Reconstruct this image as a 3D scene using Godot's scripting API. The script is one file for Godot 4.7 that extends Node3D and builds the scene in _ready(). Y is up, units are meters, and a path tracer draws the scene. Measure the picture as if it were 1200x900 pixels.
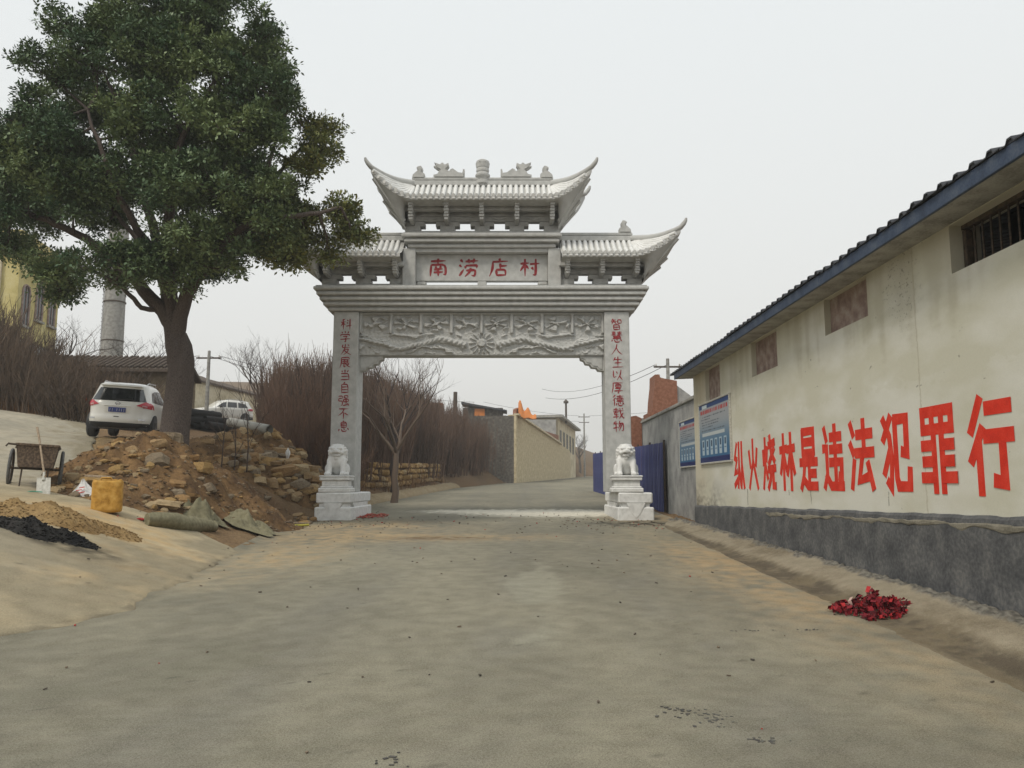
extends Node3D

# ------------------------------------------------------------------ mesh builder
class MB:
	var v := PackedVector3Array()
	var n := PackedVector3Array()
	var c := PackedColorArray()
	var uv := PackedVector2Array()
	var col := Color(1, 1, 1)
	var use_uv := false

	func t3(a: Vector3, b: Vector3, d: Vector3, na: Vector3, nb: Vector3, nd: Vector3) -> void:
		v.append(a); v.append(d); v.append(b)
		n.append(na); n.append(nd); n.append(nb)
		c.append(col); c.append(col); c.append(col)

	func tri(a: Vector3, b: Vector3, d: Vector3) -> void:
		var nn := (b - a).cross(d - a)
		if nn.length_squared() < 1e-18:
			return
		nn = nn.normalized()
		t3(a, b, d, nn, nn, nn)

	func quad(a: Vector3, b: Vector3, d: Vector3, e: Vector3) -> void:
		tri(a, b, d); tri(a, d, e)

	func quad_uv(p: Array, u: Array) -> void:
		var nn: Vector3 = (p[1] - p[0]).cross(p[2] - p[0]).normalized()
		for k in [0, 2, 1, 0, 3, 2]:
			v.append(p[k]); n.append(nn); c.append(col); uv.append(u[k])
		use_uv = true

	# box with chamfered edges, in the frame t
	func box(t: Transform3D, s: Vector3, ch := 0.0) -> void:
		var h := s * 0.5
		if ch <= 0.0:
			var p: Array[Vector3] = []
			for i in 8:
				p.append(t * Vector3(h.x if i & 1 else -h.x, h.y if i & 2 else -h.y, h.z if i & 4 else -h.z))
			quad(p[4], p[5], p[7], p[6]); quad(p[1], p[0], p[2], p[3])
			quad(p[5], p[1], p[3], p[7]); quad(p[0], p[4], p[6], p[2])
			quad(p[6], p[7], p[3], p[2]); quad(p[0], p[1], p[5], p[4])
			return
		ch = minf(ch, minf(h.x, minf(h.y, h.z)) * 0.9)
		var g := h - Vector3(ch, ch, ch)
		# three points per corner: on the x, y and z faces
		var q := []
		for i in 8:
			var sx := 1.0 if i & 1 else -1.0
			var sy := 1.0 if i & 2 else -1.0
			var sz := 1.0 if i & 4 else -1.0
			q.append([t * Vector3(sx * h.x, sy * g.y, sz * g.z), t * Vector3(sx * g.x, sy * h.y, sz * g.z), t * Vector3(sx * g.x, sy * g.y, sz * h.z)])
		var o := t.origin
		var oq := func(a: Vector3, b: Vector3, d: Vector3, e: Vector3) -> void:
			var m := (a + b + d + e) * 0.25 - o
			if (b - a).cross(d - a).dot(m) > 0.0: quad(a, b, d, e)
			else: quad(e, d, b, a)
		oq.call(q[4][2], q[5][2], q[7][2], q[6][2]); oq.call(q[0][2], q[1][2], q[3][2], q[2][2])
		oq.call(q[1][0], q[3][0], q[7][0], q[5][0]); oq.call(q[0][0], q[2][0], q[6][0], q[4][0])
		oq.call(q[2][1], q[3][1], q[7][1], q[6][1]); oq.call(q[0][1], q[1][1], q[5][1], q[4][1])
		for i in 8:
			for ax in 3:
				var j := i ^ (1 << ax)
				if j > i:
					var a1 := (ax + 1) % 3
					var a2 := (ax + 2) % 3
					oq.call(q[i][a1], q[j][a1], q[j][a2], q[i][a2])
			var m: Vector3 = (q[i][0] + q[i][1] + q[i][2]) / 3.0 - o
			if (q[i][1] - q[i][0]).cross(q[i][2] - q[i][0]).dot(m) > 0.0: tri(q[i][0], q[i][1], q[i][2])
			else: tri(q[i][2], q[i][1], q[i][0])

	func bx(x: float, y: float, z: float, sx: float, sy: float, sz: float, ch := 0.0) -> void:
		box(Transform3D(Basis(), Vector3(x, y, z)), Vector3(sx, sy, sz), ch)

	# a bar from a to b, w wide and h high
	func bar(a: Vector3, b: Vector3, w: float, h: float, ch := 0.0) -> void:
		var f := (b - a)
		var l := f.length()
		f /= l
		var up := Vector3.UP if absf(f.y) < 0.95 else Vector3.RIGHT
		var r := up.cross(f).normalized()
		box(Transform3D(Basis(r, f.cross(r), f), (a + b) * 0.5), Vector3(w, h, l), ch)

	# a round tube along points
	func tube(p: Array, r: Array, sides := 6, cap := true, squash := 1.0) -> void:
		var rings := []
		var ref := Vector3(0.31, 0.17, 0.93).normalized()
		for i in p.size():
			var f: Vector3 = (p[mini(i + 1, p.size() - 1)] - p[maxi(i - 1, 0)]).normalized()
			if absf(f.dot(ref)) > 0.97:
				ref = Vector3(0.93, 0.11, 0.2).normalized()
			var a := f.cross(ref).normalized()
			var b := a.cross(f)
			var ring := []
			for k in sides:
				var w := TAU * k / sides
				var dir := a * cos(w) + b * sin(w) * squash
				ring.append([p[i] + dir * r[i], dir])
			rings.append(ring)
		for i in p.size() - 1:
			for k in sides:
				var k2 := (k + 1) % sides
				var A = rings[i][k]; var B = rings[i][k2]; var C = rings[i + 1][k2]; var D = rings[i + 1][k]
				var nn: Vector3 = (B[0] - A[0]).cross(C[0] - A[0])
				if nn.dot(A[1]) >= 0.0:
					t3(A[0], B[0], C[0], A[1], B[1], C[1]); t3(A[0], C[0], D[0], A[1], C[1], D[1])
				else:
					t3(A[0], C[0], B[0], A[1], C[1], B[1]); t3(A[0], D[0], C[0], A[1], D[1], C[1])
		if cap:
			for e in [0, p.size() - 1]:
				if r[e] < 0.002: continue
				var f: Vector3 = (p[1] - p[0]) if e == 0 else (p[p.size() - 2] - p[p.size() - 1])
				for k in range(1, sides - 1):
					var A: Vector3 = rings[e][0][0]; var B: Vector3 = rings[e][k][0]; var C: Vector3 = rings[e][k + 1][0]
					if (B - A).cross(C - A).dot(f) < 0.0: tri(A, B, C)
					else: tri(A, C, B)

	func lathe(prof: Array, sides: int, t := Transform3D()) -> void:
		# prof: [radius, height] from bottom to top
		for i in prof.size() - 1:
			var p0: Array = prof[i]; var p1: Array = prof[i + 1]
			var sl := Vector2(p1[1] - p0[1], p0[0] - p1[0]).normalized()
			for k in sides:
				var a := TAU * k / sides
				var b := TAU * (k + 1) / sides
				var da := Vector3(cos(a), 0, sin(a)); var db := Vector3(cos(b), 0, sin(b))
				var A: Vector3 = t * (da * p0[0] + Vector3(0, p0[1], 0)); var B: Vector3 = t * (db * p0[0] + Vector3(0, p0[1], 0))
				var C: Vector3 = t * (db * p1[0] + Vector3(0, p1[1], 0)); var D: Vector3 = t * (da * p1[0] + Vector3(0, p1[1], 0))
				var na := (t.basis * (da * sl.x + Vector3(0, sl.y, 0))).normalized(); var nb := (t.basis * (db * sl.x + Vector3(0, sl.y, 0))).normalized()
				if (B - A).length_squared() > 1e-12:
					t3(A, C, B, na, nb, nb)
				if (C - D).length_squared() > 1e-12:
					t3(A, D, C, na, na, nb)

	# smooth grid: pts[j][i]; orient makes normals agree with up
	func grid(pts: Array, cols = null, flip := false, uvs = null) -> void:
		var nj := pts.size()
		var ni: int = pts[0].size()
		var nor := []
		for j in nj:
			var row := PackedVector3Array(); row.resize(ni)
			var pj: PackedVector3Array = pts[j]
			var pu: PackedVector3Array = pts[mini(j + 1, nj - 1)]; var pd: PackedVector3Array = pts[maxi(j - 1, 0)]
			for i in ni:
				var q := (pj[mini(i + 1, ni - 1)] - pj[maxi(i - 1, 0)]).cross(pu[i] - pd[i])
				row[i] = (-q if flip else q).normalized()
			nor.append(row)
		for j in nj - 1:
			var a: PackedVector3Array = pts[j]; var b: PackedVector3Array = pts[j + 1]
			var na: PackedVector3Array = nor[j]; var nb: PackedVector3Array = nor[j + 1]
			for i in ni - 1:
				# counter-clockwise a[i], a[i+1], b[i+1], b[i] (reversed when flipped), emitted clockwise
				var i1 := i + 1
				if flip:
					v.append(a[i]); v.append(a[i1]); v.append(b[i1]); v.append(a[i]); v.append(b[i1]); v.append(b[i])
					n.append(na[i]); n.append(na[i1]); n.append(nb[i1]); n.append(na[i]); n.append(nb[i1]); n.append(nb[i])
				else:
					v.append(a[i]); v.append(b[i1]); v.append(a[i1]); v.append(a[i]); v.append(b[i]); v.append(b[i1])
					n.append(na[i]); n.append(nb[i1]); n.append(na[i1]); n.append(na[i]); n.append(nb[i]); n.append(nb[i1])
				if cols != null:
					var ca: PackedColorArray = cols[j]; var cb: PackedColorArray = cols[j + 1]
					if flip:
						c.append(ca[i]); c.append(ca[i1]); c.append(cb[i1]); c.append(ca[i]); c.append(cb[i1]); c.append(cb[i])
					else:
						c.append(ca[i]); c.append(cb[i1]); c.append(ca[i1]); c.append(ca[i]); c.append(cb[i]); c.append(cb[i1])
				else:
					for k in 6: c.append(col)
				if uvs != null:
					use_uv = true
					var ua: PackedVector2Array = uvs[j]; var ub: PackedVector2Array = uvs[j + 1]
					if flip:
						uv.append(ua[i]); uv.append(ua[i1]); uv.append(ub[i1]); uv.append(ua[i]); uv.append(ub[i1]); uv.append(ub[i])
					else:
						uv.append(ua[i]); uv.append(ub[i1]); uv.append(ua[i1]); uv.append(ua[i]); uv.append(ub[i]); uv.append(ub[i1])

	# polygon in the xy plane of t, extruded from z0 to z1 (z1 faces +z)
	func prism(poly: PackedVector2Array, z0: float, z1: float, t := Transform3D(), bev := 0.0) -> void:
		if Geometry2D.is_polygon_clockwise(poly):
			poly.reverse()
		var front := poly
		if bev > 0.0:
			var sh := Geometry2D.offset_polygon(poly, -bev)
			if sh.size() == 1 and sh[0].size() > 2:
				front = sh[0]
				if Geometry2D.is_polygon_clockwise(front): front.reverse()
		var same := front.size() == poly.size()
		var top := front if same else poly
		var idx := Geometry2D.triangulate_polygon(top)
		for k in range(0, idx.size(), 3):
			var A := top[idx[k]]; var B := top[idx[k + 1]]; var C := top[idx[k + 2]]
			if (B - A).cross(C - A) < 0.0:
				var w := B; B = C; C = w
			tri(t * Vector3(A.x, A.y, z1), t * Vector3(B.x, B.y, z1), t * Vector3(C.x, C.y, z1))
		idx = Geometry2D.triangulate_polygon(poly)
		for k in range(0, idx.size(), 3):
			var A := poly[idx[k]]; var B := poly[idx[k + 1]]; var C := poly[idx[k + 2]]
			if (B - A).cross(C - A) < 0.0:
				var w := B; B = C; C = w
			tri(t * Vector3(A.x, A.y, z0), t * Vector3(C.x, C.y, z0), t * Vector3(B.x, B.y, z0))
		for k in poly.size():
			var A := poly[k]; var B := poly[(k + 1) % poly.size()]
			quad(t * Vector3(A.x, A.y, z0), t * Vector3(B.x, B.y, z0), t * Vector3(B.x, B.y, z1), t * Vector3(A.x, A.y, z1))

	func mesh() -> ArrayMesh:
		var a := []
		a.resize(Mesh.ARRAY_MAX)
		a[Mesh.ARRAY_VERTEX] = v
		a[Mesh.ARRAY_NORMAL] = n
		a[Mesh.ARRAY_COLOR] = c
		if use_uv and uv.size() == v.size():
			a[Mesh.ARRAY_TEX_UV] = uv
		var m := ArrayMesh.new()
		m.add_surface_from_arrays(Mesh.PRIMITIVE_TRIANGLES, a)
		return m

# ------------------------------------------------------------------ helpers
var rng := RandomNumberGenerator.new()
var taken := {}
var M := {}
var nz := FastNoiseLite.new()
var nz2 := FastNoiseLite.new()

func rr(a: float, b: float) -> float:
	return rng.randf_range(a, b)

func numbered(called: String, parent: Node) -> String:
	var key := str(parent.get_instance_id()) + called
	var k: int = taken.get(key, 0)
	taken[key] = k + 1
	return called if k == 0 else "%s_%03d" % [called, k]

func thing(called: String, label: String, category: String, at := Vector3.ZERO, turn := 0.0, group := "") -> Node3D:
	var o := Node3D.new()
	o.name = numbered(called, self)
	add_child(o)
	o.position = at
	o.rotation.y = turn
	tag(o, label, category, group)
	return o

func tag(o: Node, label: String, category := "", group := "", kind := "") -> Node:
	if label: o.set_meta("label", label)
	if category: o.set_meta("category", category)
	if group: o.set_meta("group", group)
	if kind: o.set_meta("kind", kind)
	return o

func put(called: String, mesh, m: Material, parent: Node = self, at := Vector3.ZERO) -> MeshInstance3D:
	var o := MeshInstance3D.new()
	o.name = numbered(called, parent)
	o.mesh = mesh.mesh() if mesh is MB else mesh
	o.material_override = m
	parent.add_child(o)
	o.position = at
	return o

func structure(called: String, mesh, m: Material, label := "") -> MeshInstance3D:
	var o := put(called, mesh, m)
	tag(o, label, "", "", "structure")
	return o

func many(called: String, mesh: Mesh, m: Material, xf: Array, cols: Array, parent: Node = self) -> MultiMeshInstance3D:
	var mm := MultiMesh.new()
	mm.transform_format = MultiMesh.TRANSFORM_3D
	mm.use_colors = true
	mm.mesh = mesh
	mm.instance_count = xf.size()
	for i in xf.size():
		mm.set_instance_transform(i, xf[i])
		mm.set_instance_color(i, cols[i])
	var o := MultiMeshInstance3D.new()
	o.name = numbered(called, parent)
	o.multimesh = mm
	o.material_override = m
	parent.add_child(o)
	o.set_meta("kind", "stuff")
	return o

func lerp_tab(t: Array, x: float) -> float:
	if x <= t[0]: return t[1]
	for i in range(2, t.size(), 2):
		if x <= t[i]:
			return lerpf(t[i - 1], t[i + 1], (x - t[i - 2]) / (t[i] - t[i - 2]))
	return t[t.size() - 1]

func gauss(x: float, d: float, cx: float, cd: float, rx: float, rd: float) -> float:
	var a := (x - cx) / rx
	var b := (d - cd) / rd
	return exp(-(a * a + b * b))

func sm(a: float, b: float, x: float) -> float:
	return smoothstep(a, b, x)

# ------------------------------------------------------------------ textures and materials
func noise_bytes(size: int, freq: float, octaves: int, sd: int, kind := 0) -> PackedByteArray:
	var f := FastNoiseLite.new()
	f.seed = sd
	f.frequency = freq
	f.noise_type = [FastNoiseLite.TYPE_SIMPLEX_SMOOTH, FastNoiseLite.TYPE_CELLULAR, FastNoiseLite.TYPE_SIMPLEX_SMOOTH][kind]
	f.fractal_octaves = octaves
	f.fractal_type = FastNoiseLite.FRACTAL_RIDGED if kind == 2 else FastNoiseLite.FRACTAL_FBM
	return f.get_seamless_image(size, size).get_data()

func tex(size: int, layers: Array, cols: Array, speck := 0.0, gain := 1.5) -> ImageTexture:
	# layers: [frequency, octaves, weight, kind]; cols: linear colours from low to high
	var lut := PackedByteArray()
	for i in 256:
		var p := i / 255.0 * (cols.size() - 1)
		var k := mini(int(p), cols.size() - 2)
		var q: Color = cols[k].lerp(cols[k + 1], p - k).linear_to_srgb()
		lut.append(int(clampf(q.r, 0, 1) * 255)); lut.append(int(clampf(q.g, 0, 1) * 255)); lut.append(int(clampf(q.b, 0, 1) * 255))
	var bytes := []
	var ws := PackedFloat32Array()
	for l in layers:
		bytes.append(noise_bytes(size, l[0], l[1], 11 + bytes.size() * 7 + int(l[0] * 1000), l[3] if l.size() > 3 else 0))
		ws.append(l[2])
	var b0: PackedByteArray = bytes[0]
	var b1: PackedByteArray = bytes[1] if bytes.size() > 1 else bytes[0]
	var b2: PackedByteArray = bytes[2] if bytes.size() > 2 else bytes[0]
	var w0 := ws[0]; var w1 := ws[1] if ws.size() > 1 else 0.0; var w2 := ws[2] if ws.size() > 2 else 0.0
	var out := PackedByteArray(); out.resize(size * size * 3)
	var sp := speck * 255.0
	var mid := 127.5 * (w0 + w1 + w2)
	for i in size * size:
		var x := b0[i] * w0 + b1[i] * w1 + b2[i] * w2
		x = 127.5 + (x - mid) * gain
		if sp > 0.0:
			x += (rng.randf() + rng.randf() - 1.0) * sp
		var k := clampi(int(x), 0, 255) * 3
		out[i * 3] = lut[k]; out[i * 3 + 1] = lut[k + 1]; out[i * 3 + 2] = lut[k + 2]
	var im := Image.create_from_data(size, size, false, Image.FORMAT_RGB8, out)
	return ImageTexture.create_from_image(im)

func mat(t: Texture2D, scale: float, rough := 0.9, bump: Texture2D = null, bump_cm := 0.0, world := false, vcol := true, tint := Color(1, 1, 1)) -> StandardMaterial3D:
	var m := StandardMaterial3D.new()
	m.albedo_color = tint.linear_to_srgb()
	m.roughness = rough
	m.metallic_specular = 0.35
	m.vertex_color_use_as_albedo = vcol
	if t:
		m.albedo_texture = t
		m.uv1_triplanar = true
		m.uv1_world_triplanar = world
		m.uv1_scale = Vector3.ONE * scale
	if bump:
		m.heightmap_enabled = true
		m.heightmap_texture = bump
		m.heightmap_scale = bump_cm
		m.uv1_triplanar = true
		m.uv1_world_triplanar = world
		m.uv1_scale = Vector3.ONE * scale
	return m

func plain(c: Color, rough := 0.6, metal := 0.0) -> StandardMaterial3D:
	var m := StandardMaterial3D.new()
	m.albedo_color = c.linear_to_srgb()
	m.roughness = rough
	m.metallic = metal
	m.vertex_color_use_as_albedo = true
	return m

func g(x: float) -> Color:
	return Color(x, x, x)

func make_materials() -> void:
	var fine := tex(512, [[0.04, 4, 0.6], [0.15, 2, 0.4]], [g(0.0), g(1.0)], 0.25, 1.4)
	var lumps := tex(512, [[0.02, 5, 0.7], [0.08, 3, 0.3]], [g(0.0), g(1.0)], 0.06, 1.5)
	M.fine = fine
	M.lumps = lumps
	# white noise of near 1 that tints the vertex colours: grain of concrete, earth
	var grain := tex(1024, [[0.010, 4, 0.3], [0.13, 2, 0.2], [0.38, 1, 0.5]], [Color(0.46, 0.45, 0.43), Color(0.80, 0.80, 0.79), Color(1.0, 1.0, 1.0)], 0.6, 1.6)
	M.road = mat(grain, 0.26, 0.92, fine, 0.1, true)
	M.road.metallic_specular = 0.25
	var clods := tex(1024, [[0.02, 4, 0.4], [0.05, 3, 0.6, 1]], [Color(0.34, 0.32, 0.29), Color(0.76, 0.745, 0.72), Color(1.0, 0.99, 0.96)], 0.45, 1.6)
	M.soil = mat(clods, 0.5, 0.97, clods, 2.5, true)
	var gran := tex(512, [[0.01, 3, 0.35], [0.22, 2, 0.65]], [Color(0.29, 0.29, 0.28), Color(0.46, 0.463, 0.445), Color(0.58, 0.578, 0.56)], 0.42, 1.3)
	M.granite = mat(gran, 0.7, 0.8, fine, 0.2)
	var gran2 := tex(512, [[0.012, 4, 0.6], [0.2, 2, 0.4]], [Color(0.52, 0.52, 0.5), Color(0.72, 0.72, 0.70), Color(0.8, 0.8, 0.79)], 0.3, 1.3)
	M.white_granite = mat(gran2, 0.7, 0.75, fine, 0.15)
	M.tile_stone = mat(gran2, 0.8, 0.6, fine, 0.2)
	M.red_paint = mat(tex(256, [[0.03, 3, 0.6], [0.2, 2, 0.4]], [Color(0.16, 0.014, 0.02), Color(0.27, 0.022, 0.03), Color(0.33, 0.08, 0.08)], 0.3), 1.4, 0.7)
	M.wall_red = mat(tex(256, [[0.02, 4, 0.6], [0.2, 2, 0.4]], [Color(0.52, 0.028, 0.014), Color(0.66, 0.036, 0.016), Color(0.70, 0.075, 0.045)], 0.2, 1.2), 0.8, 0.75)
	M.plinth = mat(tex(1024, [[0.006, 4, 0.55], [0.05, 4, 0.45]], [Color(0.06, 0.062, 0.066), Color(0.105, 0.107, 0.11), Color(0.18, 0.177, 0.17)], 0.16, 1.6), 0.3, 0.9, fine, 0.5, true)
	M.concrete = mat(tex(512, [[0.01, 4, 0.6], [0.1, 3, 0.4]], [Color(0.20, 0.195, 0.175), Color(0.33, 0.325, 0.295), Color(0.43, 0.42, 0.39)], 0.2), 0.5, 0.9, fine, 0.4)
	M.blue_steel = mat(tex(512, [[0.01, 4, 0.6], [0.1, 3, 0.4]], [Color(0.03, 0.042, 0.068), Color(0.048, 0.07, 0.118), Color(0.09, 0.112, 0.15)], 0.12), 0.6, 0.55)
	M.dark_roof = mat(tex(512, [[0.015, 4, 0.6], [0.1, 3, 0.4]], [Color(0.03, 0.032, 0.036), Color(0.055, 0.06, 0.07), Color(0.10, 0.10, 0.105)], 0.15), 0.7, 0.7)
	M.infill = mat(tex(512, [[0.012, 4, 0.75], [0.1, 3, 0.25]], [Color(0.19, 0.13, 0.115), Color(0.30, 0.225, 0.195), Color(0.40, 0.345, 0.295)], 0.08, 1.4), 0.55, 0.9)
	M.iron = mat(tex(256, [[0.03, 4, 0.6], [0.2, 2, 0.4]], [Color(0.03, 0.024, 0.02), Color(0.075, 0.06, 0.048), Color(0.14, 0.095, 0.06)], 0.2), 1.5, 0.75)
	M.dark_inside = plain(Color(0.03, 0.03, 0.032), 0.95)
	M.rust = mat(tex(512, [[0.02, 4, 0.6], [0.15, 3, 0.4]], [Color(0.045, 0.032, 0.024), Color(0.11, 0.08, 0.058), Color(0.21, 0.15, 0.10)], 0.2, 1.7), 1.4, 0.85, fine, 0.2)
	M.wood = mat(tex(256, [[0.03, 4, 0.6], [0.15, 3, 0.4]], [Color(0.16, 0.12, 0.08), Color(0.30, 0.23, 0.16), Color(0.42, 0.34, 0.25)], 0.15), 2.0, 0.8)
	M.rubber = plain(Color(0.045, 0.046, 0.048), 0.85)
	M.old_rubber = mat(tex(256, [[0.03, 4, 1.0]], [Color(0.08, 0.08, 0.08), Color(0.16, 0.16, 0.155)], 0.3), 2.0, 0.9)
	M.steel = mat(tex(256, [[0.03, 4, 0.6], [0.15, 2, 0.4]], [Color(0.26, 0.25, 0.22), Color(0.46, 0.45, 0.40), Color(0.55, 0.54, 0.50)], 0.15), 2.0, 0.6)
	M.plastic_yellow = mat(tex(512, [[0.012, 4, 0.7], [0.12, 3, 0.3]], [Color(0.28, 0.14, 0.022), Color(0.50, 0.27, 0.05), Color(0.60, 0.37, 0.10)], 0.08, 1.6), 1.1, 0.55)
	M.bag = mat(tex(256, [[0.03, 4, 1.0]], [Color(0.5, 0.5, 0.48), Color(0.75, 0.75, 0.73)], 0.1), 2.0, 0.5)
	M.canvas = mat(tex(512, [[0.015, 4, 0.6], [0.12, 3, 0.4]], [Color(0.10, 0.092, 0.055), Color(0.19, 0.175, 0.108), Color(0.29, 0.265, 0.175)], 0.2), 1.4, 0.95, fine, 0.3)
	M.sand = mat(clods, 1.1, 0.98, fine, 0.8, false, true, Color(1, 1, 1))
	M.stone = mat(tex(512, [[0.012, 4, 0.6], [0.1, 3, 0.4]], [Color(0.45, 0.43, 0.40), Color(0.82, 0.80, 0.78), Color(1.0, 0.98, 0.95)], 0.3), 0.9, 0.95, lumps, 1.5)
	M.bark = mat(tex(512, [[0.03, 4, 0.5, 2], [0.1, 3, 0.5]], [Color(0.03, 0.024, 0.021), Color(0.085, 0.068, 0.06), Color(0.17, 0.14, 0.125)], 0.15, 1.5), 0.9, 0.95, lumps, 2.5)
	M.bark.uv1_scale = Vector3(1.6, 0.5, 1.6)
	M.twig = plain(Color(1, 1, 1), 0.95)
	M.leaf = plain(Color(1, 1, 1), 0.5)
	M.leaf.backlight = Color(0.34, 0.42, 0.14)
	M.leaf.metallic_specular = 0.4
	M.dry = plain(Color(1, 1, 1), 0.95)
	M.car_white = plain(Color(0.74, 0.73, 0.68), 0.28)
	M.car_white.clearcoat_enabled = true
	M.car_white.clearcoat = 0.6
	M.car_white.clearcoat_roughness = 0.12
	M.car_black = plain(Color(0.02, 0.02, 0.022), 0.65)
	M.car_glass = plain(Color(0.012, 0.014, 0.016), 0.08)
	M.car_glass.metallic_specular = 0.7
	M.tail = plain(Color(0.48, 0.03, 0.05), 0.18)
	M.tail_clear = plain(Color(0.62, 0.35, 0.36), 0.2)
	M.chrome = plain(Color(0.5, 0.5, 0.5), 0.25, 0.9)
	M.plate_blue = plain(Color(0.03, 0.055, 0.24), 0.5)
	M.white_mark = plain(Color(0.72, 0.72, 0.72), 0.6)
	M.red_mark = plain(Color(0.55, 0.03, 0.03), 0.6)
	M.yellow_plaster = mat(tex(512, [[0.01, 4, 0.7], [0.1, 3, 0.3]], [Color(0.42, 0.36, 0.14), Color(0.58, 0.50, 0.22), Color(0.64, 0.57, 0.30)], 0.06), 0.2, 0.9)
	M.grey_plaster = mat(tex(512, [[0.01, 4, 0.7], [0.1, 3, 0.3]], [Color(0.22, 0.22, 0.215), Color(0.33, 0.33, 0.32), Color(0.42, 0.42, 0.40)], 0.08), 0.25, 0.9)
	M.cream = mat(tex(512, [[0.008, 4, 0.6], [0.06, 4, 0.4]], [Color(0.40, 0.34, 0.22), Color(0.58, 0.51, 0.36), Color(0.68, 0.62, 0.48)], 0.1, 1.6), 0.12, 0.9)
	M.tan_wall = mat(tex(512, [[0.01, 4, 0.6], [0.06, 4, 0.4]], [Color(0.17, 0.13, 0.085), Color(0.30, 0.24, 0.16), Color(0.41, 0.34, 0.24)], 0.1, 1.5), 0.15, 0.95)
	M.roof_tile = mat(tex(512, [[0.03, 4, 0.6], [0.15, 3, 0.4]], [Color(0.045, 0.036, 0.03), Color(0.10, 0.078, 0.062), Color(0.17, 0.13, 0.10)], 0.2), 0.5, 0.95)
	M.dark_stone = mat(tex(512, [[0.035, 3, 0.6, 1], [0.1, 3, 0.4]], [Color(0.05, 0.045, 0.04), Color(0.12, 0.11, 0.095), Color(0.22, 0.20, 0.17)], 0.2), 0.25, 0.95)
	M.light_stone = mat(tex(512, [[0.03, 3, 0.5, 1], [0.1, 3, 0.5]], [Color(0.30, 0.24, 0.14), Color(0.52, 0.44, 0.28), Color(0.64, 0.56, 0.40)], 0.15), 0.16, 0.95)
	M.brick = mat(tex(512, [[0.02, 3, 0.4], [0.15, 3, 0.6]], [Color(0.15, 0.065, 0.04), Color(0.27, 0.12, 0.075), Color(0.36, 0.2, 0.14)], 0.3), 0.5, 0.95)
	M.hoarding = mat(tex(256, [[0.01, 4, 0.6], [0.1, 3, 0.4]], [Color(0.035, 0.045, 0.14), Color(0.06, 0.075, 0.22), Color(0.10, 0.115, 0.27)], 0.1), 0.3, 0.6)
	M.black_plastic = plain(Color(0.012, 0.012, 0.013), 0.85)
	M.pole = mat(tex(256, [[0.02, 4, 1.0]], [Color(0.22, 0.215, 0.2), Color(0.36, 0.355, 0.33)], 0.15), 0.5, 0.9)
	M.wire = plain(Color(0.03, 0.03, 0.032), 0.8)
	M.window_glass = plain(Color(0.03, 0.035, 0.04), 0.12)
	M.net = plain(Color(0.55, 0.12, 0.05), 0.8)
	M.orange = plain(Color(0.6, 0.2, 0.04), 0.7)

# ------------------------------------------------------------------ the lie of the land (d = metres ahead of the camera)
const EDGE_L := [0.0, -8.0, 4.5, -6.2, 5.6, -5.3, 7.0, -4.5, 8.7, -4.0, 19.4, -5.4, 33.0, -5.6, 57.0, -4.0, 75.0, -0.6, 110.0, 7.6, 200.0, 30.0]
const EDGE_R := [0.0, 3.2, 8.0, 3.45, 20.0, 3.75, 24.0, 4.6, 40.0, 4.85, 50.0, 5.2, 60.0, 6.2, 75.0, 8.4, 110.0, 14.0, 200.0, 38.0]
const RISE := [0.0, 0.0, 1.0, 0.28, 2.4, 0.76, 4.5, 1.12, 6.2, 1.37, 12.0, 1.9, 30.0, 3.2, 100.0, 6.0]
const GAIN := [0.0, 0.7, 10.0, 1.0, 16.0, 1.0, 24.0, 1.7, 50.0, 2.05, 100.0, 2.1, 300.0, 6.0]
const WALL_X := 4.46

func edge_l(d: float) -> float:
	return lerp_tab(EDGE_L, d)

func edge_r(d: float) -> float:
	return lerp_tab(EDGE_R, d)

func land(x: float, d: float) -> float:
	var h := 0.022 * minf(d, 130.0)
	var t := edge_l(d) - x
	if t > 0.0:
		h += lerp_tab(RISE, t) * lerp_tab(GAIN, d)
	if d < 40.0 and x < -6.0:
		var q := Vector2((x + 12.3) / 2.6, (d - 25.8) / 4.2).length()
		var w := clampf(1.6 - q, 0.0, 1.0)
		w = w * w * (3.0 - 2.0 * w)
		h = lerpf(h, 2.85 + 0.05 * (d - 24.0) - 0.06 * (x + 11.7), w)
	if d < 22.0 and x > 3.2 and x < 4.7:
		var f := clampf((x - edge_r(d)) / (WALL_X - edge_r(d)), 0.0, 1.0)
		h = lerpf(h, 0.17 + 0.0185 * d, f * f * (3.0 - 2.0 * f)) - 0.03 * sin(f * PI)
	h -= 0.55 * gauss(x, d, -6.35, 21.6, 0.55, 1.3)
	return h

func P(x: float, d: float, lift := 0.0) -> Vector3:
	return Vector3(x, land(x, d) + lift, -d)

func side_right(d: float) -> float:
	# right-hand border of the lime-dusted apron and the side road
	if d < 14.0: return edge_l(d)
	return minf(edge_l(d), lerpf(edge_l(14.0), -8.9, sm(14.0, 17.5, d)) - 0.5 * maxf(0.0, d - 17.0))

func side_left(d: float) -> float:
	return side_right(d) - 16.0

func paved(x: float, d: float) -> bool:
	if d > -10.0 and d < 150.0 and x > edge_l(d) - 0.05 and x < edge_r(d) + 0.05: return true
	if d < 22.5 and d > -5.0 and x >= edge_r(d) and x < 4.8: return true
	return d > -6.0 and d < 30.4 and x < side_right(d) + 0.05 and x > side_left(d) + 0.3

# ------------------------------------------------------------------ setting
func axis(parts: Array) -> PackedFloat32Array:
	# [start, step, end, step, end ...]
	var out := PackedFloat32Array([parts[0]])
	var x: float = parts[0]
	for i in range(1, parts.size(), 2):
		while x < parts[i + 1] - parts[i] * 0.5:
			x += parts[i]
			out.append(x)
	return out

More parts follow.
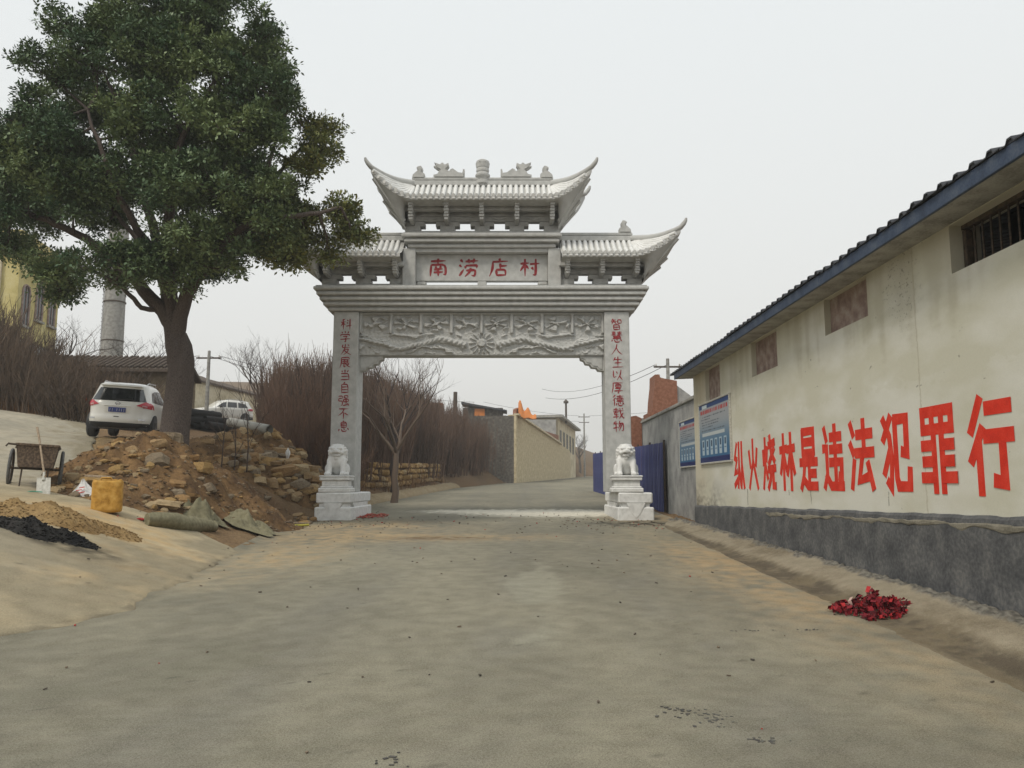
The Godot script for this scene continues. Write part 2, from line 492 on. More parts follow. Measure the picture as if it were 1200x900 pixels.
func make_ground() -> void:
	nz.seed = 5; nz.frequency = 1.0; nz.fractal_octaves = 4
	nz2.seed = 9; nz2.frequency = 1.0; nz2.fractal_octaves = 2
	# bare earth all round, to the horizon
	var xs := axis([-500.0, 50.0, -300.0, 25.0, -100.0, 6.0, -40.0, 2.0, -22.0, 0.4, -12.0, 0.2, 6.0, 0.5, 12.0, 3.0, 60.0, 20.0, 300.0, 50.0, 500.0])
	var ds := axis([-60.0, 10.0, -10.0, 2.0, 0.0, 0.5, 8.0, 0.2, 32.0, 0.6, 62.0, 3.0, 152.0, 20.0, 300.0, 50.0, 600.0])
	var pts := []; var cols := []
	for d in ds:
		var row := PackedVector3Array(); var cr := PackedColorArray()
		for x in xs:
			var h := land(x, d)
			var a := nz.get_noise_2d(x * 0.25, d * 0.25)
			var b := nz.get_noise_2d(x * 1.3 + 40.0, d * 1.3)
			var cc := Color(0.20, 0.125, 0.065).lerp(Color(0.30, 0.205, 0.115), clampf(0.5 + a * 1.2 + b * 0.5, 0, 1))
			if d > 19.0 and d < 25.0 and x < -9.0 and x > -14.0:
				cc = cc.lerp(Color(0.42, 0.30, 0.155), clampf(0.75 + b, 0, 1))
			if d > 30.0 or x < -16.0:
				cc = cc.lerp(Color(0.13, 0.085, 0.05), clampf(0.4 + a, 0, 1))
			if paved(x, d):
				h -= 0.07
			else:
				h += b * 0.07 + nz.get_noise_2d(x * 4.0, d * 4.0) * 0.03
			row.append(Vector3(x, h, -d)); cr.append(cc)
		pts.append(row); cols.append(cr)
	var mb := MB.new()
	mb.grid(pts, cols)
	structure("ground", mb, M.soil)

	# the road: worn concrete with lime dust, earth tracks and dark stains
	ds = axis([-8.0, 1.0, 3.0, 0.05, 11.0, 0.1, 28.0, 0.5, 60.0, 3.0, 150.0])
	pts = []; cols = []
	for d in ds:
		var row := PackedVector3Array(); var cr := PackedColorArray()
		var x0 := edge_l(d) - 0.2 if d < 30.0 else edge_l(d)
		var x1 := edge_r(d) + 0.15
		for i in 161:
			var x := lerpf(x0, x1, i / 160.0)
			row.append(Vector3(x, land(x, d) + 0.004 + nz2.get_noise_2d(x * 0.7, d * 0.5) * 0.006, -d))
			cr.append(road_colour(x, d))
		pts.append(row); cols.append(cr)
	mb = MB.new()
	mb.grid(pts, cols)
	structure("road", mb, M.road)

	# apron of lime-dusted concrete on the left that climbs into the side road
	ds = axis([-5.0, 0.5, 3.0, 0.09, 19.0, 0.25, 30.4])
	pts = []; cols = []
	for d in ds:
		var row := PackedVector3Array(); var cr := PackedColorArray()
		var x1 := side_right(d) + (0.14 * nz2.get_noise_2d(d * 0.9, 3.0) + 0.03 * nz2.get_noise_2d(d * 3.5, 8.0))
		for i in 151:
			var f := i / 150.0
			var x := x1 - 16.0 * (1.0 - f) * (1.0 - f) - 0.0
			var lip := 0.012 * sm(0.0, 0.10, x1 - x) - 0.02 * (1.0 - sm(0.0, 0.03, x1 - x))
			row.append(Vector3(x, land(x, d) + 0.004 + lip + nz2.get_noise_2d(x * 0.9, d * 0.9) * 0.012, -d))
			cr.append(apron_colour(x, d))
		pts.append(row); cols.append(cr)
	mb = MB.new()
	mb.grid(pts, cols)
	structure("side_road", mb, M.road)

	# sandy verge and broken mortar fillet at the foot of the painted wall
	ds = axis([-4.0, 0.5, 3.0, 0.04, 14.0, 0.1, 22.4])
	pts = []; cols = []
	for d in ds:
		var row := PackedVector3Array(); var cr := PackedColorArray()
		var x0 := edge_r(d) + 0.05 * nz2.get_noise_2d(d * 0.8, 20.0)
		var lip_w := 0.17 + 0.10 * nz2.get_noise_2d(d * 0.8, 31.0) + 0.05 * nz.get_noise_2d(d * 2.2, 33.0)
		var bench := 0.52 + 0.10 * nz2.get_noise_2d(d * 0.5, 41.0)
		for i in 81:
			var x := lerpf(x0, 4.6, i / 80.0)
			var w := WALL_X - x
			var edge := 0.008 * sm(0.0, 0.08, x - x0) - 0.02 * (1.0 - sm(0.0, 0.03, x - x0))
			var a := nz.get_noise_2d(x * 1.1, d * 0.6)
			var b := nz.get_noise_2d(x * 5.0, d * 5.0)
			var e := nz.get_noise_2d(x * 11.0 + 60.0, d * 11.0)
			var on := sm(lip_w + 0.03, lip_w - 0.03, w + 0.03 * b)
			var h := land(x, d) + 0.006 + edge + a * 0.012 + b * 0.008
			h += 0.05 * sm(bench + 0.2, bench - 0.15, w)
			h += on * (0.02 + 0.03 * b + 0.010 * e)
			h -= 0.09 * sm(0.05 + 0.04 * nz2.get_noise_2d(d * 3.0, 7.0), 0.0, w)
			row.append(Vector3(x, h, -d))
			var cc := Color(0.175, 0.145, 0.098).lerp(Color(0.26, 0.22, 0.155), clampf(0.5 + a * 1.4 + b * 0.5, 0, 1))
			cc = cc.lerp(Color(0.095, 0.08, 0.06), clampf(0.55 + a * 1.6 + b * 0.8, 0.0, 0.85) * sm(0.30, 0.12, absf(w - bench - 0.22)))
			cc = cc.lerp(Color(0.30, 0.262, 0.195), sm(bench + 0.08, bench - 0.1, w + 0.1 * b) * clampf(0.8 + a + e * 0.4, 0, 1))
			cc = cc.lerp(Color(0.20, 0.19, 0.165).lerp(Color(0.075, 0.072, 0.068), clampf(0.45 + e * 2.2, 0, 1)), on * 0.9)
			cr.append(Color(cc.r * 1.2, cc.g * 1.2, cc.b * 1.2))
		pts.append(row); cols.append(cr)
	mb = MB.new()
	mb.grid(pts, cols)
	structure("verge", mb, M.road)

	# low earth kerb along the far left edge of the road
	mb = MB.new()
	pts = []; cols = []
	for d in axis([26.3, 0.3, 58.0]):
		var row := PackedVector3Array(); var cr := PackedColorArray()
		for q in [[0.06, -0.02], [0.0, 0.12], [-0.25, 0.15], [-0.6, 0.02]]:
			var x: float = edge_l(d) + q[0] + 0.08 * nz.get_noise_2d(d * 0.9, q[0] * 3.0)
			row.append(Vector3(x, land(x, d) + q[1] + 0.04 * nz.get_noise_2d(d * 2.0, q[0] * 5.0), -d))
			cr.append(Color(0.38, 0.29, 0.17).lerp(Color(0.46, 0.38, 0.25), 0.5 + nz.get_noise_2d(d * 3.0, q[0])))
		pts.append(row); cols.append(cr)
	mb.grid(pts, cols, true)
	structure("kerb", mb, M.soil)

	# wooded hill far off on the left
	pts = []; cols = []
	for j in 14:
		var row := PackedVector3Array(); var cr := PackedColorArray()
		var d := 175.0 + j * 11.0
		for i in 70:
			var x := -290.0 + i * 3.6
			var up := sin(clampf(j / 11.0, 0, 1) * PI * 0.5)
			var hh := lerp_tab([-290.0, 47.0, -122.0, 39.0, -108.0, 32.0, -97.0, 25.0, -82.0, 15.0, -50.0, 5.0], x)
			row.append(Vector3(x, 2.0 + up * hh + nz.get_noise_2d(x * 0.2, d * 0.2) * 2.0 + nz.get_noise_2d(x, d) * 0.9, -d))
			cr.append(Color(0.05, 0.052, 0.045).lerp(Color(0.09, 0.085, 0.07), 0.5 + nz.get_noise_2d(x * 0.3, d * 0.3)))
		pts.append(row); cols.append(cr)
	mb = MB.new()
	mb.grid(pts, cols)
	structure("hill", mb, M.soil)

func road_colour(x: float, d: float) -> Color:
	var a := nz.get_noise_2d(x * 0.16, d * 0.10)
	var b := nz.get_noise_2d(x * 0.7 + 90.0, d * 0.45)
	var e := nz.get_noise_2d(x * 3.1, d * 2.2 + 50.0)
	var cc := Color(0.205, 0.198, 0.166).lerp(Color(0.285, 0.272, 0.222), clampf(0.5 + a * 0.9 + b * 0.55 + e * 0.2, 0, 1))
	# longitudinal wheel tracks, a little greyer
	var tr := exp(-pow((x + 0.2 - 0.02 * d) / 0.35, 2.0)) + exp(-pow((x - 1.5 - 0.01 * d) / 0.4, 2.0)) + exp(-pow((x + 1.9) / 0.4, 2.0))
	cc = cc.lerp(Color(0.195, 0.192, 0.175), clampf(tr * (0.3 + b * 0.9), 0, 0.5))
	# paler worn patch with a clear edge down the middle
	var wp := 0.55 - Vector2((x - 0.35 + 0.3 * b) / (0.35 + 0.03 * d), (d - 10.5) / 4.4).length() + b * 0.7 + e * 0.25
	cc = cc.lerp(Color(0.325, 0.322, 0.272), 0.62 * sm(-0.08, 0.3, wp))
	# screed marks across, near the camera
	cc *= 1.0 + 0.035 * sin(d * 46.0 + 2.0 * nz2.get_noise_2d(x * 0.6, d) + x * 1.6) * sm(7.5, 5.0, d) * sm(0.1, 0.4, b + 0.25)
	# ochre earth carried on to the road
	var och := gauss(x, d, -2.6, 17.4, 3.0, 0.9) * 0.9 + gauss(x, d, -3.9, 20.5, 2.2, 2.2) * 0.8 + gauss(x, d, 3.2, 12.0, 0.7, 5.5) * 0.75 + gauss(x, d, 3.9, 24.0, 1.0, 2.5)
	och += gauss(x, d, -3.9, 14.0, 0.9, 3.0) * 0.7
	cc = cc.lerp(Color(0.42, 0.325, 0.205), clampf(och * (0.75 + e * 1.1 + b * 0.8), 0, 0.85))
	# brown smear before the gate
	cc = cc.lerp(Color(0.14, 0.095, 0.06), clampf(gauss(x, d, -1.55, 17.2, 0.9, 0.35) * (0.9 + e * 2.0), 0, 0.8))
	# white lime powder beyond the gate
	var lime := gauss(x, d, 1.4, 26.5, 2.8, 2.0) * 1.35 + gauss(x, d, -1.6, 27.5, 1.8, 1.0) * 0.7
	cc = cc.lerp(Color(0.70, 0.675, 0.61), clampf((lime - 0.2) * 1.5 + e * 0.9 * clampf(lime * 2.0, 0, 1), 0, 0.92))
	# sooty burnt patch before the right pedestal
	var soot := gauss(x, d, 3.3, 21.6, 1.25, 0.8) * 1.3
	cc = cc.lerp(Color(0.03, 0.029, 0.028), clampf(soot * (0.55 + e * 2.2), 0, 0.9))
	# small dark marks: oil, tar, chips
	var s := nz.get_noise_2d(x * 6.0 + 17.0, d * 5.0)
	cc = cc.lerp(Color(0.08, 0.077, 0.07), 0.5 * sm(0.60, 0.66, s))
	return Color(cc.r * 1.12, cc.g * 1.09, cc.b * 1.01)

func apron_colour(x: float, d: float) -> Color:
	var a := nz.get_noise_2d(x * 0.22 + 30.0, d * 0.22)
	var b := nz.get_noise_2d(x * 0.9, d * 0.7 + 11.0)
	var e := nz.get_noise_2d(x * 3.3, d * 2.9 + 70.0)
	var cc := Color(0.30, 0.275, 0.215).lerp(Color(0.475, 0.43, 0.335), clampf(0.5 + a * 1.0 + b * 0.7 + e * 0.25, 0, 1))
	var t := side_right(d) - x
	# greyer, smoother side road uphill
	cc = cc.lerp(Color(0.33, 0.33, 0.31).lerp(Color(0.40, 0.39, 0.36), 0.5 + b), sm(14.5, 17.0, d) * 0.85)
	cc = cc.lerp(Color(0.235, 0.23, 0.205), clampf(gauss(x, d, -6.4, 9.2, 1.5, 2.0) * (0.7 + b * 1.2), 0, 0.6))
	# sandy earth streaks
	var och := gauss(x, d, -6.8, 13.2, 1.6, 0.9) + gauss(x, d, -5.2, 12.0, 1.3, 0.8) * 0.7 + gauss(x, d, -4.7, 9.5, 0.6, 1.5) * 0.5
	cc = cc.lerp(Color(0.46, 0.345, 0.20), clampf(och * (0.7 + e * 1.2), 0, 0.8))
	# soot round the ash heap
	cc = cc.lerp(Color(0.05, 0.048, 0.045), clampf(gauss(x, d, -6.15, 10.75, 1.0, 0.45) * (1.0 + e * 2.0), 0, 0.85))
	cc = cc.lerp(Color(0.25, 0.235, 0.19), clampf(1.05 - t * 0.75 + b * 1.6 + e * 0.5, 0, 0.85))
	cc = cc.lerp(Color(0.10, 0.095, 0.085), clampf(0.9 - t * 9.0, 0, 0.5) * sm(-0.1, 0.3, e))
	var s := nz.get_noise_2d(x * 6.0 + 17.0, d * 5.0)
	cc = cc.lerp(Color(0.09, 0.085, 0.075), 0.5 * sm(0.58, 0.64, s))
	return Color(cc.r * 1.27, cc.g * 1.18, cc.b * 1.02)

# ------------------------------------------------------------------ lettering: strokes on a 100 x 100 field, y down
const GLYPH := {
	"zong": "30 5 10 34 30 38;30 38 8 66 32 62;5 92 34 80;51 4 51 48 40 95;53 56 65 90;78 4 78 50 69 95;80 50 96 95",
	"huo": "50 3 50 45 12 96;52 45 90 96;14 25 26 55;87 22 76 52",
	"shao": "22 5 22 50 5 96;24 56 38 78;7 28 10 52;38 22 32 45;50 18 94 13;60 2 68 32 92 48;90 24 50 52;46 62 98 60;63 62 60 80 43 96;80 62 80 92 96 92",
	"lin": "4 30 48 28;27 4 27 97;25 34 6 70;30 38 45 64;52 30 98 28;75 4 75 97;73 34 51 72;77 34 96 70",
	"shi": "20 4 20 41;20 5 82 5 82 41;20 22 82 22;20 40 82 40;4 54 98 54;54 54 54 90;54 72 90 72;28 62 22 78 7 96;20 80 45 92 97 92",
	"wei": "12 6 22 24;5 36 22 36 22 74 7 94;18 76 40 92 97 92;42 20 92 20;40 38 94 38;38 57 92 57 90 80 80 78;64 4 64 86",
	"fa": "8 6 19 22;5 34 18 48;20 58 7 94;34 22 94 22;62 4 62 46;28 47 98 47;56 48 39 84 84 78;76 62 93 94",
	"fan": "36 6 8 34;10 8 30 30 36 60 30 94 19 86;32 46 8 76;50 10 88 10 86 52 72 50;51 10 51 82 56 92 92 92 94 72",
	"zui": "8 8 92 8;8 28 92 28;11 5 11 31;37 8 37 28;63 8 63 28;89 5 89 31;40 32 40 97;62 32 62 97;8 46 38 46;10 64 38 64;5 82 38 82;62 46 92 46;62 64 91 64;62 82 96 82",
	"xing": "32 4 8 36;34 34 6 66;25 48 25 98;46 14 96 14;41 42 98 42;77 42 77 88 58 86",
	"wei_do": "20 8 30 22;8 34 90 34 84 92 68 84;48 4 46 40 8 96;56 52 64 66",
	"nan": "14 17 86 14;50 2 48 32;16 36 12 96;16 36 88 33 86 92 74 84;36 44 44 56;64 42 56 56;30 60 72 57;28 76 74 73;50 60 50 95",
	"lao": "10 8 22 22;4 36 17 47;5 94 26 60;34 18 97 14;50 4 53 28;77 2 72 28;35 42 33 56;35 40 95 37 87 53;38 66 86 62 78 97 63 90;60 52 56 73 32 98",
	"dian": "50 2 57 14;18 20 94 16;20 20 18 60 3 97;56 28 56 60;56 43 88 40;36 62 38 93;36 62 83 60 80 93;38 91 80 89",
	"cun": "6 30 48 26;28 4 28 96;27 32 5 68;30 38 46 56;52 32 98 28;80 4 80 95 66 86;60 48 69 62",
	"ke": "38 6 14 16;6 32 48 28;27 14 27 96;26 34 6 66;29 40 44 56;60 12 70 22;58 34 68 44;52 66 98 58;84 4 84 96",
	"xue": "20 6 28 20;48 2 52 18;80 4 70 20;12 30 10 44;12 30 90 28 84 42;30 46 70 44 54 58;54 58 54 94 40 88;8 70 94 66",
	"fa_zhan": "26 8 18 34 86 30;48 4 40 50 8 94;38 48 78 46 60 74 28 96;38 56 62 78 96 96;68 8 80 20",
	"zhan": "20 10 86 8 86 26;20 26 86 26;20 10 18 60 4 96;28 42 92 40;44 30 44 56;70 30 70 56;24 58 96 56;40 60 40 92 56 82;84 64 66 74;52 62 70 80 96 94",
	"dang": "50 4 50 34;22 12 32 28;80 10 68 28;16 38 84 36 84 92;20 62 84 60;14 90 86 88",
	"zi": "50 2 38 18;24 22 24 96;24 22 78 20 78 94;24 44 78 42;24 66 78 64;24 90 78 88",
	"qiang": "8 12 42 10 42 30;10 32 42 30;10 32 8 54 42 52 38 92 24 86;56 10 88 8 88 28;56 10 56 28 88 28;50 40 50 62;50 40 94 38 92 60;50 60 92 58;72 28 72 86;46 90 92 84;84 72 96 94",
	"bu": "8 12 92 10;54 12 38 46 6 68;50 38 50 96;58 46 92 64",
	"xi": "50 2 42 12;28 16 28 58;28 16 74 14 74 56;28 30 74 28;28 44 74 42;28 58 74 56;12 70 6 90;30 70 36 90 70 92 72 78;50 66 58 78;82 64 94 82",
	"zhi": "22 2 8 22;16 14 50 12;4 28 54 26;30 14 8 50;34 32 52 46;62 12 62 44;62 12 92 10 92 42;62 42 92 40;26 54 26 96;26 54 76 52 76 96;26 74 76 73;26 94 76 93",
	"hui": "8 10 46 8;10 22 44 20;4 34 46 32;27 2 27 42;54 10 94 8;56 22 92 20;52 34 96 32;74 2 74 42;16 46 84 44 84 64;20 55 84 54;14 64 86 63;12 74 6 90;30 74 36 94 70 94 72 82;50 70 56 80;82 70 94 86",
	"ren": "52 4 46 40 6 94;48 36 66 70 98 92",
	"sheng": "28 8 12 40;22 28 86 24;22 56 82 52;50 2 50 88;4 92 96 88",
	"yi": "14 12 16 76 40 60;40 20 50 40;80 6 74 50 44 94;68 60 92 92",
	"hou": "10 10 94 8;12 10 12 56 2 96;34 22 34 48;34 22 80 20 80 46;34 34 80 33;34 47 80 46;30 56 80 54 62 66;60 66 60 96 48 90;22 76 96 73",
	"de": "26 2 6 24;28 26 4 50;18 42 18 96;38 14 96 12;66 2 64 26;40 28 40 46;40 28 92 26 92 46;58 28 58 46;75 28 75 46;40 46 92 45;36 57 98 55;38 70 32 90;50 68 54 92 82 92 84 78;64 64 70 74;88 66 98 82",
	"zai": "8 16 52 14;30 2 30 28;4 30 96 27;8 44 50 42;28 32 12 62 52 60;34 50 34 96;4 80 54 74;62 4 70 60 96 94 97 78;90 44 56 92;80 6 90 16",
	"wu": "18 10 8 34;8 28 46 26;28 2 28 96;4 64 46 54;62 4 50 40;56 24 94 22 88 90 74 84;70 26 46 66;84 26 52 86",
}

# strokes as thin paint on the xy plane; brush = tapering calligraphy, else block strokes
func glyph(called: String, w: float, h: float, thick: float, brush: bool, proud := 0.003) -> MB:
	var mb := MB.new()
	var k := 0
	for s in String(GLYPH[called]).split(";"):
		var q := s.split_floats(" ")
		var p: Array[Vector2] = []
		for i in range(0, q.size(), 2):
			p.append(Vector2((q[i] - 50.0) / 100.0 * w, (50.0 - q[i + 1]) / 100.0 * h))
		# resample
		var pts: Array[Vector2] = []
		for i in p.size() - 1:
			var steps := 4 if brush else 1
			for j in steps:
				pts.append(p[i].lerp(p[i + 1], float(j) / steps))
		pts.append(p[p.size() - 1])
		if brush:
			for pass_no in 2:
				for i in range(1, pts.size() - 1):
					pts[i] = pts[i] * 0.5 + (pts[i - 1] + pts[i + 1]) * 0.25
		var L: Array[Vector2] = []
		var R: Array[Vector2] = []
		for i in pts.size():
			var d0 := (pts[i] - pts[maxi(i - 1, 0)]).normalized() if i > 0 else (pts[1] - pts[0]).normalized()
			var d1 := (pts[mini(i + 1, pts.size() - 1)] - pts[i]).normalized() if i < pts.size() - 1 else d0
			var dir := (d0 + d1).normalized()
			var nn := Vector2(-dir.y, dir.x)
			var f := float(i) / (pts.size() - 1)
			var ww := thick * 0.5
			if brush:
				ww *= lerpf(0.75, 1.15, sin(f * PI)) * lerpf(1.15, 0.45, f * f) * (1.0 + 0.12 * sin(k * 2.3 + i))
			else:
				ww *= 1.0 + 0.28 * pow(absf(dir.x), 3.0)
				ww /= maxf(0.6, absf(Vector2(-d0.y, d0.x).dot(nn)))
			var pt := pts[i]
			if not brush:
				if i == 0: pt -= d0 * thick * 0.32
				if i == pts.size() - 1: pt += d0 * thick * 0.32
			L.append(pt + nn * ww); R.append(pt - nn * ww)
		var z := proud + 0.0006 * k
		for i in pts.size() - 1:
			mb.quad(Vector3(R[i].x, R[i].y, z), Vector3(R[i + 1].x, R[i + 1].y, z), Vector3(L[i + 1].x, L[i + 1].y, z), Vector3(L[i].x, L[i].y, z))
			mb.quad(Vector3(L[i].x, L[i].y, z), Vector3(L[i + 1].x, L[i + 1].y, z), Vector3(L[i + 1].x, L[i + 1].y, 0), Vector3(L[i].x, L[i].y, 0))
			mb.quad(Vector3(R[i + 1].x, R[i + 1].y, z), Vector3(R[i].x, R[i].y, z), Vector3(R[i].x, R[i].y, 0), Vector3(R[i + 1].x, R[i + 1].y, 0))
		k += 1
	return mb

# ------------------------------------------------------------------ the stone memorial archway
var gate: Node3D

func moulding(parent: Node, y0: float, y1: float, half0: float, half1: float, z0: float, z1: float, layers: int) -> void:
	# stepped cornice that widens upwards
	var dy := (y1 - y0) / layers
	for k in layers:
		var f := pow(float(k) / (layers - 1), 0.8)
		var hx := lerpf(half0, half1, f)
		var hz := lerpf(z0, z1, f)
		var mb := MB.new()
		mb.bx(0, y0 + dy * (k + 0.36), 0, hx * 2.0, dy * 0.72, hz * 2.0, 0.025)
		mb.bx(0, y0 + dy * (k + 0.86), 0, hx * 2.0 - 0.12, dy * 0.28, hz * 2.0 - 0.12)
		put("cornice_moulding", mb, M.granite, parent)

func bracket_storey(parent: Node, x0: float, x1: float, n: int, y0: float, y1: float, zf: float, closed_right := true) -> void:
	var step := (x1 - x0) / (n - 1)
	for k in n:
		var x := lerpf(x0, x1, float(k) / (n - 1))
		var mb := MB.new()
		mb.bx(x, y0 + 0.085, 0, 0.46, 0.17, 0.44, 0.012)
		mb.bx(x, y0 + 0.245, 0, 0.74, 0.146, 0.34, 0.012)
		put("bracket_base", mb, M.granite, parent)
		mb = MB.new()
		var yb := y0 + 0.20
		var ny := 6
		for q in ny:
			var f := float(q) / (ny - 1)
			var z1 := zf + 0.16 + 0.14 * f
			mb.bx(x, yb + (y1 - yb) * (q + 0.42) / ny, (0.1 + z1) * 0.5, 0.125 if q % 2 == 0 else 0.155, (y1 - yb) / ny * (1.0 if q % 2 == 0 else 0.94), z1 - 0.1, 0.012)
		put("bracket", mb, M.granite, parent)
	var pn := MB.new()
	pn.bx((x0 + x1) * 0.5, (y0 + 0.32 + y1) * 0.5 + 0.02, 0, x1 - x0 + 0.4, y1 - y0 - 0.32, 0.26)
	put("recessed_panel", pn, M.granite, parent)
	var tb := MB.new()
	tb.bx((x0 + x1) * 0.5, y1 - 0.06, zf - 0.20, x1 - x0 + 0.5, 0.14, 0.2, 0.015)
	tb.bx((x0 + x1) * 0.5, y1 - 0.06, -zf + 0.20, x1 - x0 + 0.5, 0.14, 0.2, 0.015)
	put("eave_beam", tb, M.granite, parent)
	for k in n - 1:
		var x := lerpf(x0, x1, (k + 0.5) / (n - 1))
		var mb := MB.new()
		var ym := y0 + 0.32 + (y1 - y0 - 0.32) * 0.42
		var t := Transform3D(Basis(), Vector3(x, ym, 0.13))
		var w := step * 0.34
		mb.prism(PackedVector2Array([Vector2(-w, 0.02), Vector2(w, 0.02), Vector2(w * 0.5, 0.10), Vector2(0, 0.15), Vector2(-w * 0.5, 0.10)]), -0.02, 0.05, t)
		mb.prism(PackedVector2Array([Vector2(-w * 0.6, -0.03), Vector2(0, -0.12), Vector2(w * 0.6, -0.03)]), -0.02, 0.04, t)
		put("diamond_carving", mb, M.granite, parent)

# hip roof with upturned corners; q: ye, yr, xl, xr (tips or ends), sl, sr (where the lift starts), al, ar (ridge), c (half depth), lift, tipl, tipr
func roof_eave(q: Dictionary, x: float) -> Vector3:
	var s := 0.0
	if q.tipr and x > q.sr: s = (x - q.sr) / (q.xr - q.sr)
	if q.tipl and x < q.sl: s = (q.sl - x) / (q.sl - q.xl)
	return Vector3(x, q.ye + q.lift * pow(s, 1.7), q.c * (1.0 + 0.05 * s))

func roof_point(q: Dictionary, x: float, v: float) -> Vector3:
	var e := roof_eave(q, x)
	var r := Vector3(clampf(x, q.al, q.ar), q.yr, 0.0)
	var p := e.lerp(r, v)
	p.y -= 0.13 * sin(PI * v) * (1.0 - 0.3 * v)
	return p

func side_point(q: Dictionary, sgn: float, w: float, v: float) -> Vector3:
	var xt: float = q.xr if sgn > 0 else q.xl
	var e := Vector3(xt - sgn * 0.42 * (1.0 - w * w), q.ye + q.lift * pow(absf(w), 2.4), q.c * 1.05 * w)
	var r := Vector3(q.ar if sgn > 0 else q.al, q.yr, 0.0)
	var p := e.lerp(r, v)
	p.y -= 0.13 * sin(PI * v) * (1.0 - 0.3 * v)
	return p

func make_roof(parent: Node, q: Dictionary) -> void:
	var mb := MB.new()
	var nx := 41
	var th := 0.11
	for zs in [1.0, -1.0]:
		var up := []; var dn := []; var edge := []
		for j in 7:
			var r0 := PackedVector3Array(); var r1 := PackedVector3Array()
			for i in nx:
				var x := lerpf(q.xl, q.xr, float(i) / (nx - 1))
				var p := roof_point(q, x, j / 6.0)
				p.z *= zs
				r0.append(p)
				r1.append(p - Vector3(0, th, 0))
			up.append(r0); dn.append(r1)
		mb.grid(up, null, zs < 0.0)
		mb.grid([dn[0], up[0]], null, zs < 0.0)
		# soffit from the eave down to the bracket body
		var so := []
		for j in 4:
			var r0 := PackedVector3Array()
			for i in nx:
				var x := lerpf(q.xl, q.xr, float(i) / (nx - 1))
				var e := roof_eave(q, x) - Vector3(0, th, 0)
				var out_r := clampf((x - q.br) / 0.25, 0, 1) if q.tipr else 0.0
				var out_l := clampf((q.bl - x) / 0.25, 0, 1) if q.tipl else 0.0
				var b := Vector3(clampf(x, q.bl, q.br), lerpf(q.ye - 0.16, q.yb, maxf(out_r, out_l)), q.bz)
				var p := e.lerp(b, j / 3.0)
				p.z *= zs
				r0.append(p)
			so.append(r0)
		mb.grid(so, null, zs > 0.0)
	for sgn in [1.0, -1.0]:
		if (sgn > 0 and not q.tipr) or (sgn < 0 and not q.tipl): continue
		var up := []; var so := []; var e0 := PackedVector3Array()
		for j in 7:
			var r0 := PackedVector3Array()
			for i in 17:
				r0.append(side_point(q, sgn, lerpf(-1, 1, i / 16.0), j / 6.0))
			up.append(r0)
		for p in up[0]: e0.append(p - Vector3(0, th, 0))
		mb.grid(up, null, sgn > 0.0)
		mb.grid([e0, up[0]], null, sgn > 0.0)
		for j in 4:
			var r0 := PackedVector3Array()
			for i in 17:
				var w := lerpf(-1, 1, i / 16.0)
				var b := Vector3(q.br if sgn > 0 else q.bl, q.yb, q.bz * w)
				r0.append(e0[i].lerp(b, j / 3.0))
			so.append(r0)
		mb.grid(so, null, sgn < 0.0)
		# carved rafters under the corner
		for k in 3:
			var rf := MB.new()
			var w := [0.96, 0.55, 0.1][k] as float
			var a := side_point(q, sgn, w, 0.04) - Vector3(0, th + 0.05, 0)
			var b := Vector3((q.br if sgn > 0 else q.bl) + sgn * 0.02, q.yb + 0.12, q.bz * w)
			rf.bar(a, b, 0.11, 0.13, 0.01)
			put("corner_rafter", rf, M.granite, parent)
		# upturned hip ridges
		for zs in [1.0, -1.0]:
			var pp := []; var rad := []
			for j in 11:
				var v := 1.0 - j / 10.0
				var p := roof_point(q, q.xr if sgn > 0 else q.xl, v)
				p.z *= zs
				pp.append(p + Vector3(0, 0.05, 0)); rad.append(lerpf(0.075, 0.125, v))
			var tip: Vector3 = pp[10]
			pp.append(tip + Vector3(sgn * 0.10, 0.12, 0.02 * zs)); rad.append(0.07)
			pp.append(tip + Vector3(sgn * 0.15, 0.20, 0.03 * zs)); rad.append(0.055)
			pp.append(tip + Vector3(sgn * 0.17, 0.28, 0.03 * zs)); rad.append(0.035)
			var hm := MB.new()
			hm.tube(pp, rad, 8)
			put("hip_ridge", hm, M.granite, parent)
	put("roof_slab", mb, M.granite, parent)
	# rounded cover tiles running down the front slope, each with its round end
	var x: float = q.xl + 0.1
	while x < q.xr - 0.06:
		var pp := []; var rad := []
		for j in 6:
			var p := roof_point(q, x, j / 5.0 * (0.96 if x > q.al and x < q.ar else 0.86))
			pp.append(p + Vector3(0, 0.025, 0)); rad.append(0.062)
		pp[0] += (pp[0] - pp[1]).normalized() * 0.05
		var tm := MB.new()
		tm.tube(pp, rad, 8)
		tm.bx(x, pp[0].y - 0.075, pp[0].z - 0.03, 0.1, 0.05, 0.03, 0.008)
		put("roof_tile", tm, M.tile_stone, parent)
		x += 0.172
	var rm := MB.new()
	var rl: float = q.ar - q.al + (0.1 if q.tipl and q.tipr else 0.05)
	rm.bx((q.al + q.ar) * 0.5, q.yr + 0.04, 0, rl, 0.16, 0.26, 0.02)
	rm.bx((q.al + q.ar) * 0.5, q.yr + 0.185, 0, rl + 0.03, 0.11, 0.2, 0.03)
	put("ridge", rm, M.granite, parent)

const DRAGON := [0, 0, 1, 0, 1, .55, .95, .55, .93, .32, .8, .35, .62, .6, .55, .55, .5, .42, .42, .55, .5, .75, .48, .95, .36, .85, .28, .98, .2, .86, .02, .98, .1, .8, 0, .75, .1, .6, .2, .5, .12, .25, 0, .2]
const BEAST := [0, 0, .9, 0, .88, .35, .7, .52, .74, .78, .6, 1, .42, .96, .3, .85, .4, .65, .25, .5, .06, .32]

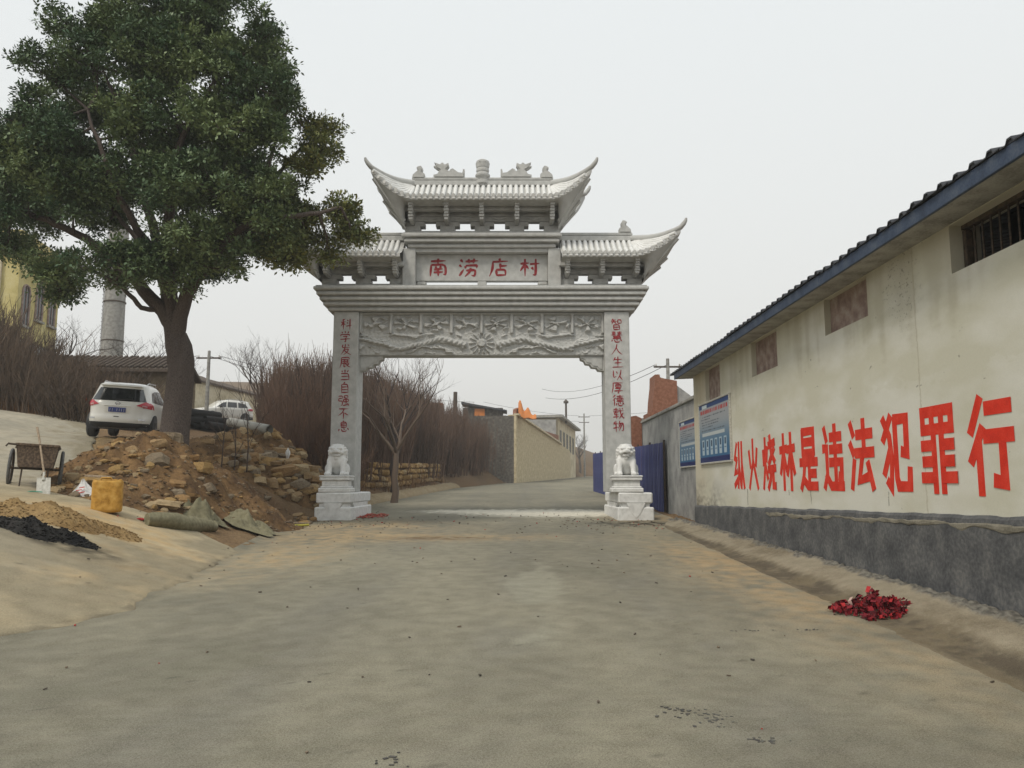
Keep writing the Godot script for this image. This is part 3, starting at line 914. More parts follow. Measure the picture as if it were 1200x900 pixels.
func ornament(parent: Node, called: String, shape: Array, x: float, y: float, w: float, h: float, mirror: bool) -> void:
	var poly := PackedVector2Array()
	for i in range(0, shape.size(), 2):
		poly.append(Vector2((shape[i] - 0.5) * w * (-1.0 if mirror else 1.0), shape[i + 1] * h))
	var mb := MB.new()
	mb.prism(poly, -0.09, 0.09, Transform3D(Basis(), Vector3(x, y, 0)))
	var inner := Geometry2D.offset_polygon(poly, -0.035)
	for p in inner:
		if p.size() > 2:
			mb.prism(p, -0.125, 0.125, Transform3D(Basis(), Vector3(x, y, 0)))
	put(called, mb, M.granite, parent)

func relief(x: float, y: float) -> float:
	# carved beam: eight flower panels above, two dragons and a flaming pearl below
	var hgt := 0.0
	if y > 0.66:
		var pw := 7.40 / 8.0
		var k := floorf((x + 3.70) / pw)
		var u := ((x + 3.70) / pw - k) * 2.0 - 1.0
		var v := (y - 0.955) / 0.26
		if absf(u) > 0.9 or y > 1.24:
			return 0.05
		var r := sqrt(u * u * 1.1 + v * v * 0.9)
		var th := atan2(v, u)
		var lobes := 3.0 + fmod(k * 2.0, 3.0)
		var f := cos(lobes * th + k * 1.7 + 3.2 * r) * 0.6 + cos((lobes + 2.0) * th - 4.5 * r + k) * 0.4
		hgt = 0.05 * sm(0.0, 0.35, f) * sm(1.0, 0.75, r) + 0.045 * sm(0.24, 0.14, r)
		hgt += 0.04 * sm(0.10, 0.03, absf(v - u * (0.7 if int(k) % 2 == 0 else -0.8) + 0.15 * sin(u * 4.0 + k))) * sm(0.95, 0.8, r)
		hgt += 0.012 * nz.get_noise_2d(x * 7.0, y * 7.0)
		return clampf(hgt, -0.01, 0.06)
	var ax := absf(x)
	var rp := sqrt(ax * ax + pow(y - 0.36, 2.0))
	if ax < 0.45:
		var rays := sm(0.2, 0.7, cos(14.0 * atan2(y - 0.36, ax)))
		hgt = 0.06 * sm(0.15, 0.11, rp) + 0.035 * rays * sm(0.17, 0.20, rp) * sm(0.42, 0.34, rp)
	else:
		var yc := 0.33 + 0.15 * sin(ax * 2.55 - 1.55 + 0.25 * sin(ax * 5.0))
		var tw := 0.085 * lerpf(1.2, 0.55, clampf((ax - 0.6) / 3.2, 0, 1))
		var q := (y - yc) / tw
		if absf(q) < 1.0:
			hgt = 0.075 * sqrt(1.0 - q * q) * (0.85 + 0.15 * sin(ax * 42.0 + q * 3.0))
		# legs, whiskers, cloud scrolls
		var wv := y * 9.0 + 1.6 * sin(ax * 2.9 + y * 2.0) + 2.2 * nz.get_noise_2d(ax * 0.9, y * 1.4)
		hgt = maxf(hgt, 0.045 * sm(0.15, 0.75, sin(wv * 2.4)) * sm(-0.35, 0.1, nz.get_noise_2d(ax * 1.3 + 20.0, y * 2.5)))
	return hgt * sm(0.03, 0.07, y) * sm(0.66, 0.63, y) + 0.01 * nz.get_noise_2d(x * 9.0, y * 9.0)

func make_gate() -> void:
	gate = thing("memorial_archway", "grey stone memorial archway with upturned tiled roofs spanning the road", "archway", Vector3(-0.93, 0.53, -24.45))
	# pedestals: moulded blocks with a carved apron
	for q in [[-4.12, 0.97], [4.42, 0.97]]:
		var cx: float = q[0]
		var w: float = q[1]
		var z0 := -1.75; var z1 := 1.55
		var mb := MB.new()
		var zc := (z0 + z1) * 0.5
		var dz := z1 - z0
		mb.bx(cx, 0.60, zc, w, 0.30, dz, 0.035)
		mb.bx(cx, 0.12, zc, w + 0.06, 0.44, dz + 0.06, 0.03)
		mb.bx(cx, 0.39, zc, w - 0.16, 0.14, dz - 0.16)
		for s in [-1.0, 1.0]:
			# aprons hanging over the waist: front, back and the long sides
			var t := Transform3D(Basis(), Vector3(cx, 0.0, zc + s * dz * 0.5)) if s > 0 else Transform3D(Basis(Vector3.UP, PI), Vector3(cx, 0, zc - dz * 0.5))
			mb.prism(PackedVector2Array([Vector2(-w * 0.27, 0.452), Vector2(w * 0.27, 0.452), Vector2(w * 0.12, 0.16), Vector2(0.0, 0.04), Vector2(-w * 0.12, 0.16)]), -0.1, 0.045, t)
			var ts := Transform3D(Basis(Vector3.UP, PI * 0.5 * s), Vector3(cx + s * w * 0.5, 0.0, zc))
			mb.prism(PackedVector2Array([Vector2(-dz * 0.36, 0.452), Vector2(dz * 0.36, 0.452), Vector2(dz * 0.30, 0.335), Vector2(-dz * 0.30, 0.335)]), -0.1, -0.006, ts)
		put("pedestal", mb, M.white_granite, gate)
	# pillars with cut red characters
	var left := ["ke", "xue", "fa_zhan", "zhan", "dang", "zi", "qiang", "bu", "xi"]
	var right := ["zhi", "hui", "ren", "sheng", "yi", "hou", "de", "zai", "wu"]
	for s in [-1.0, 1.0]:
		var mb := MB.new()
		mb.bx(s * 4.11, 3.475, 0, 0.76, 5.44, 0.92, 0.02)
		var pl := put("pillar", mb, M.granite, gate)
		for k in 9:
			var gm := glyph(left[k] if s < 0 else right[k], 0.35, 0.36, 0.030, true, 0.002)
			var o := put("carved_character", gm, M.red_paint, pl, Vector3(s * 4.11 + rr(-0.015, 0.015), 5.80 - k * 0.388, 0.462))
			o.rotation.z = rr(-0.03, 0.03)
	# carved beam
	var bm := MB.new()
	bm.bx(0, 5.545, -0.05, 7.46, 1.31, 0.58)
	var beam := put("carved_beam", bm, M.granite, gate)
	var pts := []
	for j in 89:
		var row := PackedVector3Array()
		for i in 441:
			var x := lerpf(-3.72, 3.72, i / 440.0)
			var y := lerpf(0.0, 1.30, j / 88.0)
			row.append(Vector3(x, 4.895 + y, 0.245 + relief(x, y) * 1.9 - (0.02 if j == 0 or j == 88 else 0.0)))
		pts.append(row)
	var rl := MB.new()
	rl.grid(pts)
	put("dragon_relief", rl, M.granite, beam)
	for s in [-1.0, 1.0]:
		var poly := PackedVector2Array([Vector2(0, 0), Vector2(0.72, 0), Vector2(0.70, -0.11), Vector2(0.60, -0.15), Vector2(0.55, -0.25), Vector2(0.42, -0.27), Vector2(0.36, -0.36), Vector2(0.22, -0.37), Vector2(0.16, -0.45), Vector2(0, -0.47)])
		if s > 0:
			for i in poly.size(): poly[i].x = -poly[i].x
		var mb := MB.new()
		mb.prism(poly, -0.22, 0.16, Transform3D(Basis(), Vector3(s * 3.73, 4.888, 0)))
		var inner := Geometry2D.offset_polygon(poly, -0.05)
		if inner.size(): mb.prism(inner[0], 0.15, 0.185, Transform3D(Basis(), Vector3(s * 3.73, 4.888, 0)))
		put("corbel", mb, M.granite, gate)
	moulding(gate, 6.205, 6.955, 4.66, 5.06, 0.54, 0.80, 5)
	# name board between two posts
	for s in [-1.0, 1.0]:
		var mb := MB.new()
		mb.bx(s * 2.24, 7.585, 0, 0.40, 1.25, 0.80, 0.02)
		put("upper_post", mb, M.granite, gate)
		mb = MB.new()
		mb.bx(s * 1.88, 7.17, 0, 0.30, 0.13, 0.24, 0.03)
		put("board_foot", mb, M.granite, gate)
	var mbf := MB.new()
	mbf.bx(0, 7.17, 0, 0.28, 0.13, 0.24, 0.01)
	put("board_foot", mbf, M.granite, gate)
	var nb := MB.new()
	nb.bx(0, 7.655, 0.02, 4.08, 0.84, 0.22, 0.012)
	var board := put("name_board", nb, M.granite, gate)
	nb = MB.new()
	nb.bx(0, 8.145, 0.06, 4.07, 0.13, 0.62, 0.015)
	put("board_lintel", nb, M.granite, gate)
	var names := ["nan", "lao", "dian", "cun"]
	for k in 4:
		var gm := glyph(names[k], 0.64, 0.60, 0.066, true, 0.002)
		put("carved_character", gm, M.red_paint, board, Vector3(-1.36 + k * 0.945, 7.66, 0.132))
	moulding(gate, 8.21, 8.655, 2.28, 2.46, 0.46, 0.62, 3)
	# bracket storeys and roofs
	bracket_storey(gate, -2.16, 2.16, 5, 8.80, 9.50, 0.62)
	make_roof(gate, {ye = 9.62, yr = 10.36, xl = -3.34, xr = 3.34, sl = -2.1, sr = 2.1, al = -2.16, ar = 2.16, c = 1.08, lift = 0.84, tipl = true, tipr = true, bl = -2.36, br = 2.36, bz = 0.62, yb = 8.86})
	bracket_storey(gate, 2.62, 4.72, 3, 7.12, 7.74, 0.62)
	bracket_storey(gate, -4.72, -2.62, 3, 7.12, 7.74, 0.62)
	var sl := MB.new()
	sl.bx(0, 8.727, 0, 4.8, 0.145, 0.5, 0.01)
	for s in [-1.0, 1.0]: sl.bx(s * 3.68, 7.037, 0, 2.5, 0.165, 0.5, 0.01)
	sl.bx(0, 7.03, 0, 4.06, 0.15, 0.3, 0.01)
	put("bedding_slab", sl, M.granite, gate)
	make_roof(gate, {ye = 7.85, yr = 8.56, xl = 2.42, xr = 5.98, sl = 2.0, sr = 4.6, al = 2.42, ar = 4.66, c = 1.08, lift = 0.72, tipl = false, tipr = true, bl = 2.42, br = 4.95, bz = 0.62, yb = 7.16})
	make_roof(gate, {ye = 7.85, yr = 8.56, xl = -5.98, xr = -2.42, sl = -4.6, sr = -2.0, al = -4.66, ar = -2.42, c = 1.08, lift = 0.72, tipl = true, tipr = false, bl = -4.95, br = -2.42, bz = 0.62, yb = 7.16})
	# ridge ornaments
	ornament(gate, "ridge_dragon", DRAGON, -1.06, 10.58, 0.98, 0.52, false)
	ornament(gate, "ridge_dragon", DRAGON, 1.06, 10.58, 0.98, 0.52, true)
	ornament(gate, "ridge_beast", BEAST, -2.0, 10.56, 0.46, 0.42, false)
	ornament(gate, "ridge_beast", BEAST, 2.0, 10.56, 0.46, 0.42, true)
	ornament(gate, "ridge_beast", BEAST, 4.45, 8.78, 0.44, 0.42, true)
	ornament(gate, "ridge_beast", BEAST, -4.45, 8.78, 0.44, 0.42, false)
	var fm := MB.new()
	fm.lathe([[0.0, 10.4], [0.21, 10.4], [0.21, 10.52], [0.15, 10.56], [0.17, 10.64], [0.23, 10.7], [0.235, 10.76], [0.20, 10.81], [0.18, 10.86], [0.205, 10.9], [0.205, 10.97], [0.185, 11.02], [0.205, 11.06], [0.215, 11.16], [0.225, 11.22], [0.20, 11.31], [0.12, 11.37], [0.0, 11.39]], 18, Transform3D(Basis.from_scale(Vector3(1, 0.82, 1)), Vector3(0, 1.87, 0)))
	for s in [-1.0, 1.0]:
		fm.box(Transform3D(Basis(Vector3.UP, s * 0.45), Vector3(s * 0.085, 11.09, 0.195)), Vector3(0.05, 0.05, 0.05), 0.015)
	put("finial", fm, M.granite, gate)

# ------------------------------------------------------------------ stone lions: blended shapes meshed as surface nets
func sdf_prims(p: Vector3, pr: Array, k: float) -> float:
	var d := 10.0
	for q in pr:
		var e: float
		if q[0] == 0:
			var c: Vector3 = q[1]; var r: Vector3 = q[2]
			var o := p - c
			var kk := Vector3(o.x / r.x, o.y / r.y, o.z / r.z)
			var k0 := kk.length()
			var k1 := Vector3(kk.x / r.x, kk.y / r.y, kk.z / r.z).length()
			e = k0 * (k0 - 1.0) / maxf(k1, 1e-5)
		else:
			var a: Vector3 = q[1]; var b: Vector3 = q[2]
			var ab := b - a
			var t := clampf((p - a).dot(ab) / ab.length_squared(), 0.0, 1.0)
			e = (p - a - ab * t).length() - lerpf(q[3], q[4], t)
		var kq: float = q[5] if q.size() > 5 else k
		var h := clampf(0.5 + 0.5 * (d - e) / kq, 0.0, 1.0)
		d = lerpf(d, e, h) - kq * h * (1.0 - h)
	return d

func surface_net(lo: Vector3, hi: Vector3, cell: float, f: Callable) -> MB:
	var nx := int((hi.x - lo.x) / cell) + 1; var ny := int((hi.y - lo.y) / cell) + 1; var nzc := int((hi.z - lo.z) / cell) + 1
	var val := PackedFloat32Array(); val.resize(nx * ny * nzc)
	for z in nzc:
		for y in ny:
			for x in nx:
				val[(z * ny + y) * nx + x] = f.call(lo + Vector3(x, y, z) * cell)
	var vid := {}
	var vp := PackedVector3Array()
	var dx := [0, 1, 0, 1, 0, 1, 0, 1]; var dy := [0, 0, 1, 1, 0, 0, 1, 1]; var dz := [0, 0, 0, 0, 1, 1, 1, 1]
	var ed := [[0, 1], [2, 3], [4, 5], [6, 7], [0, 2], [1, 3], [4, 6], [5, 7], [0, 4], [1, 5], [2, 6], [3, 7]]
	for z in nzc - 1:
		for y in ny - 1:
			for x in nx - 1:
				var base := (z * ny + y) * nx + x
				var cs := []
				var mask := 0
				for q in 8:
					var vv := val[base + dx[q] + dy[q] * nx + dz[q] * nx * ny]
					cs.append(vv)
					if vv < 0.0: mask |= 1 << q
				if mask == 0 or mask == 255: continue
				var sum := Vector3.ZERO; var cnt := 0
				for e in ed:
					var a: float = cs[e[0]]; var b: float = cs[e[1]]
					if (a < 0.0) != (b < 0.0):
						var t := a / (a - b)
						sum += Vector3(dx[e[0]], dy[e[0]], dz[e[0]]).lerp(Vector3(dx[e[1]], dy[e[1]], dz[e[1]]), t)
						cnt += 1
				vid[base] = vp.size()
				vp.append(lo + (Vector3(x, y, z) + sum / cnt) * cell)
	var quads := []
	for z in range(1, nzc - 1):
		for y in range(1, ny - 1):
			for x in range(1, nx - 1):
				var base := (z * ny + y) * nx + x
				var a := val[base]
				for ax in 3:
					var stride: int = [1, nx, nx * ny][ax]
					var b := val[base + stride]
					if (a < 0.0) == (b < 0.0): continue
					var s1: int = [nx, nx * ny, 1][ax]; var s2: int = [nx * ny, 1, nx][ax]
					var i0: int = vid.get(base - s1 - s2, -1); var i1: int = vid.get(base - s2, -1); var i2: int = vid.get(base, -1); var i3: int = vid.get(base - s1, -1)
					if i0 < 0 or i1 < 0 or i2 < 0 or i3 < 0: continue
					quads.append([i0, i1, i2, i3] if a < 0.0 else [i3, i2, i1, i0])
	var nor := PackedVector3Array(); nor.resize(vp.size())
	for q in quads:
		var nn := (vp[q[1]] - vp[q[0]]).cross(vp[q[2]] - vp[q[0]])
		for i in q: nor[i] += nn
	var mb := MB.new()
	for i in nor.size(): nor[i] = nor[i].normalized()
	for q in quads:
		mb.t3(vp[q[0]], vp[q[1]], vp[q[2]], nor[q[0]], nor[q[1]], nor[q[2]])
		mb.t3(vp[q[0]], vp[q[2]], vp[q[3]], nor[q[0]], nor[q[2]], nor[q[3]])
	return mb

func make_lions() -> void:
	var pr := []
	var el := func(x: float, y: float, z: float, rx: float, ry: float, rz: float, k := 0.03) -> void:
		pr.append([0, Vector3(x, y, z), Vector3(rx, ry, rz), 0, 0, k])
	el.call(0, 0.27, -0.14, 0.26, 0.27, 0.28, 0.05)
	el.call(0, 0.43, 0.06, 0.23, 0.24, 0.19, 0.06)
	el.call(0, 0.70, 0.12, 0.205, 0.185, 0.19, 0.04)
	for s in [-1.0, 1.0]:
		pr.append([1, Vector3(s * 0.19, 0.43, 0.12), Vector3(s * 0.20, 0.07, 0.27), 0.095, 0.075, 0.04])
		el.call(s * 0.20, 0.055, 0.31, 0.09, 0.06, 0.11, 0.02)
		for t in [-0.05, 0.0, 0.05]: el.call(s * 0.20 + t, 0.04, 0.405, 0.026, 0.04, 0.035, 0.008)
		el.call(s * 0.26, 0.18, -0.02, 0.10, 0.17, 0.20, 0.03)
		el.call(s * 0.28, 0.05, 0.13, 0.08, 0.055, 0.11, 0.02)
		el.call(s * 0.085, 0.775, 0.275, 0.08, 0.034, 0.06, 0.012)
		el.call(s * 0.085, 0.735, 0.285, 0.042, 0.036, 0.035, 0.006)
		el.call(s * 0.13, 0.655, 0.245, 0.075, 0.06, 0.075, 0.02)
		el.call(s * 0.185, 0.79, 0.10, 0.055, 0.05, 0.05, 0.01)
		# mane: rows of curls down the cheeks and over the shoulders
		for k in 5: el.call(s * (0.205 + 0.02 * sin(k * 1.3)), 0.79 - k * 0.085, 0.06 + 0.02 * (k % 2), 0.055, 0.05, 0.06, 0.01)
		for k in 4: el.call(s * 0.235, 0.72 - k * 0.09, -0.06, 0.055, 0.055, 0.07, 0.01)
	for k in 7: el.call(-0.15 + k * 0.05, 0.865 + 0.018 * sin(k * 0.52), 0.14 - 0.03 * absf(k - 3), 0.04, 0.036, 0.06, 0.008)
	for k in 5: el.call(-0.13 + k * 0.065, 0.85, 0.0, 0.045, 0.05, 0.07, 0.01)
	el.call(0, 0.675, 0.29, 0.125, 0.055, 0.10, 0.02)
	el.call(0, 0.715, 0.355, 0.06, 0.032, 0.045, 0.01)
	el.call(0, 0.575, 0.255, 0.115, 0.036, 0.09, 0.015)
	el.call(0, 0.50, 0.24, 0.07, 0.06, 0.05, 0.02)
	pr.append([1, Vector3(0, 0.1, -0.42), Vector3(0, 0.42, -0.40), 0.07, 0.05, 0.03])
	var f := func(p: Vector3) -> float:
		var d := sdf_prims(p, pr, 0.03)
		# open mouth
		var m := p - Vector3(0, 0.625, 0.36)
		var e := Vector3(m.x / 0.12, m.y / 0.026, m.z / 0.12).length() - 1.0
		return maxf(d, -e * 0.026)
	var mesh := surface_net(Vector3(-0.43, -0.02, -0.54), Vector3(0.43, 0.95, 0.50), 0.0215, f).mesh()
	var spots := [[-5.06, "stone lion seated on the pedestal before the left pillar"], [3.30, "stone lion seated on the pedestal before the right pillar"]]
	for s in spots:
		var o := thing("stone_lion", s[1], "statue", Vector3(s[0], 0.53 + 0.751, -23.42), 0.06 if s[0] < 0 else -0.06, "guardian lions of the archway")
		var mb := MB.new()
		mb.bx(0, 0.065, 0, 0.90, 0.13, 1.02, 0.025)
		mb.bx(0, 0.155, 0, 0.80, 0.05, 0.92, 0.02)
		mb.bx(0, 0.26, 0, 0.72, 0.16, 0.84, 0.012)
		mb.bx(0, 0.385, 0, 0.84, 0.09, 0.96, 0.02)
		mb.bx(0, 0.455, 0, 0.88, 0.05, 1.0, 0.02)
		put("plinth", mb, M.white_granite, o)
		put("lion_body", mesh, M.white_granite, o, Vector3(0, 0.478, 0))

# ------------------------------------------------------------------ roadside building with the painted slogan
const FACING_LEFT := Basis(Vector3(0, 0, 1), Vector3(0, 1, 0), Vector3(-1, 0, 0))

func wall_texture() -> ImageTexture:
	var W := 2048; var Hh := 512
	var a := noise_bytes(1024, 0.006, 5, 3)
	var b := noise_bytes(1024, 0.03, 4, 4)
	var s := noise_bytes(1024, 0.02, 3, 6)
	var cr := noise_bytes(1024, 0.022, 3, 8, 2)
	var out := PackedByteArray(); out.resize(W * Hh * 3)
	var base := Color(0.55, 0.535, 0.435); var pale := Color(0.64, 0.63, 0.56); var stain := Color(0.36, 0.325, 0.23); var dark := Color(0.12, 0.11, 0.09)
	for y in Hh:
		var hgt := 4.4 * (1.0 - float(y) / Hh)
		for x in W:
			var d := float(x) / W * 22.0 - 2.0
			var i := (y * 2 % 1024) * 1024 + (x % 1024)
			var na := a[i] / 255.0; var nb := b[i] / 255.0
			var ns := s[(y / 9 % 1024) * 1024 + (x % 1024)] / 255.0
			var cc := base.lerp(pale, clampf((na - 0.35) * 2.0 + (0.3 if hgt < 2.65 + (nb - 0.5) * 0.3 else 0.0), 0, 1))
			# run-off streaks and damp below the eaves, with a ragged lower edge
			var edge := 3.85 - ns * 1.1 + (nb - 0.5) * 0.4
			cc = cc.lerp(stain, clampf((hgt - edge) * 2.2, 0, 1) * 0.42 * clampf(ns * 2.0 - 0.5, 0, 1))
			# brown weathering at the far corner
			cc = cc.lerp(Color(0.50, 0.42, 0.27), clampf((d - 17.6) * 0.5, 0, 0.6) * clampf(na * 1.6 - 0.2, 0, 1))
			# peeling plaster beside the third window
			var q := Vector2((d - 9.0 - (nb - 0.5) * 0.5) / 0.5, (hgt - 3.75 - (na - 0.5) * 0.6) / 0.75).length()
			if q < 1.0:
				var line := cr[(y * 3 % 1024) * 1024 + (x * 2 % 1024)] / 255.0
				cc = cc.lerp(Color(0.42, 0.40, 0.33), 0.55 * (1.0 - q))
				if line > 0.87: cc = cc.lerp(dark, 0.6 * clampf((1.0 - q) * 2.0, 0, 1))
			# soot near the far plinth
			if hgt < 1.9 and d > 15.5:
				cc = cc.lerp(dark, clampf((1.75 - hgt) * 1.1, 0, 0.8) * clampf((na + nb * 0.5 - 0.52) * 2.2, 0, 1) * clampf((d - 16.2) * 0.6, 0, 1))
			# chips
			if nb > 0.90 and na < 0.45: cc = cc.lerp(dark, 0.6)
			# dark drips that ran from below the lettering
			if hgt < 1.42 and hgt > 1.1:
				for dr in [[15.35, 0.02], [13.05, 0.012], [12.1, 0.015], [9.6, 0.01]]:
					if absf(d - dr[0] - (nb - 0.5) * 0.03) < dr[1] and hgt < 1.42 and hgt > 1.12 + 0.3 * ns * (1.0 if dr[1] < 0.018 else 0.0): cc = cc.lerp(dark, 0.65)
			# a joint line in the render
			if absf(d - 8.72 - (nb - 0.5) * 0.02) < 0.012: cc = cc.lerp(stain, 0.5)
			cc = cc * (0.97 + 0.06 * rng.randf())
			cc = cc.linear_to_srgb()
			var k := (y * W + x) * 3
			out[k] = int(clampf(cc.r, 0, 1) * 255); out[k + 1] = int(clampf(cc.g, 0, 1) * 255); out[k + 2] = int(clampf(cc.b, 0, 1) * 255)
	return ImageTexture.create_from_image(Image.create_from_data(W, Hh, false, Image.FORMAT_RGB8, out))

func make_building() -> void:
	var o := thing("roadside_building", "long whitewashed building with red painted slogan and corrugated roof beside the road", "building", Vector3(0, 0, 0))
	var wm := mat(null, 1.0, 0.93, null, 0.0)
	wm.albedo_texture = wall_texture()
	wm.uv1_triplanar = false
	var wins := [[17.10, 18.40, 3.38, 4.12], [13.35, 14.80, 3.48, 4.12], [9.88, 11.27, 3.60, 4.12], [4.9, 7.95, 3.62, 4.12]]
	var dmin := -2.0; var dmax := 19.62; var top := 4.2
	var cuts: Array[float] = [dmin, dmax]
	for w in wins: cuts.append(w[0]); cuts.append(w[1])
	cuts.sort()
	var mb := MB.new()
	var uvp := func(d: float, y: float) -> Vector2: return Vector2((d + 2.0) / 22.0, 1.0 - y / 4.4)
	var face := func(d0: float, d1: float, y0: float, y1: float, x: float) -> void:
		# faces -x; from far (left) to near (right)
		mb.quad_uv([Vector3(x, y0, -d1), Vector3(x, y0, -d0), Vector3(x, y1, -d0), Vector3(x, y1, -d1)], [uvp.call(d1, y0), uvp.call(d0, y0), uvp.call(d0, y1), uvp.call(d1, y1)])
	for i in cuts.size() - 1:
		var mid := (cuts[i] + cuts[i + 1]) * 0.5
		var w0 = null
		for w in wins:
			if mid > w[0] and mid < w[1]: w0 = w
		if w0 == null:
			face.call(cuts[i], cuts[i + 1], 0.0, top, WALL_X)
		else:
			face.call(cuts[i], cuts[i + 1], 0.0, w0[2], WALL_X)
			face.call(cuts[i], cuts[i + 1], w0[3], top, WALL_X)
			var x0 := WALL_X; var x1 := WALL_X + 0.32
			var u: Vector2 = uvp.call(w0[0], w0[2] - 0.1)
			var us := [u, u + Vector2(0.012, 0), u + Vector2(0.012, -0.08), u + Vector2(0, -0.08)]
			mb.quad_uv([Vector3(x0, w0[2], -w0[1]), Vector3(x0, w0[2], -w0[0]), Vector3(x1, w0[2], -w0[0]), Vector3(x1, w0[2], -w0[1])], us)
			mb.quad_uv([Vector3(x0, w0[3], -w0[0]), Vector3(x0, w0[3], -w0[1]), Vector3(x1, w0[3], -w0[1]), Vector3(x1, w0[3], -w0[0])], us)
			mb.quad_uv([Vector3(x0, w0[2], -w0[1]), Vector3(x1, w0[2], -w0[1]), Vector3(x1, w0[3], -w0[1]), Vector3(x0, w0[3], -w0[1])], us)
			mb.quad_uv([Vector3(x1, w0[2], -w0[0]), Vector3(x0, w0[2], -w0[0]), Vector3(x0, w0[3], -w0[0]), Vector3(x1, w0[3], -w0[0])], us)
	# far end, back and near end walls, inner face
	var ue := [uvp.call(12.0, 0.2), uvp.call(6.5, 0.2), uvp.call(6.5, 3.4), uvp.call(12.0, 3.4)]
	mb.quad_uv([Vector3(10, 0, -dmax), Vector3(WALL_X, 0, -dmax), Vector3(WALL_X, top, -dmax), Vector3(10, top, -dmax)], ue)
	mb.quad_uv([Vector3(WALL_X, 0, -dmin), Vector3(10, 0, -dmin), Vector3(10, top, -dmin), Vector3(WALL_X, top, -dmin)], ue)
	mb.quad_uv([Vector3(10, 0, -dmin), Vector3(10, 0, -dmax), Vector3(10, top, -dmax), Vector3(10, top, -dmin)], ue)
	put("wall", mb, wm, o)
	# gable infill under the roof slope
	for d in [dmax, dmin]:
		var gb := MB.new()
		gb.prism(PackedVector2Array([Vector2(WALL_X, top), Vector2(10, top), Vector2(10, 5.45)]), -0.15, 0.15, Transform3D(Basis(), Vector3(0, 0, -d + (0.16 if d == dmax else -0.16))))
		put("gable", gb, M.concrete, o)
	# plinth of dark cement, uneven, with a crumbling pale band along its top
	var pts := []; var cols := []
	var ds := axis([-2.0, 0.1, 19.66])
	var prof := [[0.0, -0.35], [0.0, 0.25], [0.0, 0.5], [0.0, 0.75], [0.0, 0.93], [0.004, 0.97], [0.03, 1.0]]
	for q in prof:
		var row := PackedVector3Array(); var cr := PackedColorArray()
		for d in ds:
			var tp := 1.01 + 0.0172 * (19.6 - d)
			var y: float = -0.35 + (tp + 0.35) * (q[1] + 0.35) / 1.35
			y += 0.018 * nz.get_noise_2d(d * 1.3, q[1] * 2.0) * sm(0.5, 0.9, q[1])
			var x: float = WALL_X - 0.032 + q[0] + 0.012 * nz.get_noise_2d(d * 0.8, y * 1.5)
			row.append(Vector3(minf(x, WALL_X + 0.005), y, -d))
			cr.append(Color(1, 1, 1))
		pts.append(row); cols.append(cr)
	mb = MB.new()
	for j in pts.size() - 1: mb.grid([pts[j], pts[j + 1]], [cols[j], cols[j + 1]], true)
	put("plinth", mb, M.plinth, o)
	pts = []
	for q in [[0.0, -0.065], [0.006, -0.05], [0.007, -0.015], [0.0, 0.0]]:
		var row := PackedVector3Array()
		for d in axis([-2.0, 0.06, 14.2]):
			var tp := 1.01 + 0.0172 * (19.6 - d) - 0.03
			var wob := 0.02 * nz.get_noise_2d(d * 0.7, 4.0) + 0.02 * nz.get_noise_2d(d * 3.0, q[1] * 30.0)
			row.append(Vector3(WALL_X - 0.034 - q[0] * sm(14.2, 13.2, d), tp + q[1] * (0.75 + 0.6 * nz2.get_noise_2d(d * 2.0, 1.0)) + wob - 0.05, -d))
		pts.append(row)
	mb = MB.new()
	mb.col = Color(0.66, 0.62, 0.54)
	for j in pts.size() - 1: mb.grid([pts[j], pts[j + 1]], null, true)
	put("mortar_band", mb, M.concrete, o)
	# eaves: sloping soffit slab, blue fascia, ribbed roof sheets
	mb = MB.new()
	mb.prism(PackedVector2Array([Vector2(4.10, 4.115), Vector2(4.60, 4.135), Vector2(4.60, 4.26), Vector2(4.10, 4.22)]), -dmax - 0.32, -dmin + 0.3)
	put("eave_slab", mb, M.concrete, o)
	var k := 0
	var d := dmin
	while d < dmax:
		var d1 := minf(d + 3.1, dmax + 0.35)
		if dmax - d1 < 0.6: d1 = dmax + 0.35
		mb = MB.new()
		mb.box(Transform3D(Basis(), Vector3(4.078 + 0.004 * (k % 2), 4.185, -(d + d1) * 0.5)), Vector3(0.035, 0.15, d1 - d + 0.0), 0.006)
		put("fascia", mb, M.blue_steel, o)
		k += 1
		d = d1
		if d >= dmax: break
	# roof sheets, each with three ribs
	var slope := (5.45 - 4.27) / (10.2 - 4.04)
	var sheet := MB.new()
	var pr := []
	var pitch := 0.26
	var sw := pitch * 3.0
	for q in 3:
		var z := q * pitch
		pr.append_array([[z, 0.0], [z + 0.07, 0.0], [z + 0.095, 0.042], [z + 0.155, 0.042], [z + 0.18, 0.0]])
	pr.append([sw, 0.0])
	var up := []; var dn := []
	for x in [4.035, 10.2]:
		var r0 := PackedVector3Array(); var r1 := PackedVector3Array()
		for q in pr:
			r0.append(Vector3(x, 4.268 + q[1] + (x - 4.035) * slope, -q[0]))
			r1.append(Vector3(x, 4.262 + q[1] * 0.9 + (x - 4.035) * slope - 0.006, -q[0]))
		up.append(r0); dn.append(r1)
	for i in pr.size() - 1:
		sheet.quad(up[0][i], up[1][i], up[1][i + 1], up[0][i + 1])
		sheet.quad(dn[0][i + 1], dn[1][i + 1], dn[1][i], dn[0][i])
		sheet.quad(dn[0][i], up[0][i], up[0][i + 1], dn[0][i + 1])
		# open rib ends are closed with a plug, set back a little
		if pr[i][1] > 0.01 and pr[i + 1][1] > 0.01:
			sheet.quad(Vector3(4.05, 4.262, -pr[i][0] + 0.025), Vector3(4.05, 4.262, -pr[i + 1][0] - 0.025), up[0][i + 1] + Vector3(0.015, -0.004, 0), up[0][i] + Vector3(0.015, -0.004, 0))
	var sheet_mesh := sheet.mesh()
	d = dmin - 0.2
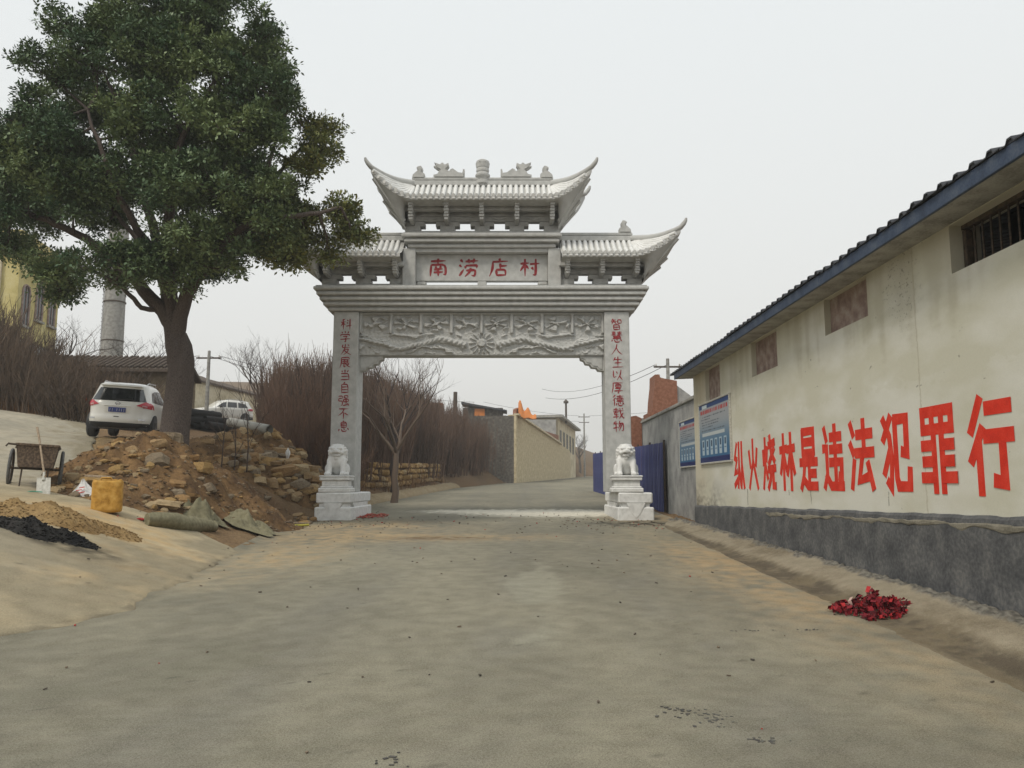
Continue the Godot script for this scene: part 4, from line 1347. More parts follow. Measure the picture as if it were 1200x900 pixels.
	while d < dmax + 0.1:
		var p := put("roof_panel", sheet_mesh, M.dark_roof, o, Vector3(0, rr(-0.004, 0.004), -d))
		p.rotation.z = rr(-0.002, 0.002)
		d += sw
	# windows: three boarded niches and a barred opening
	for i in 3:
		var w = wins[i]
		mb = MB.new()
		mb.bx(WALL_X + 0.11, (w[2] + w[3]) * 0.5, -(w[0] + w[1]) * 0.5, 0.04, w[3] - w[2] - 0.002, w[1] - w[0] - 0.002)
		tag(put("window_board", mb, M.infill, o), "stained pinkish board closing the %s window niche" % ["farthest", "middle", "nearest boarded"][i])
	var wb = wins[3]
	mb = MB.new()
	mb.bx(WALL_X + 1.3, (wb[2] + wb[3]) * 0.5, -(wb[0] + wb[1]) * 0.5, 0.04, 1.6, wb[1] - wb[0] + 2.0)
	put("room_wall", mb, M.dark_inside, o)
	mb = MB.new()
	mb.bx(WALL_X + 0.16, wb[2] + 0.02, -(wb[0] + wb[1]) * 0.5, 0.07, 0.05, wb[1] - wb[0] - 0.01)
	mb.bx(WALL_X + 0.16, wb[3] - 0.02, -(wb[0] + wb[1]) * 0.5, 0.07, 0.05, wb[1] - wb[0] - 0.01)
	mb.bx(WALL_X + 0.16, (wb[2] + wb[3]) * 0.5, -wb[1] + 0.05, 0.07, wb[3] - wb[2] - 0.12, 0.06)
	var fr := put("window_frame", mb, M.iron, o)
	var bar := MB.new()
	bar.tube([Vector3(0, -0.26, 0), Vector3(0, 0.26, 0)], [0.011, 0.011], 6)
	var bar_mesh := bar.mesh()
	d = wb[0] + 0.08
	while d < wb[1] - 0.1:
		put("bar", bar_mesh, M.iron, fr, Vector3(WALL_X + 0.16, (wb[2] + wb[3]) * 0.5, -d))
		d += 0.14
	# slogan
	var words := ["zong", "huo", "shao", "lin", "shi", "wei", "fa", "fan", "zui", "xing", "wei_do"]
	for i in words.size():
		var wd := 0.72 if i != 1 else 0.66
		var gm := glyph(words[i], wd, 0.94, 0.106 if words[i] != "zui" else 0.094, false, 0.002)
		var ch := put("painted_character", gm, M.wall_red, o, Vector3(WALL_X - 0.001, 1.875 + 0.0, -(15.86 - i * 0.928)))
		ch.basis = FACING_LEFT

func board_texture() -> ImageTexture:
	var im := Image.create(288, 160, false, Image.FORMAT_RGB8)
	# printed sheet: grey above turning blue below, blue title band, red heading, rows of grey text and six pale columns
	for y in 160:
		var f := y / 159.0
		var cc := Color(0.60, 0.62, 0.64).lerp(Color(0.20, 0.40, 0.56), smoothstep(0.25, 0.85, f))
		for x in 288: im.set_pixel(x, y, cc * (0.95 + 0.1 * rng.randf()))
	im.fill_rect(Rect2i(0, 0, 288, 12), Color(0.10, 0.24, 0.45))
	im.fill_rect(Rect2i(30, 3, 50, 9), Color(0.75, 0.8, 0.82))
	im.fill_rect(Rect2i(0, 146, 288, 14), Color(0.08, 0.15, 0.38))
	var x := 14
	while x < 270:
		im.fill_rect(Rect2i(x, 17, rng.randi_range(6, 13), 10), Color(0.68, 0.16, 0.14)); x += rng.randi_range(12, 17)
	for r in [[34, 250], [41, 110], [49, 200], [56, 190], [63, 130], [72, 240]]:
		x = 20 + rng.randi_range(0, 10)
		while x < r[1]:
			im.fill_rect(Rect2i(x, r[0], rng.randi_range(2, 6), 3), Color(0.30, 0.33, 0.36)); x += rng.randi_range(5, 9)
	im.fill_rect(Rect2i(28, 80, 215, 9), Color(0.72, 0.75, 0.76))
	for k in 6:
		im.fill_rect(Rect2i(24 + k * 42, 98, 24, 42), Color(0.66, 0.73, 0.78))
		im.fill_rect(Rect2i(30 + k * 42, 102, 12, 16), Color(0.16, 0.27, 0.38))
		im.fill_rect(Rect2i(28 + k * 42, 124, 16, 3), Color(0.42, 0.5, 0.58))
	return ImageTexture.create_from_image(im)

func make_board(at: Vector3, w: float, h: float, label: String, tx: Texture2D) -> void:
	var o := thing("notice_board", label, "notice board", at, 0.0, "blue printed notice boards")
	o.basis = FACING_LEFT
	var mb := MB.new()
	mb.bx(0, h * 0.5 - 0.02, 0.02, w, 0.04, 0.05, 0.006); mb.bx(0, -h * 0.5 + 0.02, 0.02, w, 0.04, 0.05, 0.006)
	mb.bx(-w * 0.5 + 0.02, 0, 0.02, 0.04, h - 0.08, 0.05, 0.006); mb.bx(w * 0.5 - 0.02, 0, 0.02, 0.04, h - 0.08, 0.05, 0.006)
	put("frame", mb, M.steel, o)
	mb = MB.new()
	var a := w * 0.5 - 0.04; var b := h * 0.5 - 0.04
	mb.quad_uv([Vector3(-a, -b, 0.03), Vector3(a, -b, 0.03), Vector3(a, b, 0.03), Vector3(-a, b, 0.03)], [Vector2(0, 1), Vector2(1, 1), Vector2(1, 0), Vector2(0, 0)])
	var m := mat(null, 1.0, 0.45)
	m.albedo_texture = tx
	m.uv1_triplanar = false
	put("printed_sheet", mb, m, o)

func make_right_side() -> void:
	var tx := board_texture()
	make_board(Vector3(WALL_X - 0.004, 2.665, -17.63), 2.70, 1.41, "blue notice board hung on the whitewashed slogan wall", tx)
	# grey rendered wall beyond the building
	var o := thing("yard_wall", "grey rendered yard wall between the slogan building and the right pillar", "wall", Vector3(5.15, 0.3, -26.4))
	var mb := MB.new()
	mb.bx(0.15, 1.75, 0, 0.3, 3.7, 10.6, 0.02)
	put("wall", mb, M.grey_plaster, o)
	mb = MB.new()
	mb.bx(0.15, 3.65, 0, 0.42, 0.1, 10.7, 0.015)
	put("coping", mb, M.concrete, o)
	make_board(Vector3(5.145, 2.7, -23.3), 2.6, 1.4, "blue notice board hung on the grey yard wall beyond the slogan building", tx)
	# blue hoarding
	var h := thing("hoarding", "blue corrugated metal hoarding along the right side of the road behind the archway", "hoarding", Vector3(5.0, 0.6, -26.8))
	var sh := MB.new()
	for q in 7:
		sh.bx(0.0 if q % 2 == 0 else 0.03, 1.15, -0.065 - q * 0.13, 0.012, 2.3, 0.15)
	var shm := sh.mesh()
	var post := MB.new()
	post.bx(0.06, 1.2, 0, 0.06, 2.4, 0.06, 0.006)
	var pm := post.mesh()
	for k in 25:
		put("sheet", shm, M.hoarding, h, Vector3(0, 0.02 * k, -0.92 * k))
		if k % 3 == 0: put("post", pm, M.iron, h, Vector3(0, 0.02 * k - 0.02, -0.92 * k))
	# brick ruins
	o = thing("brick_ruin", "tall jagged red brick gable of a ruined house behind the right pillar", "ruin", Vector3(6.05, 0.5, -35))
	mb = MB.new()
	mb.prism(PackedVector2Array([Vector2(-0.1, 0), Vector2(1.2, 0), Vector2(1.15, 5.5), Vector2(0.9, 5.55), Vector2(0.6, 5.6), Vector2(0.42, 5.65), Vector2(0.4, 5.78), Vector2(0.2, 5.78), Vector2(0.18, 5.3), Vector2(0.1, 4.7), Vector2(0.06, 4.15), Vector2(-0.12, 4.1), Vector2(-0.1, 3.6)]), -1.2, 0.2)
	put("wall", mb, M.brick, o)
	mb = MB.new()
	mb.prism(PackedVector2Array([Vector2(1.17, 0), Vector2(2.1, 0), Vector2(2.1, 4.6), Vector2(1.17, 5.3)]), -1.1, 0.1)
	put("plaster_wall", mb, M.grey_plaster, o)
	o = thing("brick_ruin", "low red brick wall with uneven top beside the right pillar", "ruin", Vector3(5.35, 0.5, -36.5))
	mb = MB.new()
	mb.prism(PackedVector2Array([Vector2(-0.4, 0), Vector2(0.55, 0), Vector2(0.55, 4.0), Vector2(0.3, 4.12), Vector2(0.05, 4.08), Vector2(-0.4, 4.15)]), -0.6, 0.0)
	put("wall", mb, M.brick, o)
	mb = MB.new()
	mb.prism(PackedVector2Array([Vector2(0.56, 0), Vector2(1.5, 0), Vector2(1.5, 3.9), Vector2(1.0, 4.1), Vector2(0.56, 4.0)]), -0.55, -0.05)
	put("plaster_wall", mb, M.grey_plaster, o)
	# red firecracker paper at the foot of the wall
	mb = MB.new()
	for k in 1100:
		var a := rr(0, TAU); var r := sqrt(rng.randf()) * 1.25
		var x := 3.70 + cos(a) * r * 0.36
		var d := 8.45 + sin(a) * r * 0.42
		var keep := 0.95 - r + 0.55 * nz.get_noise_2d(x * 3.0 + 7.0, d * 3.0)
		if keep < 0.0: continue
		var hh := 0.20 * clampf(keep, 0, 1) * (0.35 + 1.9 * absf(nz.get_noise_2d(x * 4.0, d * 4.0))) + rr(0.0, 0.03)
		var bs := Basis.from_euler(Vector3(rr(-1.4, 1.4), rr(0, TAU), rr(-1.4, 1.4)))
		mb.col = Color(0.24, 0.012, 0.02).lerp(Color(0.06, 0.010, 0.012), rng.randf()) if rng.randf() > 0.03 else Color(0.5, 0.35, 0.3)
		if rng.randf() < 0.15: mb.col = Color(0.38, 0.02, 0.025)
		var c := P(x, d, hh + 0.012)
		var u := bs.x * rr(0.012, 0.05); var v := bs.z * rr(0.008, 0.026); var bend := bs.y * rr(-0.02, 0.04)
		mb.quad(c - u - v, c - v + bend, c + v + bend, c - u + v)
		mb.quad(c - v + bend, c + u - v, c + u + v, c + v + bend)
	tag(put("firecracker_paper", mb, M.twig), "heap of dark red firecracker paper on the verge below the slogan", "litter", "", "stuff")

# ------------------------------------------------------------------ the green tree
const TREE_AT := Vector2(-8.42, 20.0)

func limb(mb: MB, p: Array, r0: float, r1: float, sides: int) -> Array:
	# smooth the path a little and tube it
	var q := []
	for i in p.size() - 1:
		for k in 4:
			var t := k / 4.0
			var a: Vector3 = p[maxi(i - 1, 0)]; var d: Vector3 = p[mini(i + 2, p.size() - 1)]
			q.append(p[i].cubic_interpolate(p[i + 1], a, d, t) + Vector3(rr(-1, 1), rr(-1, 1), rr(-1, 1)) * 0.03)
	q.append(p[p.size() - 1])
	var r := []
	for i in q.size(): r.append(lerpf(r0, r1, pow(float(i) / (q.size() - 1), 0.8)))
	mb.tube(q, r, sides)
	return q

func make_tree() -> void:
	var base := Vector3(TREE_AT.x, land(TREE_AT.x, TREE_AT.y) - 0.1, -TREE_AT.y)
	var o := thing("camphor_tree", "tall broad-crowned green tree standing behind the dirt mound", "tree", base)
	# trunk with flared foot
	var mb := MB.new()
	var pts := []
	var tp := [[0.0, 0.0, 0.52], [0.35, 0.01, 0.40], [1.0, 0.03, 0.345], [2.0, 0.06, 0.325], [2.7, 0.09, 0.31], [3.1, 0.11, 0.28], [3.5, 0.12, 0.2], [3.8, 0.13, 0.06]]
	for q in tp:
		var row := PackedVector3Array()
		for i in 25:
			var a := TAU * i / 24.0
			var rad: float = q[2] * (1.0 + 0.06 * sin(a * 5.0 + q[0]) + 0.10 * nz.get_noise_2d(cos(a) * 2.0 + 9.0, sin(a) * 2.0 + q[0] * 0.6))
			row.append(Vector3(q[1] + cos(a) * rad, q[0], sin(a) * rad))
		pts.append(row)
	mb.grid(pts, null, true)
	put("trunk", mb, M.bark, o)
	mb = MB.new()
	var paths := [
		[[-0.15, 3.91, 0], [-0.64, 4.64, .3], [-1.15, 5.24, .5], [-1.85, 5.86, .8], [-2.7, 6.29, 1.0], [-3.65, 6.65, 1.0], [-4.33, 6.93, .6]],
		[[-0.14, 3.8, 0], [-0.59, 5.35, -.3], [-0.96, 6.47, -.5], [-1.49, 7.96, -.6], [-1.85, 9.47, -.4], [-2.38, 10.89, 0]],
		[[-0.1, 3.8, 0], [-0.24, 5.57, .4], [-0.08, 7.15, .7], [-0.03, 8.88, .6], [0.0, 10.89, .3]],
		[[-0.05, 3.69, 0], [0.36, 4.64, .5], [0.98, 5.21, 1.0], [1.78, 5.89, 1.5], [2.62, 6.11, 1.9], [3.71, 6.25, 1.9], [4.36, 6.52, 1.6]],
		[[-0.11, 4.02, 0], [0.3, 5.8, -.7], [0.83, 7.04, -1.1], [1.59, 8.3, -1.1], [2.38, 9.94, -.5]],
		[[0.43, 4.79, .4], [1.2, 6.13, .2], [2.04, 7.15, .5], [2.89, 7.96, .9], [3.71, 8.72, .8]],
		[[-0.58, 5.13, -.3], [-1.19, 5.8, -1.3], [-2.13, 6.93, -1.6], [-2.98, 8.07, -1.2], [-3.61, 9.23, -.6]],
		[[-0.22, 5.35, .4], [-0.67, 6.36, 1.6], [-1.07, 7.61, 2.2], [-1.58, 8.77, 2.0]],
		[[-0.07, 6.93, .7], [0.57, 7.84, 1.9], [1.19, 9.0, 2.1], [1.47, 10.17, 1.6]],
		[[-0.24, 4.46, 0], [-0.75, 4.33, .5], [-1.04, 4.73, .9], [-1.8, 5.13, 1.2], [-2.77, 5.01, 1.0]],
	]
	var nodes := []
	var r0 := [.25, .25, .26, .25, .22, .11, .12, .12, .11, .08]
	for i in paths.size():
		var p := []
		if i < 5: p.append(Vector3(0.10 + 0.05 * cos(i * 1.3), 2.75, 0.08 * sin(i * 1.3)))
		for q in paths[i]: p.append(Vector3(q[0], q[1], q[2]))
		nodes.append_array(limb(mb, p, r0[i], 0.03, 8).slice(5))
	# leaf clumps: [right of the foot, height, radius] in metres
	var cl := [[-2.98, 11.41, 0.83], [-1.76, 11.85, 0.92], [-0.65, 12.23, 0.87], [0.37, 12.09, 0.96], [1.65, 11.32, 0.83], [2.42, 10.6, 0.65], [-3.35, 10.22, 0.92], [-2.12, 10.32, 0.87], [-0.84, 10.65, 0.92], [0.39, 10.41, 1.05], [1.66, 9.99, 0.92],
		[2.88, 9.66, 0.57], [3.56, 9.23, 0.52], [3.76, 8.53, 0.44], [3.29, 8.07, 0.48], [-3.81, 8.88, 0.87], [-2.68, 8.63, 0.87], [-4.37, 8.07, 0.74], [-3.33, 7.73, 1.00], [-4.16, 7.04, 0.78], [-2.38, 7.34, 0.87], [-1.27, 8.81, 0.78], [-0.26, 9.0, 0.92], [0.75, 8.77, 1.00],
		[1.76, 8.49, 0.78], [-1.52, 7.75, 0.78], [-0.36, 7.57, 0.78], [0.71, 7.34, 1.00], [1.82, 7.11, 0.92], [2.67, 6.74, 0.87], [-4.44, 6.13, 0.57], [0.37, 6.2, 0.96], [1.45, 6.34, 0.96], [2.34, 6.07, 0.65], [3.42, 6.52, 0.57], [4.2, 6.74, 0.59], [4.0, 5.98, 0.37], [4.57, 6.29, 0.33],
		[-2.73, 5.39, 0.65], [-3.08, 4.79, 0.44], [-2.0, 5.53, 0.70], [-1.35, 5.66, 0.65], [-0.73, 5.53, 0.57], [0.02, 5.3, 0.65], [0.79, 5.46, 0.61], [-4.8, 8.77, 0.57], [-5.16, 7.73, 0.70], [-5.19, 6.7, 0.65], [2.8, 7.38, 0.65], [-1.39, 11.32, 0.78], [-0.15, 11.32, 0.78], [-3.88, 6.81, 0.57], [-2.67, 6.74, 0.52], [3.07, 5.8, 0.48]]
	# a spray of leaves
	var lf := MB.new()
	var lr := RandomNumberGenerator.new(); lr.seed = 77
	for k in 16:
		var dir := Vector3(lr.randf_range(-1, 1), lr.randf_range(-0.5, 0.9), lr.randf_range(-1, 1)).normalized()
		var at := dir * lr.randf_range(0.03, 0.15)
		var side := dir.cross(Vector3(lr.randf_range(-.4, .4), 1, lr.randf_range(-.4, .4))).normalized()
		var nn := side.cross(dir).normalized()
		var l := lr.randf_range(0.075, 0.115); var w := l * 0.24
		var sh := lr.randf_range(0.75, 1.2)
		lf.col = Color(sh, sh, sh)
		var mid := at + dir * l * 0.5 - nn * 0.008
		var tip := at + dir * l - nn * 0.02
		lf.tri(at, mid + side * w, tip); lf.tri(at, tip, mid - side * w)
		if k % 4 == 0:
			lf.col = Color(0.5, 0.45, 0.4)
	var leaf_mesh := lf.mesh()
	var xf := []; var cols := []
	for c in cl:
		var u: float = (c[0] + 0.57) / 4.9; var v: float = (c[1] - 8.65) / 4.1
		var depth := 2.5 * sqrt(maxf(0.04, 1.0 - u * u * 0.9 - v * v * 0.9))
		var offs := [depth, -depth]
		if c[0] > 2.4: offs = [0.6]
		if c[0] > 2.76: offs = [1.2 + rr(-.3, .3)]
		for near in offs:
			var rad: float = c[2]
			var n: float = near * rr(0.8, 1.0)
			# the crown leans a little: its near side reaches towards the road
			var ctr := Vector3(c[0] + rr(-.16, .16) + 0.40 * n, c[1] + rr(-.12, .12) - 0.25 * n, n)
			if c[0] > 2.4: ctr = Vector3(c[0] + 0.25 * n - 0.3, c[1] - 0.3 * n, n)
			# twig from the nearest limb
			var best: Vector3 = nodes[0]
			for q in nodes:
				if q.distance_squared_to(ctr) < best.distance_squared_to(ctr): best = q
			var mid := best.lerp(ctr, 0.5) + Vector3(rr(-.15, .15), -0.1, rr(-.15, .15))
			mb.tube([best, mid, ctr], [0.04, 0.028, 0.012], 5)
			var young := clampf((c[0] - 1.7) / 1.6, 0.0, 1.0)
			var tufts := int(24.0 * rad * rad / 0.6) + 3
			for k in tufts:
				# tufts of leaves held out at the ends of twigs, mostly on the upper and outer side
				var dv := Vector3(rr(-1, 1), rr(-0.75, 1), rr(-1, 1)).normalized() * pow(rng.randf(), 0.4)
				var tc := ctr + Vector3(dv.x, dv.y * 0.8, dv.z) * rad * rr(0.85, 1.2)
				if nz.get_noise_3d(tc.x * 0.8, tc.y * 0.8, tc.z * 0.8) < -0.13: continue
				mb.tube([mid.lerp(ctr, rr(0.4, 1.0)), tc.lerp(ctr, 0.4) - Vector3(0, 0.05, 0), tc], [0.014, 0.010, 0.004], 4, false)
				var tone := clampf(0.5 + nz.get_noise_3d(ctr.x * 0.5, ctr.y * 0.5, ctr.z * 0.5) * 0.8 + rr(-.3, .3), 0, 1)
				for e in 15:
					var off := Vector3(rr(-1, 1), rr(-1, 1), rr(-1, 1))
					off = off.normalized() * pow(rng.randf(), 0.5)
					var p := tc + Vector3(off.x * 0.34, off.y * 0.17, off.z * 0.34)
					var sc := rr(0.8, 1.25)
					xf.append(Transform3D(Basis.from_euler(Vector3(rr(-.6, .6), rr(0, TAU), rr(-.6, .6))).scaled(Vector3(sc, sc, sc)), p))
					var cc := Color(0.058, 0.112, 0.056).lerp(Color(0.195, 0.255, 0.110), clampf(tone + rr(-.2, .2), 0, 1))
					cc = cc.lerp(Color(0.26, 0.235, 0.055).lerp(Color(0.15, 0.17, 0.045), rng.randf()), young * rr(0.35, 1.0))
					cols.append(cc)
	put("limbs", mb, M.bark, o)
	many("crown", leaf_mesh, M.leaf, xf, cols, o)

# ------------------------------------------------------------------ bare trees and brush
func grow(mb: MB, p: Vector3, dir: Vector3, len: float, r: float, level: int, spread: float, up: float) -> void:
	var segs := 3
	var pts := [p]; var rad := [r]
	for k in segs:
		dir = (dir + Vector3(rr(-1, 1), rr(-.4, .6) + up * 0.3, rr(-1, 1)) * 0.14).normalized()
		p += dir * len / segs
		pts.append(p); rad.append(r * (1.0 - 0.45 * (k + 1) / segs))
	mb.tube(pts, rad, 5 if level > 2 else 3, false)
	if level == 0: return
	var kids := 3 if level > 1 else 4
	for k in kids:
		var t := rr(0.35, 1.0) if k > 0 else 1.0
		var f := t * segs
		var i := mini(int(f), segs - 1)
		var at: Vector3 = pts[i].lerp(pts[i + 1], f - i)
		var side := Vector3(rr(-1, 1), rr(-.2, .5), rr(-1, 1)).normalized()
		grow(mb, at, (dir + side * spread).normalized(), len * rr(0.55, 0.8), r * rr(0.4, 0.55), level - 1, spread, up)

func bare_tree(called: String, label: String, x: float, d: float, h: float, r: float, levels: int, sd: int, spread := 0.75, col := Color(0.075, 0.058, 0.048), sink := 0.1, group := "") -> void:
	rng.seed = sd
	var o := thing(called, label, "tree", P(x, d, -sink), 0.0, group)
	var mb := MB.new()
	mb.col = col
	var tr := [Vector3.ZERO]; var rad := [r * 1.25]
	var th := h * 0.34
	for k in 4:
		tr.append(Vector3(rr(-.04, .04) * h * 0.3, th * (k + 1) / 4.0, rr(-.04, .04) * h * 0.3)); rad.append(r * (1.0 - 0.07 * k))
	mb.tube(tr, rad, 8)
	put("trunk", mb, M.twig, o)
	mb = MB.new()
	mb.col = col
	for k in 4:
		var a := TAU * (k + rr(-.2, .2)) / 4.0
		grow(mb, tr[4] - Vector3(0, 0.1 * k * th * 0.4, 0), Vector3(cos(a) * spread, 1.0, sin(a) * spread).normalized(), h * rr(0.24, 0.32), r * 0.6, levels, spread, 0.6)
	put("branches", mb, M.twig, o)

func brush_mesh(sd: int, stems: int, upright: float) -> ArrayMesh:
	rng.seed = sd
	var mb := MB.new()
	for k in stems:
		var a := rr(0, TAU)
		var p := Vector3(cos(a), 0, sin(a)) * rr(0.0, 0.55)
		var dir := Vector3(cos(a) * rr(0, 1) * (1.0 - upright), 1.0, sin(a) * rr(0, 1) * (1.0 - upright)).normalized()
		var sh := rr(0.6, 1.3)
		mb.col = Color(sh, sh, sh)
		var l := rr(0.55, 1.0)
		var pts := [p]; var rad := [0.011]
		for i in 4:
			dir = (dir + Vector3(rr(-1, 1), 0.1, rr(-1, 1)) * 0.11).normalized()
			p += dir * l / 4.0
			pts.append(p); rad.append(0.011 * (1.0 - 0.2 * (i + 1)))
		mb.tube(pts, rad, 3, false)
		for i in 10:
			var t := rr(0.3, 1.0) * 3.99
			var at: Vector3 = pts[int(t)].lerp(pts[int(t) + 1], t - int(t))
			var d2 := (dir + Vector3(rr(-1, 1), rr(-.1, .8), rr(-1, 1)) * 0.8).normalized()
			var e := at + d2 * rr(0.1, 0.3)
			mb.tube([at, at.lerp(e, 0.5) + Vector3(0, 0.01, 0), e], [0.005, 0.004, 0.002], 3, false)
	return mb.mesh()

func thicket(label: String, mesh: Mesh, spots: Array, ca: Color, cb: Color) -> void:
	var xf := []; var cols := []
	for s in spots:
		# [x, d, height, width]
		xf.append(Transform3D(Basis(Vector3.UP, rr(0, TAU)).scaled(Vector3(s[3], s[2], s[3])), P(s[0], s[1], -0.1)))
		cols.append(ca.lerp(cb, rng.randf()))
	var o := many("thicket", mesh, M.twig, xf, cols)
	tag(o, label, "thicket", "", "stuff")

func make_vegetation() -> void:
	var b1 := brush_mesh(3, 40, 0.52)
	var b2 := brush_mesh(8, 40, 0.35)
	rng.seed = 40
	# dense brown brush behind the left pillar, along the road
	var sp := []
	for k in 165:
		var d := 27.5 + pow(rng.randf(), 1.2) * 34.0
		var back := rng.randf()
		var x := edge_l(d) - 1.6 - back * 8.5
		var px := 600.0 + 942.0 * x / d
		var h := lerp_tab([250.0, 2.2, 300.0, 3.6, 330.0, 3.8, 385.0, 4.2, 440.0, 4.6, 490.0, 4.5, 520.0, 4.2, 560.0, 3.4, 600.0, 2.6], px) * rr(0.7, 1.12) * lerpf(1.0, 1.25, (d - 28.0) / 34.0)
		if d < 31.0 and x > -8.2: continue
		if px < 318.0: continue
		sp.append([x, d, h, rr(1.7, 2.6)])
	for k in 110:
		var d := rr(42.0, 76.0)
		sp.append([edge_l(d) - 1.3 - rng.randf() * 5.0, d, rr(3.6, 5.6) * lerpf(1.0, 0.9, (d - 42.0) / 34.0), rr(2.0, 3.0)])
	thicket("dense brown leafless brush on the bank behind the left pillar", b1, sp, Color(0.085, 0.056, 0.042), Color(0.175, 0.105, 0.07))
	sp = []
	for k in 32:
		var d := rr(28.5, 36.0)
		var x := rr(-0.272, -0.222) * d
		sp.append([x, d, rr(1.6, 3.7), rr(1.6, 2.6)])
	thicket("tall reddish leafless shrubs between the rubble and the left pillar", b1, sp, Color(0.10, 0.058, 0.04), Color(0.20, 0.115, 0.072))
	# brush across the side road on the far left
	sp = []
	for k in 80:
		var d := rr(30.5, 37.0)
		var x := rr(-27.0, -16.2) + (37.0 - d) * 0.2
		var left := clampf((-x - 16.0) / 8.0, 0, 1)
		sp.append([x, d, lerpf(1.5, 4.4, left) * rr(0.75, 1.1), rr(1.6, 2.8)])
	thicket("tangled brown leafless brush beside the side road at the left edge", b2, sp, Color(0.085, 0.06, 0.042), Color(0.17, 0.115, 0.075))
	# dry grass
	var gm := MB.new()
	rng.seed = 12
	for k in 34:
		var a := rr(0, TAU)
		var p := Vector3(rr(-.3, .3), 0, rr(-.3, .3))
		var lean := Vector3(cos(a), 0, sin(a)) * rr(0.05, 0.3)
		var w := Vector3(-sin(a), 0, cos(a)) * 0.008
		var sh := rr(0.65, 1.3)
		gm.col = Color(sh, sh, sh)
		gm.tri(p - w, p + w, p + lean + Vector3(0, rr(0.4, 1.0), 0))
	var grass := gm.mesh()
	var xf := []; var cols := []
	for k in 1500:
		var x: float; var d: float
		var zone := rng.randf()
		if zone < 0.45:
			d = rr(30.0, 36.0); x = rr(-26, -13.5)
		elif zone < 0.8:
			d = rr(26.5, 40.0); x = rr(-13.5, -7.5) * d / 30.0
		else:
			d = rr(30.0, 56.0); x = edge_l(d) - rr(0.7, 4.0)
		if d < 30.6 and x < side_right(d) + 0.3: continue
		if x / d > -0.42 and x / d < -0.315: continue
		var s := rr(0.35, 1.0)
		xf.append(Transform3D(Basis(Vector3.UP, rr(0, TAU)).scaled(Vector3(s * 1.4, s, s * 1.4)), P(x, d, -0.05)))
		cols.append(Color(0.15, 0.07, 0.028).lerp(Color(0.27, 0.16, 0.07), rng.randf()))
	tag(many("dry_grass", grass, M.dry, xf, cols), "dry reddish-brown grass on the banks left of the road", "grass", "", "stuff")
	# single leafless trees
	bare_tree("bare_tree", "leafless tree with a pale straight trunk just behind the left pillar", -4.95, 34.0, 6.6, 0.14, 4, 21, 0.8, Color(0.15, 0.11, 0.083))
	bare_tree("bare_tree", "leafless tree with a forked crown rising above the brush inside the archway", -5.6, 38.0, 8.0, 0.12, 4, 22, 0.6, Color(0.06, 0.045, 0.04))
	bare_tree("bare_tree", "small spreading leafless tree behind the shed left of the green tree trunk", -24.5, 52.0, 5.6, 0.13, 4, 23, 0.9, Color(0.055, 0.045, 0.04))
	bare_tree("bare_tree", "thin leafless tree just left of the green tree trunk", -22.5, 54.0, 5.2, 0.10, 4, 24, 0.8, Color(0.06, 0.05, 0.044))
	bare_tree("bare_tree", "leafless tree with wide twigs beside the yellow building", -22.0, 38.0, 5.2, 0.10, 4, 25, 1.0, Color(0.085, 0.068, 0.055))
	bare_tree("bare_tree", "leafless tree seen between the far cream house and the utility pole", 10.5, 125.0, 7.0, 0.2, 4, 26, 0.8, Color(0.10, 0.09, 0.08))
	bare_tree("bare_tree", "grey leafless tree behind the small distant white car", -17.3, 56.0, 6.4, 0.12, 4, 27, 0.7, Color(0.085, 0.07, 0.06))
	bare_tree("bare_tree", "leafless tree with upright twigs left of the red-brown shrubs", -14.8, 47.0, 5.6, 0.11, 4, 28, 0.6, Color(0.075, 0.058, 0.048))
	# saplings on the earth bank
	rng.seed = 51
	for q in [[-8.35, 23.2, 2.3, "thin leafless sapling nearest the green tree on the earth bank"], [-8.05, 23.4, 2.0, "short leafless sapling in the middle of the three on the earth bank"], [-7.72, 23.5, 2.9, "tallest leafless sapling nearest the rubble on the earth bank"]]:
		var o := thing("sapling", q[3], "sapling", P(q[0], q[1], -0.1), 0.0, "saplings on the earth bank")
		var mb := MB.new()
		mb.col = Color(0.07, 0.05, 0.04)
		mb.tube([Vector3.ZERO, Vector3(0.03, q[2] * 0.35, 0.02), Vector3(rr(-.08, .12), q[2] * 0.7, 0)], [0.022, 0.018, 0.012], 5)
		put("stem", mb, M.twig, o)
		mb = MB.new()
		mb.col = Color(0.07, 0.05, 0.04)
		for k in 5:
			grow(mb, Vector3(0.02, q[2] * (0.3 + 0.09 * k), 0), Vector3(rr(-.7, .7), 1, rr(-.7, .7)).normalized(), q[2] * rr(0.25, 0.4), 0.011, 1, 0.6, 0.5)
		put("branches", mb, M.twig, o)

